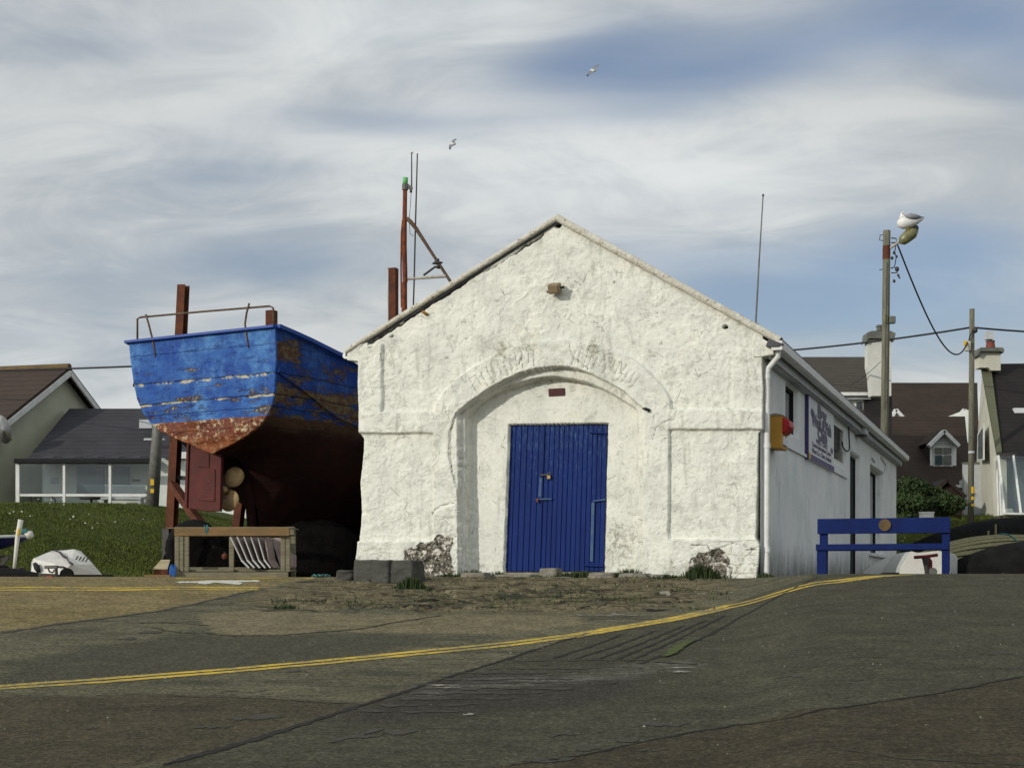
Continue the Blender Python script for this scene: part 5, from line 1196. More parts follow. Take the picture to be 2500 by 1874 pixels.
for i, lab in enumerate(labs):
    xt = 572+i*16.5; xb = 617+i*13.0
    if i == 5: xt, xb = 655, 676
    a = P(xb,1386,fd+.12+.04*i); b = P(xt,1311,fd+.12+.04*i)
    t = thing('leaning_panel',lab,'panel',a,-R(3),'pale panels leaning inside the rack'); Mt = ROOTM[t].inverted(); A0 = Mt@a; B0 = Mt@b
    m2 = MB(); mid = A0.lerp(B0,.25)+Vector((-.045,0,0)); 
    for p1, p2 in ((A0,mid),(mid,B0)): m2.bar(p1,p2,.018,.5,(0,1,0))
    m2.build('sheet','panel_pink',t,bevel=.004)
    if i == 5: MB().prism([(A0.x+.02,A0.z),(A0.x+.26,A0.z+.02),(A0.x+.26,A0.z+.2),(B0.x+.32,B0.z-.25),(B0.x+.22,B0.z),(B0.x+.0,B0.z)],1,A0.y+.20,A0.y+.22).build('wide_sheet','panel_pink',t)
    else:
        m3 = MB(); m3.bar(A0+Vector((0,-.255,0)),mid+Vector((0,-.255,0)),.022,.012,(0,1,0)); m3.bar(mid+Vector((0,-.255,0)),B0+Vector((0,-.255,0)),.014,.012,(0,1,0)); m3.build('pale_edge','dinghy_grey',t)
a = P(549,1358,fd+.3); t = thing('orange_float','small orange float in the dark left bay of the rack','float',(a.x,a.y,a.z),0); MB().ball((0,0,0),(.05,.05,.05),10,8).build('ball','rust',t,smooth=True); MB().tube([(0,0,.045),(0,0,.07)],.012,6).build('eye','dark_metal',t)
tc = P(474,1345,fd+1.2); gzt = gz(tc.x,tc.y)
t = thing('tractor_tyre','large black tyre standing behind the timber rack','tyre',(tc.x,tc.y,gzt),-R(6)); RT = P(474,1268,fd+1.2).z-gzt; RT /= 2
m2 = MB(); nn = 48
X = np.zeros((nn+1,13)); Y = X.copy(); Z = X.copy()
for i in range(nn+1):
    a = 2*math.pi*i/nn
    for j in range(13):
        b = 2*math.pi*j/12; r_ = RT-.11+.11*math.cos(b)+(.012 if (i%2==0 and abs(b-math.pi)>2.4) else 0); X[i,j]=r_*math.cos(a); Z[i,j]=RT+r_*math.sin(a); Y[i,j]=.13*math.sin(b)
gridmesh('tread',X,Y,Z,'rubber',t); MB().tube([(0,.0,RT),(0,.08,RT)],RT-.20,32).build('wheel_disc','rubber',t)
a = P(374,1404,22.2); g0 = gz(a.x,a.y); t = thing('chock_block','pale topped timber chock beside the foot of the steel prop','timber block',(a.x,a.y,g0),0)
w_ = 35/F*22.2; h_ = .17
MB().box((w_/2,.15,h_*.36),(w_,.28,h_*.7)).build('base_block','rust_post',t,bevel=.006); m2 = MB(); m2.add([(0,0,h_*.72),(w_,0,h_*.72),(w_*.95,.22,h_*1.5),(w_*.3,.22,h_*1.5),(0,0,h_*.80),(w_,0,h_*.80),(w_*.95,.22,h_*1.6),(w_*.3,.22,h_*1.6)],[(3,2,1,0),(4,5,6,7),(0,1,5,4),(1,2,6,5),(2,3,7,6),(3,0,4,7)]); m2.build('top_board','wood_pale',t)
a = P(354,1409,21.6); t = thing('loose_plank','short pale plank lying in front of the chock','plank',(a.x,a.y,gz(a.x,a.y)),0); MB().box((.18,.05,.02),(.38,.12,.04)).build('board','wood_orange',t,bevel=.004)
a = P(415,1405,21.9); t = thing('blue_rag','bright blue plastic rag hanging at the foot of the timber rack','rag',(a.x,a.y,gz(a.x,a.y)),0)
m2 = MB()
for k_ in range(7): x = k_*.012; m2.tube([(x,random.uniform(-.02,.02),0),(x+random.uniform(-.02,.02),0,.08),(x+random.uniform(-.02,.02),0,.15+random.uniform(0,.05))],[.012,.014,.008],6)
m2.build('plastic','blue_plastic',t)
a = P(782,1402,22.0); t = thing('green_rope','small teal rope end lying by the dark gap','rope',(a.x,a.y,gz(a.x,a.y)),0); m2 = MB(); m2.tube([(-.12+.02*i,.03*math.sin(i*1.7),.02+.02*abs(math.sin(i))) for i in range(14)],.018,6); m2.build('coil','rope_teal',t)
#@@PART4
# ------------------------------------------------------------------ blue bench on the crest
bdp = 18.9
b0 = P(2001,1400,bdp); bz = gz(b0.x,b0.y); BR = -R(16.5); BN = thing('bench','bright blue wooden bench with a round plaque, standing on the crest of the ramp','bench',(b0.x,b0.y,bz),BR)
M = ROOTM[BN].inverted()
def bq(px,py,dy=0.0):
    n_ = Vector((-math.sin(BR), math.cos(BR), 0)); r_ = Vector(((px-CX)/F,1,(HZ-py)/F)); d_ = (b0.dot(n_)+dy)/r_.dot(n_); return M @ (r_*d_)
def slat(x0,y0,x1,y1,dy,dep,nm,mat='bench_blue'):
    a = bq(x0,y0,dy); b = bq(x1,y1,dy); ya = a.y
    return MB().bb((a.x,ya,b.z),(b.x,ya+dep,a.z)).build(nm,mat,BN,bevel=.006)
slat(1995.5,1266,2320,1300,.40,.035,'back_slat')
sl = slat(1991.5,1328,2318,1341,-.03,.43,'seat')
for nm,x0,x1,dy,y0 in (('leg',2001,2021,.44,1298),('leg',2300,2319,.44,1296),('leg',1994,2018,.0,1341),('leg',2299,2318,.0,1341)):
    a = bq(x0,y0,dy); b = bq(x1,1400,dy); MB().bb((a.x,a.y,-.03),(b.x,a.y+.055,a.z)).build(nm,'bench_blue',BN,bevel=.006)
for x0 in (2003,2303): a = bq(x0,1342,.05); b = bq(x0+9,1352,.40); MB().bb((a.x,a.y,b.z),(b.x,b.y,a.z)).build('side_rail','bench_blue',BN,bevel=.004)
a = bq(2160,1281,.385); basic('plaque',(.13,.075,.02),(.08,.05,.02),10,.5,.2)
MB().tube([(a.x,a.y+.012,a.z),(a.x,a.y-.006,a.z)],.077,24).build('plaque','plaque',BN)
# ------------------------------------------------------------------ upturned white dinghy behind the bench
dd = 21.6
p = P(2262,1400,dd); g0 = gz(p.x,p.y)
DG = thing('dinghy','upturned white dinghy behind the blue bench, flat stern toward the ramp','dinghy',(p.x,p.y,g0),R(-4)); M = ROOTM[DG].inverted()
def dq(px,py,dy=0): return M @ P(px,py,dd+dy)
def hull_up(pts0, length, parent, mat, name, npt=13, nst=10, toe=.05, rise=.0):
    """upturned hull: outline pts0 (x,z) at the stern, tapering to the bow"""
    q = resamp([Vector((a,b,0)) for a,b in pts0], npt); X = np.zeros((nst,npt)); Y = X.copy(); Z = X.copy(); cx = (q[0].x+q[-1].x)/2
    for i in range(nst):
        t = i/(nst-1); wsc = (1+.25*math.sin(math.pi*min(1,t*1.4)))*(1-t**3.2)*(1-toe)+toe*(1-t); zs = 1-.35*t**2.5
        for j in range(npt): X[i,j] = cx+(q[j].x-cx)*wsc; Z[i,j] = q[j].y*zs; Y[i,j] = length*t
    return gridmesh(name, X, Y, Z, mat, parent)
st = [dq(x,y) for x,y in ((2196,1402),(2200,1385),(2216,1358),(2224,1345),(2240,1349),(2262,1347),(2290,1344),(2302,1347),(2310,1362),(2316,1385),(2320,1402))]
o = hull_up([(v.x,v.z) for v in st], 2.6, DG, 'dinghy_grey', 'hull'); 
MB().prism([(v.x,v.z) for v in st],1,-.02,.02).build('transom','hull_white',DG,bevel=.006)
m2 = MB()
for sx in (-1,1):
    a0 = st[0] if sx<0 else st[-1]; a0 = Vector((a0.x,0,.05)); pts = []
    for i in range(12): t=i/11; pts.append((a0.x*(1+.25*math.sin(math.pi*min(1,t*1.4)))*(1-t**3.2)*.98+sx*.01, 2.6*t, .05))
    m3 = MB().tube(pts,.022,6).build('gunwale','rubber',DG,smooth=True)
t0 = P(2262,1402,19.9); g0 = gz(t0.x,t0.y); TR = thing('trailer_winch','small boat trailer winch post with a dark red crossbar in front of the white dinghy','trailer winch',(t0.x,t0.y,g0),0); M = ROOTM[TR].inverted(); tq = lambda px,py: M @ P(px,py,19.9)
MB().tube([tq(2265,1404),tq(2262,1380),tq(2259,1360)],[.035,.04,.05],10).build('post','dark_metal',TR); MB().tube([tq(2232,1360),tq(2259,1358),tq(2289,1354)],.022,8).build('crossbar','red_wine',TR,smooth=True)
MB().tube([tq(2264,1357),tq(2271,1370),tq(2273,1386)],[.02,.03,.02],8).build('strap','red_wine',TR); MB().tube([tq(2276,1395)+Vector((0,-.05,0)),tq(2276,1395)+Vector((0,.05,0))],.055,14).build('wheel','cap_grey',TR)
# dinghy's wide flanks, second upturned boat behind
d2 = 24.2; p = P(2255,1400,d2); DG2 = thing('dinghy','larger pale upturned dinghy behind the small white one, its flanks showing both sides','dinghy',(p.x,p.y,gz(p.x,p.y)),R(-3)); M = ROOTM[DG2].inverted()
st = [M @ P(x,y,d2) for x,y in ((2150,1403),(2160,1388),(2182,1371),(2205,1356),(2225,1346),(2262,1350),(2310,1346),(2330,1352),(2344,1372),(2349,1390),(2350,1403))]
hull_up([(v.x,v.z) for v in st], 3.0, DG2, 'dinghy_grey', 'hull'); MB().prism([(v.x,v.z) for v in st],1,-.01,.03).build('transom','dinghy_grey',DG2,bevel=.01)
MB().bb((st[0].x-.0,-.03,-.02),(st[-1].x+.12,.1,.06)).build('gunwale','rubber',DG2,bevel=.02)
# ------------------------------------------------------------------ tarred currachs on the right
def currach(name, lab, px0, px1, pyt, d, length, rz, mat, lath=False):
    a = P(px0,1400,d); b = P(px1,1400,d); w_ = (b.x-a.x); c = (a+b)/2; gz0 = gz(c.x,c.y); h = P(px0,pyt,d).z-gz0
    t = thing(name, lab, 'currach', (c.x,c.y,gz0), rz)
    nth, nst = 17, 26; X = np.zeros((nst,nth)); Y = X.copy(); Z = X.copy()
    for i in range(nst):
        s_ = -1+2*i/(nst-1); ww = (1-abs(s_)**2.6)*.62+.02; hh2 = h*(1-.35*abs(s_)**2.2)
        for j in range(nth):
            th_ = math.pi*j/(nth-1); X[i,j] = length/2*s_; Y[i,j] = -ww*math.cos(th_); Z[i,j] = .02+hh2*(math.sin(th_)**.7)*(1-.25*abs(s_)**3)
    if not lath:
        gridmesh('skin',X,Y,Z,mat,t)
    else:
        for j in range(nth):
            m2 = MB()
            pts = [Vector((X[i,j],Y[i,j],Z[i,j])) for i in range(nst)]
            for p_, q_ in zip(pts[:-1],pts[1:]): m2.bar(p_,q_,.075,.014,(0,-math.cos(math.pi*j/(nth-1)),math.sin(math.pi*j/(nth-1))+.01))
            m2.build('lath','lath',t)
        for i in range(2,nst-1,3):
            m2 = MB(); pts = [Vector((X[i,j],Y[i,j]*.97,Z[i,j]*.96)) for j in range(nth)]; m2.tube(pts,.016,5).build('rib','lath',t)
        gridmesh('inner_skin',X*.95,Y*.93,Z*.92,'foliage2',t)
        i = 11; m2 = MB(); m2.tube([(X[i,j],Y[i,j]*1.03,Z[i,j]*1.03) for j in range(nth)],.012,5).build('rope_tie','rope_teal',t)
    m2 = MB()
    for s in (0,-1): m2 = MB().tube([(X[i,s],Y[i,s],.04) for i in range(nst)],.03,6).build('gunwale','tarp_black',t)
    return t
currach('currach','black tarred upturned currach furthest back at the right edge, below the glass porch',2330,2760,1262,29.5,5.6,R(-4),'tarp_black')
currach('currach','upturned currach with bare slatted ribs showing, right of the white dinghy',2328,2620,1308,25.6,3.9,R(16),'lath',True)
currach('currach','black tarred upturned currach nearest the camera at the right edge of the picture',2400,2700,1322,22.6,2.6,R(-28),'tarp_black')
for i,(x,y0,y1,d,lab) in enumerate(((2412,1295,1345,27.2,'shorter of two pale stakes standing between the currachs'),(2430,1279,1345,27.2,'taller of two pale stakes standing between the currachs'))):
    a = P(x,y1,d); g = gz(a.x,a.y); b = P(x+1,y0,d); t = MB().tube([(0,0,0),tuple(Vector((b.x-a.x,0,b.z-g)))],.02,8).build('stake','lath',None); t.location=(a.x,a.y,g); props(t,lab,'stake','pale stakes between the currachs')
# ------------------------------------------------------------------ grass on the banks
def grass(name, n_, xr, yr, cond, hmin, hmax, mat='grass_blade'):
    x = RNG.uniform(*xr, n_*3); y = RNG.uniform(*yr, n_*3); k_ = cond(x,y); x = x[k_][:n_]; y = y[k_][:n_]; m = len(x)
    z = terr(x,y); h = RNG.uniform(hmin,hmax,m)*(.35+1.3*fbm(x*.8,y*.8,9,4)); an = RNG.uniform(0,np.pi,m); w_ = RNG.uniform(.008,.02,m); lx = RNG.normal(0,.35,m)*h; ly = RNG.normal(0,.35,m)*h
    v0 = np.stack([x-np.cos(an)*w_,y-np.sin(an)*w_,z-.02],-1); v1 = np.stack([x+np.cos(an)*w_,y+np.sin(an)*w_,z-.02],-1); v2 = np.stack([x+lx,y+ly,z+h],-1)
    co = np.stack([v0,v1,v2],1).reshape(-1,3); me = bpy.data.meshes.new(name); me.vertices.add(3*m); me.vertices.foreach_set('co',co.ravel().astype(np.float32)); me.loops.add(3*m); me.loops.foreach_set('vertex_index',np.arange(3*m,dtype=np.int32))
    me.polygons.add(m); me.polygons.foreach_set('loop_start',np.arange(0,3*m,3,dtype=np.int32)); me.update(calc_edges=True); me.materials.append(MATS[mat])
    o = bpy.data.objects.new(name,me); C.objects.link(o); return props(o,kind='stuff')
def qq(x,y): return np.minimum(.94*(-6.6+.364*(y-24)-x), y-20.9)
grass('grass', 90000, (-16,-1.5), (21,35), lambda x,y: (qq(x,y)+1.2*(fbm(x,y,3,3)-.5) > .05)&(x/y>-.40)&(x/y<-.11), .01,.045)
grass('grass', 30000, (5,24), (38,48), lambda x,y: (x/y>.2)&(x/y<.36), .05,.16)
def daisies(n_, xr, yr, cond, clump):
    x = RNG.uniform(*xr,n_*6); y = RNG.uniform(*yr,n_*6); k_ = cond(x,y)&(fbm(x*clump,y*clump,77,3)>.57); x=x[k_][:n_]; y=y[k_][:n_]; z = terr(x,y)+RNG.uniform(.08,.14,len(x)); mb = MB()
    for a,b,c in zip(x,y,z): r_ = random.uniform(.008,.016); mb.add([(a-r_,b,c-r_*.5),(a+r_,b,c-r_*.5),(a+r_,b+.01,c+r_*.5),(a-r_,b+.01,c+r_*.5)],[(0,1,2,3)])
    props(mb.build('daisies','daisy',None,recalc=False),kind='stuff')
daisies(120,(-14,-3),(23,31),lambda x,y:(qq(x,y)>2.6)&(x/y>-.35),1.2)
daisies(60,(9,13),(39,45),lambda x,y:x>-99,1.5)
grass('apron_weeds', 2800, (-4.2,3.3), (15.4,21.6), lambda x,y: (fbm(x*1.6,y*2.6,303,4) > .60)&(x < .15*y)&(x > -2.7)&(.94*(y-20)+.342*(x-3.4) < -.15), .006,.045, 'weed')
# ------------------------------------------------------------------ left houses
A0 = Vector((-12.22,40,0)); gd = Vector((.24,.97,0)); rd = Vector((-.97,.24,0)); zr = 5.78; mS = .57; gb = 1.4
HA = thing('house','cream gabled house with a brown tiled roof at the left edge','house',(A0.x,A0.y,gb),math.atan2(-.24,.97)*-1+math.pi)
# local frame: x along the ridge (leftwards), y along the gable
xh = rd; M3 = Matrix(((xh.x,-gd.x,0,A0.x),(xh.y,-gd.y,0,A0.y),(0,0,1,gb),(0,0,0,1)))
HA.rotation_euler = M3.to_3x3().to_euler(); HA.location = (A0.x,A0.y,gb); ROOTM[HA] = M3
hz = zr-gb; hw = 5.2; ze = hz-mS*hw
MB().prism([(-hw,0-.6),(hw,-.6),(hw,ze),(0,hz-.06),(-hw,ze)],0,0,11).build('wall','cream_wall',HA)
m2 = MB(); ov = .35
for s in (-1,1):
    m2 = MB(); y1 = s*(hw+.3); z1 = hz-mS*(hw+.3)
    m2.add([(-.25,0,hz+.0),(11.3,0,hz),(11.3,y1,z1),(-.25,y1,z1),(-.25,0,hz+.10),(11.3,0,hz+.10),(11.3,y1,z1+.10),(-.25,y1,z1+.10)],[(0,1,2,3),(7,6,5,4),(0,4,5,1),(1,5,6,2),(2,6,7,3),(3,7,4,0)]); m2.build('roof','tiles_brown_left',HA)
    m2 = MB(); m2.bar((-.27,0,hz-.07),(-.27,y1,z1-.07),.05,.14,(0,0,1)); m2.build('bargeboard','white_paint',HA)
m2 = MB(); m2.tube([(-.25,0,hz+.08),(11.3,0,hz+.08)],.11,8); basic('ridge_moss',(.14,.095,.035),(.10,.06,.03),4); m2.build('ridge_tiles','ridge_moss',HA)
M = ROOTM[HA].inverted(); sdp = M @ P(6,1050,36.6)
MB().tube([(-.30,sdp.y,sdp.z),(-.42,sdp.y,sdp.z+.02)],[.05,.36],20).build('satellite_dish','hull_white',HA,smooth=True); MB().tube([(-.01,sdp.y,sdp.z),(-.4,sdp.y,sdp.z),(-.65,sdp.y,sdp.z-.25)],.025,6).build('dish_arm','ridge_moss',HA)
# low slate roofed house with a glazed front
HB = thing('house','low house with a dark slate roof and a long glazed porch','house',(-12,36.5,1.4),R(0)); M = ROOTM[HB].inverted()
def hb(px,py,d): return M @ P(px,py,d)
xl_a = hb(170,997,40); xe = hb(66,1119,36.5); xr = 9.6; zrid = xl_a.z; zeav = xe.z
m2 = MB(); m2.slab([(xe.x,xe.y,zeav),(xr,xe.y,zeav),(xr,xl_a.y,zrid),(xe.x,xl_a.y,zrid)],-.1).build('roof','tiles_grey',HB)
MB().slab([(xe.x,xl_a.y,zrid),(xr,xl_a.y,zrid),(xr,xl_a.y+3.6,zeav),(xe.x,xl_a.y+3.6,zeav)],-.1).build('roof','tiles_grey',HB)
MB().prism([(xe.y+1.4,-.6),(xl_a.y+3.4,-.6),(xl_a.y+3.4,zeav),(xl_a.y,zrid-.12),(xe.y+1.4,zeav+.45)],0,xe.x+.05,xr-.05).build('wall','white_wall',HB)
pf = 35.6; a = hb(42,1120,pf); b = hb(372,1131,pf); c = hb(42,1135,pf); gl0 = -.5
zt_ = hb(200,1131,pf).z; zsill = hb(200,1208,pf).z
MB().bb((a.x-.05,a.y-.1,zt_),(b.x+.05,a.y+.12,zt_+.11)).build('porch_fascia','dark_gap',HB,bevel=.01)
MB().slab([(a.x,a.y-.05,zt_+.11),(b.x+.1,a.y-.05,zt_+.11),(b.x+.1,xe.y+.1,zeav+.02),(a.x,xe.y+.1,zeav+.02)],.01).build('porch_roof','pane',HB)
for k_ in range(6):
    x0 = a.x+.5+k_*(b.x-a.x)/6.2; MB().slab([(x0,a.y+.15,zt_+.16),(x0+.33,a.y+.15,zt_+.16),(x0+.50,xe.y-.15,zeav+.03),(x0+.17,xe.y-.15,zeav+.03)],.02).build('porch_rafter','slate',HB)
PW = MB().bb((a.x+.0,a.y+1.9,-.6),(b.x+.9,a.y+1.95,zeav)).build('inner_wall','white_wall',HB)
frs = []
for px in (44,156,268,371):
    v = hb(px,1170,pf); frs.append(v.x); MB().bb((v.x-.03 if px>44 else v.x-.06,a.y,-.6),(v.x+.03,a.y+.07,zt_)).build('porch_post','white_paint',HB)
for z_ in (zsill,): 
    for x0,x1 in zip(frs[:-1],frs[1:]): MB().bb((x0+.03,a.y+.01,z_-.03),(x1-.03,a.y+.06,z_+.03)).build('glazing_bar','white_paint',HB)
for x0,x1 in zip(frs[:-1],frs[1:]): MB().add([(x0+.03,a.y+.03,zsill+.03),(x1-.03,a.y+.03,zsill+.03),(x1-.03,a.y+.03,zt_),(x0+.03,a.y+.03,zt_)],[(0,1,2,3)]).build('porch_glass','pane',HB)
MB().bb((frs[0]-.02,a.y+.07,-.6),(frs[0]+.02,a.y+1.9,zt_)).build('porch_side','pane',HB)
sc = (35.6+1.9)/35.6
basic('window_teal',(.04,.065,.07),(.07,.10,.105),2,.15,0,spec=.5)
for px0,px1,py0,py1,nm in ((188,256,1140,1208,'window'),(268,318,1140,1212,'window')):
    v0 = hb(px0,py0,pf+1.88); v1 = hb(px1,py1,pf+1.88)
    f = MB().bb((v0.x-.04,v0.y-.02,v1.z-.04),(v1.x+.04,v0.y+.02,v0.z+.04)).build(nm,'white_paint',HB); MB().bb((v0.x,v0.y-.035,v1.z),(v1.x,v0.y-.025,v0.z)).build('window_pane','window_teal',f)
for px0,px1,py0,py1 in ((124,141,1165,1179),(322,341,1170,1174)):
    v0 = hb(px0,py0,pf+1.88); v1 = hb(px1,py1,pf+1.88); MB().bb((v0.x,v0.y-.02,v1.z),(v1.x,v0.y+.02,v0.z)).build('wall_plate','cap_grey' if px0>200 else 'dull_white',HB)
v0 = hb(376,1128,36.4); v1 = hb(500,1118,36.4)
MB().bb((v0.x+.1,v0.y-.02,-.6),(xr-.1,v0.y+1.4,v1.z)).build('side_wall','white_wall',HB); MB().bb((v0.x+.5,v0.y-.16,v1.z-.02),(xr,v0.y-.02,v1.z+.14)).build('eaves_gutter','white_plastic',HB)
v0 = hb(537,1160,36.3); v1 = hb(560,1192,36.3); f = MB().bb((v0.x,v0.y-.0,v1.z),(v1.x+.3,v0.y+.08,v0.z)).build('window','white_paint',HB); MB().bb((v0.x+.08,v0.y-.015,v1.z+.1),(v1.x+.2,v0.y-.001,v0.z-.1)).build('window_pane','window_teal',f)
v0 = hb(356,1037,38); MB().box((v0.x+.05,v0.y-.1,v0.z),(.32,.3,.22)).build('skylight','dull_white',HB); v0 = hb(374,1075,37.2)
MB().box((v0.x+.1,v0.y-.25,v0.z),(.5,.2,.05)).build('roof_flashing','dull_white',HB)
for i,(px,py) in enumerate(((105,1218),(223,1218),(300,1217))):
    v = P(px,py,36.6); g = gz(v.x,v.y); lab = ['thin dark garden chair seen through the left bay of the glazed porch','small round garden table inside the middle bay of the glazed porch','pale bench inside the right bay of the glazed porch'][i]
    t = thing(['garden_chair','garden_table','porch_bench'][i],lab,['chair','table','bench'][i],(v.x,v.y,1.4-.25),0); hb_ = v.z-1.15
    if i == 0: MB().tube([(-.3,0,0),(-.3,0,hb_+.05),(-.2,0,hb_+.12),(.15,0,hb_+.12),(.3,0,hb_),(.3,0,0)],.016,6).build('chair_frame','dark_metal',t); MB().box((0,0,hb_*.75),(.5,.4,.03)).build('seat','dark_metal',t)
    elif i == 1: MB().tube([(0,0,hb_),(0,0,hb_+.04)],.28,18).build('table_top','dark_metal',t); MB().tube([(0,0,0),(0,0,hb_)],.03,8).build('pedestal','dark_metal',t)
    else: MB().box((0,0,hb_),(1.0,.4,.06)).build('seat','dull_white',t); [MB().box((sx*.45,0,hb_/2),(.06,.35,hb_)).build('leg','dull_white',t) for sx in (-1,1)]; MB().box((0,.2,hb_+.2),(1.0,.05,.3)).build('backrest','dull_white',t)
# ------------------------------------------------------------------ utility poles and cables
def pole(name, lab, top, bot, d, r0, r1, mat='pole_wood'):
    a = P(*bot, d); b = P(*top, d); g = gz(a.x,a.y); t = thing(name, lab, 'utility pole', (a.x,a.y,g-.1),0); v = Vector((b.x-a.x, 0, b.z-g+.1)); dirn = v.normalized()
    MB().tube([(0,0,0),v*.5,v],[r0,(r0+r1)/2,r1],14).build('shaft',mat,t,smooth=True); return t
P1 = pole('utility_pole','tall wooden utility pole carrying a street lamp, behind the boathouse',(2165,563),(2156,1180),40.,.115,.10); M = ROOTM[P1].inverted(); pq = lambda px,py,dy=0: M @ P(px,py,40+dy)
MB().tube([pq(2164.5,600),pq(2164,633)],.106,14).build('rust_band','rust_post',P1)
bk = MB(); bk.tube([pq(2158,573),pq(2149,574),pq(2147,586),pq(2158,588)],.012,6); bk.build('insulator_bracket','dark_metal',P1)
MB().tube([pq(2176,581),pq(2188,582),pq(2189,592),pq(2176,593)],.018,6).build('insulator_bracket','dark_metal',P1)
MB().tube([pq(2147,659),pq(2155,657),pq(2158,662)],.012,6).build('step_iron','dark_metal',P1)
MB().tube([pq(2175,655),pq(2183,652),pq(2190,655),pq(2190,666),pq(2176,666)],.016,6).build('insulator_bracket','dark_metal',P1)
for x,y,r_ in ((2183,617,.04),(2189,626,.035),(2190,657,.06),(2193,672,.035),(2183,686,.04),(2178,630,.04)): MB().ball(pq(x,y),(r_,r_,r_*1.2),8,6).build('insulator','dark_metal',P1,smooth=True)
MB().tube([pq(2187,600),pq(2184,615),pq(2188,628),pq(2184,650)],.014,5).build('jumper_wire','cable',P1); MB().tube([pq(2192,670),pq(2197,680)],.02,5).build('jumper_wire','cable',P1)
MB().tube([pq(2175,605,-.1),pq(2184,598,-.2),pq(2196,590,-.3)],.035,8).build('lamp_arm','rusty_white',P1)
MB().box(pq(2178,781,-.1),(.17,.16,.20)).build('junction_box','cap_grey',P1,bevel=.03); MB().box(pq(2163,778,-.14),(.08,.03,.22)).build('pole_plate','lamp_glass',P1)
MB().tube([pq(2166,640,-.15),pq(2163,790,-.17),pq(2160,1000,-.18)],.012,5).build('conduit','dark_metal',P1)
# the lamp head is a part of its pole; the gull stands on it
hd = MB(); a = pq(2198,592,-.3); b = pq(2236,560,-.3); ax_ = (b-a); 
hd.tube([a-ax_*.02,a+ax_*.12,a+ax_*.35,a+ax_*.75,b],[.05,.13,.155,.17,.10],14); hd.build('lamp_head','lamp_glass',P1,smooth=True)
MB().tube([a+ax_*.62+Vector((-.05,0,.07)),b+Vector((-.02,0,.03)),b+Vector((.06,0,.03))],[.10,.13,.06],12).build('lamp_hood','dark_metal',P1,smooth=True)
P2 = pole('utility_pole','shorter wooden utility pole with yellow bands beside the white gabled house',(2373,754),(2370,1270),44.,.092,.075); M = ROOTM[P2].inverted(); pq2 = lambda px,py,dy=0: M @ P(px,py,44+dy)
MB().box(pq2(2362,845,-.1),(.16,.14,.30)).build('junction_box','pale_wall',P2,bevel=.02); MB().box(pq2(2357,838,-.16),(.09,.06,.14)).build('yellow_tag','paint_yellow',P2)
MB().ball(pq2(2380,806,-.1),(.09,.09,.09),8,6).build('insulator','dark_metal',P2); MB().tube([pq2(2364,838,-.1),pq2(2368,820,-.14),pq2(2376,806,-.15)],.02,6).build('service_wire','cable',P2)
for y,h_ in ((1188,.20),(1212,.10),(1230,.07)): MB().tube([pq2(2371.5,y,0),pq2(2371.5,y+h_*80,0)],.093,14).build('marker_band','paint_yellow',P2)
MB().tube([pq2(2371.5,1101,0),pq2(2371.5,1106,0)],.092,14).build('pale_band','dull_white',P2)
P3 = pole('utility_pole','grey utility pole with yellow markers in front of the low slate roofed house',(397,884),(371,1229),33.6,.15,.10,'grey_metal'); M = ROOTM[P3].inverted(); pq3 = lambda px,py,dy=0: M @ P(px,py,33.6+dy)
for y,h_ in ((1172,.14),(1193,.09)): 
    MB().box(pq3(372,y+5,-.13),(.08,.05,h_)).build('marker_tag','paint_yellow',P3)
def cable(lab, pts, r_=.022, name='overhead_cable', grp=None):
    o = MB().tube(pts,r_,6,caps=True).build(name,'cable',None,smooth=True); return props(o,lab,'cable',grp)
def span(a, b, sag, n_=24): return [a.lerp(b,i/n_)+Vector((0,0,-4*sag*(i/n_)*(1-i/n_))) for i in range(n_+1)]
cable('heavy black cable running up from behind the boathouse roof to the short pole',span(P(1700,868,52),P(2371,799,44),.15),.030)
cable('heavy black cable leaving the short pole toward the right edge',span(P(2374,799,44),P(2900,812,46),.12),.028)
cable('thin cable crossing the sky above the cream house into the boat',span(P(-500,908,40),P(397,891,33.6),.06),.022)
def bez(a,b,c,d,n_=26): return [a*(1-t)**3+b*3*t*(1-t)**2+c*3*t*t*(1-t)+d*t**3 for t in [i/n_ for i in range(n_+1)]]
cable('slack twisted cable drooping from the tall pole to the box on the short pole',bez(P(2191,597,40),P(2262,780,41),P(2325,930,43),P(2362,836,43.8)),.022)
cable('fine wire slanting down across the chimney',span(P(2150,882,40.5),P(2080,938,42),.05,8),.008)
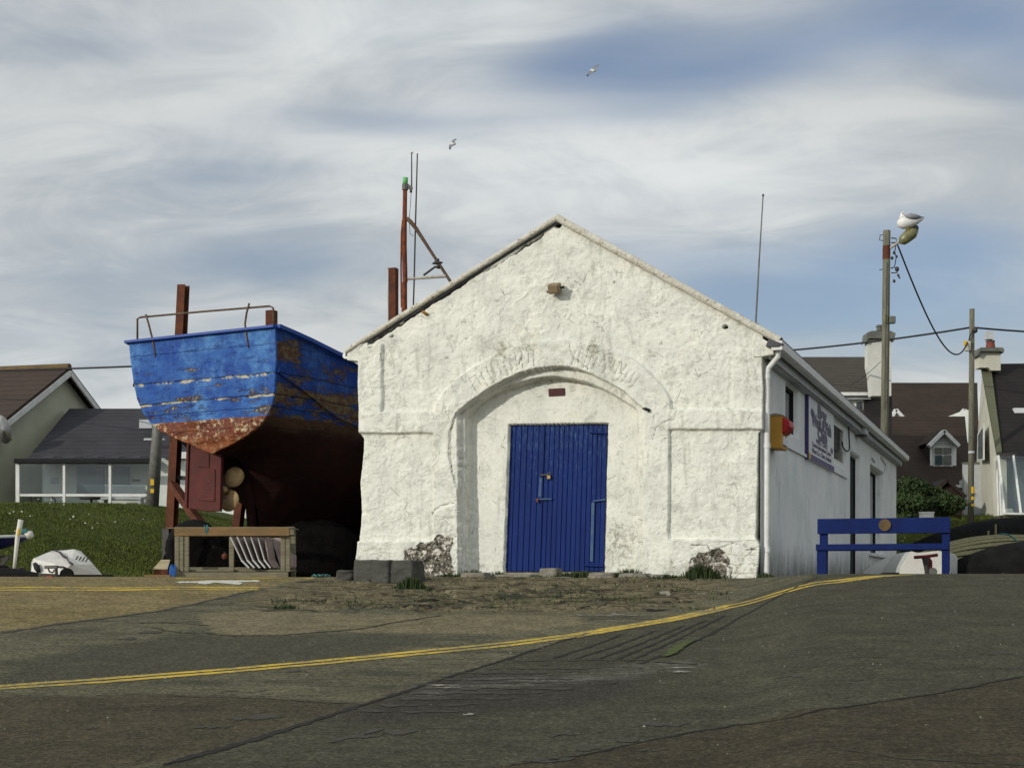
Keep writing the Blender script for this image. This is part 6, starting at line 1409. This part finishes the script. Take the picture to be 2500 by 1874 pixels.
# ------------------------------------------------------------------ gulls
def standing_gull():
    d = 39.6; sc = d/F; base = P(2222,558,d); t = thing('gull','white and grey gull perched on the street lamp','bird',base,0)
    def g(px,py): return Vector(((px-2222)*sc,0,(558-py)*sc))
    b = MB().tube([g(2191,541)+Vector((0,-.02,0)),g(2196,543),g(2206,544),g(2220,542),g(2236,538),g(2250,533),g(2256,531)],[.03,.13,.17,.165,.12,.06,.02],16).build('body','gull_white',t,smooth=True)
    MB().tube([g(2202,536),g(2204,528),g(2205,521),g(2206,518)],[.10,.075,.062,.03],14).build('head','gull_white',t,smooth=True)
    MB().tube([g(2203,522)+Vector((0,-.05,0)),g(2199,523)+Vector((0,-.16,0))],[.018,.005],8).build('beak','gull_beak',t)
    for s in (-1,1):
        MB().tube([g(2208,532)+Vector((0,s*.11,0)),g(2218,531)+Vector((0,s*.15,0)),g(2232,532)+Vector((0,s*.12,0)),g(2246,532)+Vector((0,s*.06,0))],[.04,.085,.075,.03],10).build('wing','gull_grey',t,smooth=True)
        MB().tube([g(2240,533)+Vector((0,s*.05,0)),g(2250,532)+Vector((0,s*.03,0)),g(2256,530)],[.045,.03,.008],8).build('wing_tip','gull_black',t,smooth=True)
        MB().tube([g(2216,552)+Vector((0,s*.05,0)),g(2216,563)+Vector((0,s*.05,0))],.012,6).build('leg','gull_beak',t)
        MB().ball(g(2204,520.5)+Vector((-.02,s*.052-.0,0)),(.012,.008,.012),6,5).build('eye','gull_black',t)
standing_gull()
def flying(name_lab, pts_up, pts_dn, body, d):
    sc = d/F; cx, cy = body[1]; t = thing('gull',name_lab,'bird',P(cx,cy,d),0,'gulls flying')
    def g(p, y=0): return Vector(((p[0]-cx)*sc,y,(cy-p[1])*sc))
    MB().tube([g(body[0]),g(body[1]),g(body[2])],[.03,.085,.02],10).build('body','gull_white',t,smooth=True); MB().ball(g(body[0]),(.05,.05,.05),8,6).build('head','gull_white',t,smooth=True)
    for pts,yy in ((pts_up,.3),(pts_dn,-.3)):
        m2 = MB(); k_ = len(pts)
        for i in range(k_-1):
            a, b = pts[i], pts[i+1]; c0 = .16*(1-i/(k_-.5)); c1 = .16*(1-(i+1)/(k_-.5)); A = g(a,yy*i/k_); B = g(b,yy*(i+1)/k_)
            m2.slab([A+Vector((-c0/2,0,.02)),A+Vector((c0,0,-.02)),B+Vector((c1,0,-.02)),B+Vector((-c1/2,0,.02))],.02)
        m2.build('wing','gull_grey',t)
        e_ = g(pts[-1],yy); f_ = g(pts[-2],yy*.8); MB().bar(f_.lerp(e_,.4),e_.lerp(f_,-.08),.07,.03).build('wing_tip','gull_black',t)
flying('flying gull highest in the sky, wings slanted',[(1448,172),(1450,165),(1455,160),(1462,155)],[(1446,173),(1440,178),(1436,184),(1433,190)],[(1443,171),(1448,173),(1455,175)],78)
flying('lower flying gull just right of the mast',[(1106,350),(1105,346),(1107,341),(1113,337)],[(1103,353),(1099,357),(1098,362),(1099,368)],[(1099,351),(1105,352),(1113,353)],78)
# ------------------------------------------------------------------ right houses
def roofquad(parent, pts, mat, name='roof', th=.12, world=True):
    M = ROOTM[parent].inverted(); q = [M @ P(*p) for p in pts]; return MB().slab(q,-th).build(name,mat,parent)
def wq(parent, M, x0,y0,x1,y1,d,dep,name,mat,par=None):
    a = M @ P(x0,y0,d); b = M @ P(x1,y1,d); return MB().bb((a.x,a.y,b.z),(b.x,a.y+dep,a.z)).build(name,mat,par or parent)
# house with the tall chimney
c0 = P(2080,1260,50); HC = thing('house','house with a dark slate roof and a tall white chimney just behind the leaning pole','house',(c0.x,c0.y,2.0),0); M = ROOTM[HC].inverted()
roofquad(HC,[(1850,960,50),(2127,960,50),(2118,871,54),(1850,871,54)],'tiles_olive')
a = M @ P(2118,871,54); b = M @ P(2127,960,50)
MB().prism([(b.y+.3,-2.),(a.y+4,-2.),(a.y+4,b.z),(a.y,a.z-.15),(b.y+.3,b.z-.1)],0,b.x-12,b.x-.35).build('wall','chimney_white',HC)
wq(HC,M,1980,957,2129,965,49.9,.1,'gutter','white_plastic'); wq(HC,M,1990,966,2126,974,50.05,.2,'fascia','dull_white')
f = wq(HC,M,2088,977,2108,1000,50.25,.06,'window','white_paint'); a_ = M @ P(2091,980,50.2); b_ = M @ P(2104,998,50.2); MB().bb((a_.x,a_.y,b_.z),(b_.x,a_.y+.04,a_.z)).build('window_pane','glass_dark',f)
def chim(parent, M, pts, d, dep, name='chimney', mat='chimney_white'):
    q = [M @ P(x,y,d) for x,y in pts]; return MB().prism([(v.x,v.z) for v in q],1,q[0].y,q[0].y+dep).build(name,mat,parent)
ch = chim(HC,M,[(2119,829),(2163,829),(2176,829),(2176,966),(2128,966),(2124,915),(2119,895)],49.2,.45)
q = [M @ P(x,y,49.1) for x,y in ((2117,812),(2127,808),(2174,808),(2186,814),(2182,833),(2176,826),(2120,826),(2113,836))]; MB().prism([(v.x,v.z) for v in q],1,q[0].y-.05,q[0].y+.6).build('chimney_cap','cap_grey',ch)
v = M @ P(2147,807,49.3); MB().tube([v,v+Vector((0,0,.12)),v+Vector((0,0,.13)),v+Vector((0,0,.19))],[.10,.10,.13,.08],12).build('chimney_pot','cap_grey',ch)
roofquad(HC,[(2110,1075,48),(2178,1075,48),(2178,966,50.5),(2110,966,50.5)],'tiles_dark'); wq(HC,M,2110,1074,2178,1300,48.3,3,'lean_to_wall','cream_wall')
# brown roofed houses
c0 = P(2270,1260,58); HD = thing('house','house with a broad brown tiled roof and a white dormer with four panes','house',(c0.x,c0.y,2.0),0); M = ROOTM[HD].inverted()
roofquad(HD,[(2100,1186,55),(2372,1186,55),(2356,1016,60),(2100,1016,60)],'tiles_brown'); MB().slab([M@P(2100,1016,60),M@P(2356,1016,60),M@P(2340,1186,66),M@P(2100,1186,66)],-.1).build('roof','tiles_brown',HD)
wq(HD,M,2100,1187,2366,1330,55.6,9,'wall','dull_white'); 
for x0,x1 in ((2180,2298),(2322,2370)): wq(HD,M,x0,1183,x1,1190,54.85,.1,'gutter','white_plastic')
for x0,x1 in ((2183,2212),(2350,2372)): wq(HD,M,x0,1171,x1,1183,54.7,.4,'porch_hood','white_plastic')
wq(HD,M,2352,1192,2370,1270,55.2,.3,'corner_bay','dull_white')
DM = wq(HD,M,2271,1089,2335,1136,56.42,1.7,'dormer','tiles_brown'); wq(HD,M,2271,1089,2335,1136,56.38,.03,'dormer_front','white_wall',DM); ROOTM[DM]=ROOTM[HD]
def dtri(par, M, l, r, apx, base, ay, d, th, nm, mat, dep):
    q = [M @ P(x,y,d) for x,y in ((l,base),(apx,ay),(r,base))]; return MB().prism([(v.x,v.z) for v in q],1,q[0].y,q[0].y+dep).build(nm,mat,par)
dtri(DM,M,2275,2332,2303,1090,1060,56.4,.1,'dormer_gable','dull_white',1.6)
for s,(x0,x1) in enumerate(((2267,2304),(2340,2303))):
    a = M @ P(x0,1089,56.2); b = M @ P(x1,1052,56.2); MB().bar(a,b,.30,.13,(0,0,1)).build('dormer_verge','white_plastic',DM)
    a1 = M @ P(x0,1083,56.35); b1 = M @ P(x1,1048,56.35); q = [a1,b1,b1+Vector((0,2.3,0)),a1+Vector((0,1.3,0))]; MB().slab(q,.06).build('dormer_roof','tiles_brown',DM)
f = wq(HD,M,2279,1089,2327,1138,56.32,.08,'window','white_plastic',DM); 
for x0,x1,y0,y1 in ((2283,2301,1092,1107),(2304,2323,1092,1107),(2283,2301,1111,1134),(2304,2323,1111,1134)):
    a = M @ P(x0,y0,56.25); b = M @ P(x1,y1,56.25); MB().bb((a.x,a.y,b.z),(b.x,a.y+.03,a.z)).build('window_pane','window_teal' if y0>1100 and x0<2300 else 'cap_grey',f)
dtri(HD,M,2178,2180,2179,1125,1122,55,.1,'flashing','dull_white',.1)
wq(HD,M,2190,1123,2201,1136,54.6,.2,'vent_box','white_plastic')
c0 = P(2270,1260,68); HE = thing('house','house behind with a plain dark brown roof forming the level skyline between the poles','house',(c0.x,c0.y,2.0),0); M = ROOTM[HE].inverted()
roofquad(HE,[(2060,1130,64),(2392,1130,64),(2386,934,72),(2060,934,72)],'tiles_brown'); MB().slab([M@P(2060,934,72),M@P(2386,934,72),M@P(2360,1100,80),M@P(2060,1100,80)],-.1).build('roof','tiles_brown',HE); wq(HE,M,2060,1132,2388,1330,65,12,'wall','dull_white')
for l,r_,ap in ((2176,2204,2187),(2337,2362,2354)):
    dg = dtri(HE,M,l,r_,ap,1018,1001 if l>2200 else 1002,64.5,.1,'dormer_gable','white_wall',3)
    for x0 in (l,r_): a = M @ P(x0,1019,64.4); b = M @ P(ap,1000,64.4); MB().bar(a,b,.2,.14,(0,0,1)).build('dormer_verge','white_plastic',dg)
wq(HE,M,2358,1000,2372,1082,62,3,'side_dormer','white_wall')
m2 = MB()
for i in range(5): a = M @ P(2351,1020+i*10,61.5); MB().box(a,(.10,.05,.10)).build('quoin','white_plastic',HE)
# white gabled house at the right edge with a porch of glass
c0 = P(2440,1260,46); HF = thing('house','white gabled house with a grey green verge and a glass porch at the right edge','house',(c0.x,c0.y,2.0),0); M = ROOTM[HF].inverted()
f3 = lambda px,py,d: M @ P(px,py,d)
Aq = [f3(2398,897,49),f3(2438,1102,44.6),f3(2441,1262,44.6),f3(2384,1262,53),f3(2384,1105,53)]
MB().slab(Aq,.25,(1,.2,0)).build('gable_wall','pale_wall',HF)
q = [f3(2396,896,48.8),f3(2419,893,48.8),f3(2446,1100,44.4),f3(2434,1103,44.4)]; MB().slab(q,.12,(0,.3,-1)).build('verge','verge_green',HF)
q = [f3(2417,888,49.2),f3(2800,882,49.2),f3(2800,1112,44.4),f3(2444,1108,44.4)]; MB().slab(q,.12,(0,.3,-1)).build('roof','tiles_dark',HF)
MB().bb((f3(2441,1112,44.9).x,f3(2441,1112,44.9).y,-1.5),(f3(2441,1112,44.9).x+6,f3(2441,1112,44.9).y+.6,f3(2441,1110,44.9).z)).build('wall','pale_wall',HF)
ch = chim(HF,M,[(2391,856),(2443,856),(2443,904),(2420,904),(2414,897),(2391,897)],48.3,.5,'chimney','pale_wall'); q = [M @ P(x,y,48.2) for x,y in ((2392,849),(2446,849),(2450,855),(2448,862),(2442,858),(2392,858),(2386,868),(2386,860))]; MB().prism([(v.x,v.z) for v in q],1,q[0].y-.1,q[0].y+.65).build('chimney_cap','cap_grey',ch)
v = f3(2418,849,48.8); MB().tube([v,v+Vector((0,0,.20))],[.16,.13],12).build('chimney_pot','pot_red',ch); MB().tube([v+Vector((0,0,.20)),v+Vector((0,0,.23))],.15,12).build('pot_rim','dark_metal',ch); MB().box(v+Vector((-.05,0,.40)),(.24,.24,.26)).build('chimney_cowl','dull_white',ch)
fw = MB().slab([f3(2389,1060,50.0),f3(2404,1033,47.2),f3(2404,1122,47.2),f3(2389,1125,50.0)],.04,(-1,0,0)).build('gable_window','white_plastic',HF); MB().slab([f3(2391,1063,49.5),f3(2401,1045,47.5),f3(2401,1118,47.5),f3(2391,1120,49.5)],.05,(-1,-.3,0)).build('window_pane','window_teal',fw)
sl_ = f3(2487,1020,46.6); MB().box(sl_,(.36,.3,.6)).build('skylight','sign_white',HF)
# glass porch
cx0 = f3(2444,1112,43.9); gl_ = [(2437,1112,2452,1252),(2474,1112,2492,1252),(2512,1112,2532,1252)]
for x0,y0,x1,y1 in gl_: MB().bar(f3(x0,y0,44.2),f3(x1,y1,43.2),.06,.06).build('porch_frame','white_plastic',HF)
MB().bar(f3(2450,1253,43.2),f3(2560,1254,43.2),.06,.06).build('porch_sill','white_plastic',HF); MB().bar(f3(2436,1110,44.2),f3(2560,1112,44.2),.05,.12).build('porch_head','dark_metal',HF)
MB().slab([f3(2438,1113,44.16),f3(2560,1113,44.16),f3(2560,1252,43.2),f3(2452,1252,43.2)],.02).build('porch_glass','pane',HF)
MB().slab([f3(2441,1113,44.88),f3(2560,1113,44.88),f3(2560,1254,44.88),f3(2441,1254,44.88)],.02).build('porch_back','window_teal',HF)
for x0 in (2437,2443,2448): MB().bar(f3(x0-4,1125,44.8),f3(x0,1262,44.3),.05,.05).build('side_frame','white_plastic',HF)
MB().bb(f3(2452,1256,43.3),f3(2560,1290,43.3)+Vector((0,1.2,0))).build('porch_base','verge_green',HF)
v = P(2464,1250,43.9); t = thing('table_lamp','small table lamp with a cream shade in the glass porch','lamp',v-Vector((0,0,.35)),0); MB().tube([(0,0,.24),(0,0,.46)],[.17,.09],16).build('lamp_shade','pale_wall',t,smooth=True); MB().tube([(0,0,0),(0,0,.24)],.03,8).build('lamp_base','white_paint',t)
c0 = P(2396,1262,51); wl = thing('garden_wall','pale rendered wall in the gap beside the short pole','wall',(c0.x,c0.y,1.8),0); MB().bb((-.6,0,-.5),(.8,.2,P(2396,1132,51).z-1.8)).build('wall','dull_white',wl); MB().bb((-.62,-.03,P(2396,1132,51).z-1.8),(.82,.23,P(2396,1132,51).z-1.74)).build('coping','cap_grey',wl)
# dark timber shed
d = 48.5; c0 = P(2330,1262,d); SHD = thing('garden_shed','dark timber garden shed half hidden by the round bush','shed',(c0.x,c0.y,gz(c0.x,c0.y)),0); M = ROOTM[SHD].inverted()
q = [M @ P(x,y,d) for x,y in ((2292,1275),(2348,1275),(2350,1212),(2315,1182),(2292,1200))]; basic('dark_timber',(.022,.014,.010),(.035,.022,.016),6,.9,.4,stretch=(4,4,.4)); MB().prism([(v.x,v.z) for v in q],1,q[0].y,q[0].y+2.4).build('wall','dark_timber',SHD)
for x0,y0 in ((2280,1200),(2358,1213)): MB().bar(M @ P(x0,y0,d-.1), M @ P(2313,1172,d-.1),.10,.10,(0,0,1)).build('bargeboard','dark_timber',SHD)
for x0,y0 in ((2280,1199),(2358,1212)): a = M @ P(x0,y0,d-.1); b = M @ P(2313,1171,d-.1); MB().slab([a,b,b+Vector((0,2.6,0)),a+Vector((0,2.6,0))],.05).build('roof','tiles_dark',SHD)
# small white sign stone in front of the bush
c0 = P(2265,1262,43.5); t = thing('white_box','small white box standing in the grass in front of the bush','box',(c0.x,c0.y,gz(c0.x,c0.y)),0); h_ = P(2265,1252,43.5).z-t.location.z; MB().bb((-.19,0,-.05),(.19,.25,h_)).build('body','hull_white',t,bevel=.02); MB().bb((-.2,-.01,h_),(.2,.26,h_+.04)).build('lid','white_plastic',t)
# bush
def bush(lab, c, rad, nleaf, seed, name='bush'):
    rr = np.random.default_rng(seed); t = thing(name, lab, 'bush', c, 0); m_ = nleaf
    u_ = rr.normal(size=(m_,3)); u_ /= np.linalg.norm(u_,axis=1)[:,None]; lob = 1+.20*np.sin(u_[:,0]*5+seed)+.14*np.cos(u_[:,2]*7+seed*2)+.1*np.sin(u_[:,1]*9)
    r_ = rr.uniform(.70,1.05,m_)**.6*lob; p_ = u_*r_[:,None]*np.array(rad)[None,:]; p_[:,2] += rad[2]*.9; p_ = p_[p_[:,2]>.0]
    m_ = len(p_); s = rr.uniform(.03,.075,m_); a = rr.normal(size=(m_,3)); a /= np.linalg.norm(a,axis=1)[:,None]; b = np.cross(a, rr.normal(size=(m_,3))); b /= np.linalg.norm(b,axis=1)[:,None]
    co = np.stack([p_-a*s[:,None],p_+b*s[:,None]*.6,p_+a*s[:,None],p_-b*s[:,None]*.6],1).reshape(-1,3)
    for k_, mt in enumerate(('foliage','foliage2')):
        sel = np.arange(m_)[k_::2]; c4 = co.reshape(-1,4,3)[sel].reshape(-1,3); me = bpy.data.meshes.new('leaves'); me.from_pydata(c4.tolist(),[],[(4*i,4*i+1,4*i+2,4*i+3) for i in range(len(sel))]); me.materials.append(MATS[mt]); o = bpy.data.objects.new('leaves',me); C.objects.link(o); o.parent = t
    MB().ball((0,0,rad[2]*.85),[x*.72 for x in rad],20,12,.12).build('inner_mass','foliage2',t); m2 = MB()
    MB().tube([(0,0,-.1),(.03,0,rad[2]*.7)],[.12,.06],8).build('trunk','pole_wood',t)
c0 = P(2245,1262,45.5); bush('round dense dark green bush between the boathouse end and the timber shed',(c0.x,c0.y,gz(c0.x,c0.y)-.2),(1.02,1.0,.66),12000,3)
c0 = P(2198,1262,46.2); bush('smaller dark bush partly hidden by the end wall of the boathouse',(c0.x,c0.y,gz(c0.x,c0.y)-.2),(.6,.7,.50),5000,5)
# ------------------------------------------------------------------ left foreground clutter: blue dinghy, upturned white boat, trailer
d = 21.4; c0 = P(-30,1400,d); g0 = gz(c0.x,c0.y)
BD = thing('dinghy','dark blue dinghy with a white gunwale on a trailer at the left edge','dinghy',(c0.x,c0.y,g0),0); M = ROOTM[BD].inverted(); lq = lambda px,py,dy=0: M @ P(px,py,d+dy)
nst, npt = 16, 11; X = np.zeros((nst,npt)); Y = X.copy(); Z = X.copy()
bow = lq(70,1306); keel = lq(40,1352); x_s = lq(-260,1330).x
for i in range(nst):
    t = i/(nst-1); hb_ = .62*(1-(t)**2.6)+.02; x = x_s+(bow.x-x_s)*t; zt2 = lq(0,1316).z-.02+(bow.z-lq(0,1316).z)*t**2; zk = lq(0,1356).z + .20*t**4
    for j in range(npt):
        s = -1+2*j/(npt-1); X[i,j] = x-.10*(1-abs(s))*t**3; Y[i,j] = hb_*s*(1-.1*abs(s)); Z[i,j] = zk+(zt2-zk)*(abs(s)**1.7)
gridmesh('hull',X,Y,Z,'dinghy_blue',BD)
for j in (0,-1): MB().tube([(X[i,j],Y[i,j],Z[i,j]+.01) for i in range(nst)],.022,8).build('gunwale','dull_white',BD,smooth=True)
MB().tube([lq(62,1303),lq(72,1305),lq(76,1312)],[.05,.07,.05],10).build('bow_fender','hull_white',BD,smooth=True); MB().box(lq(60,1296),(.10,.12,.07)).build('bow_cleat','rope_teal',BD,bevel=.01)
MB().slab([(X[2,0]+.1,Y[2,0],Z[2,0]-.1),(X[12,0],Y[12,0],Z[12,0]-.1),(X[12,-1],Y[12,-1],Z[12,-1]-.1),(X[2,-1],Y[2,-1],Z[2,-1]-.1)],.03).build('deck','dark_metal',BD)
c1 = P(34,1402,20.9); pt = thing('boat_trailer','dark boat trailer with an upright pale guide post under the blue dinghy','trailer',(c1.x,c1.y,gz(c1.x,c1.y)),0); M = ROOTM[pt].inverted(); l2 = lambda px,py,dy=0: M @ P(px,py,20.9+dy)
MB().tube([l2(33,1402),l2(38,1355),l2(43,1310),l2(51,1268)],[.020,.026,.034,.04],10).build('guide_post','hull_white',pt,smooth=True); MB().tube([l2(44,1306,-.04),l2(47,1290,-.04)],[.02,.02],6).build('yellow_tape','paint_yellow',pt)
MB().bar(l2(-200,1386,.3),l2(60,1392,.1),.08,.08).build('drawbar','dark_metal',pt); MB().bar(l2(-120,1365,.5),l2(30,1360,.5),.06,.06).build('cross_member','dark_metal',pt); MB().bar(l2(20,1358,.3),l2(-10,1398,.3),.05,.05).build('strut','dark_metal',pt)
w_ = MB().tube([l2(8,1396,.1)+Vector((0,-.06,0)),l2(8,1396,.1)+Vector((0,.06,0))],.10,18).build('wheel','rubber',pt)
c1 = P(70,1404,20.6); heap('rope_heap','low dark tangle of ropes and gear on the ground under the blue dinghy','ropes',(c1.x-.35,c1.y,gz(c1.x,c1.y)),(.75,.25),.12,21,'tarp_black',.5)
# upturned broken white boat
d = 20.9; c0 = P(160,1408,d); g0 = gz(c0.x,c0.y); WB = thing('upturned_boat','cracked white upturned boat hull with rust stains lying on the verge','boat',(c0.x,c0.y,g0),0); M = ROOTM[WB].inverted(); uq = lambda px,py,dy: M @ P(px,py,d+dy)
pts = dict(a=uq(75,1402,-.25),b=uq(76,1372,-.15),c=uq(81,1363,-.1),d=uq(125,1344,.35),e=uq(142,1343,.40),f=uq(182,1340,.42),g=uq(198,1345,.5),h=uq(227,1376,-.10),i=uq(172,1378,-.42),j=uq(150,1380,-.42),k=uq(140,1411,-.60),l=uq(253,1406,-.05),m=uq(228,1378,.5),n=uq(253,1406,.8),o=uq(80,1402,.9))
V_ = list(pts); ix = {k_:i for i,k_ in enumerate(V_)}
F_ = ['abcj','cdej','eji','efi','fghi','abck' if 0 else 'ajk','kjil','ihl','hgml','lmn','gdn' if 0 else 'gmn','deo' if 0 else 'dco','cbo','bao','fgn','defn','dno']
m2 = MB(); m2.add([pts[k_] for k_ in V_], [tuple(ix[c_] for c_ in f_) for f_ in F_ if len(set(f_))==len(f_)])
wb = m2.build('hull','hull_white',WB,recalc=True)
m2 = MB()
for p_, q_ in (('c','j'),): pass
cr_ = [uq(133,1343,.30),uq(146,1348,.15),uq(155,1357,-.05),uq(163,1362,-.18),uq(170,1372,-.38),uq(178,1378,-.45)]
m2 = MB(); 
for i,(p_,q_) in enumerate(zip(cr_[:-1],cr_[1:])): m2.bar(p_+Vector((0,-.012,.004)),q_+Vector((0,-.012,.004)),.012+.012*(i%3),.02)
m2.build('crack_damage','dark_metal',WB)
m2 = MB(); m2.tube([uq(85,1376,-.25),uq(90,1384,-.3),uq(94,1394,-.36)],[.03,.045,.03],8).build('hole','dark_gap',WB,smooth=True)
text_m = MB(); a = uq(190,1362,-.12); b = uq(214,1366,-.10)
for i in range(4):
    c = a.lerp(b,i/3.); text_m.bar(c+Vector((-.015,-.04,-.02)),c+Vector((.005,0,.03)),.025,.008)
text_m.build('faded_lettering','dark_metal',WB)
m2 = MB(); m2.bb(uq(92,1412,-.75),uq(278,1402,-.62)); m2.build('rubber_skirt','rubber',WB,bevel=.02)
c1 = P(150,1406,19.9); TJ = thing('trailer_coupling','small dark trailer coupling with a jockey wheel by the cracked white boat','trailer coupling',(c1.x,c1.y,gz(c1.x,c1.y)),0); M = ROOTM[TJ].inverted(); jq = lambda px,py,dy=0: M @ P(px,py,19.9+dy)
MB().bar(jq(109,1384),jq(141,1383),.06,.045).build('coupling_head','grey_metal',TJ,bevel=.008); MB().tube([jq(141,1383),jq(155,1384),jq(166,1389)],.015,8).build('brake_lever','dark_metal',TJ,smooth=True)
MB().tube([jq(118,1388),jq(121,1395),jq(129,1397),jq(133,1390)],.012,6).build('safety_loop','dark_metal',TJ); MB().tube([jq(137,1384),jq(138,1404)],.022,8).build('jockey_post','dark_metal',TJ)
MB().tube([jq(163,1402)+Vector((0,-.03,0)),jq(163,1402)+Vector((0,.04,0))],.088,20).build('jockey_wheel','rubber',TJ); MB().bar(jq(95,1402),jq(140,1404),.06,.04).build('drawbar','dark_metal',TJ)
MB().bar(jq(112,1409,-.05),jq(128,1407,-.05),.05,.03).build('red_handle','red_plastic',TJ); MB().bar(jq(97,1407),jq(112,1405),.03,.02).build('white_handle','hull_white',TJ)
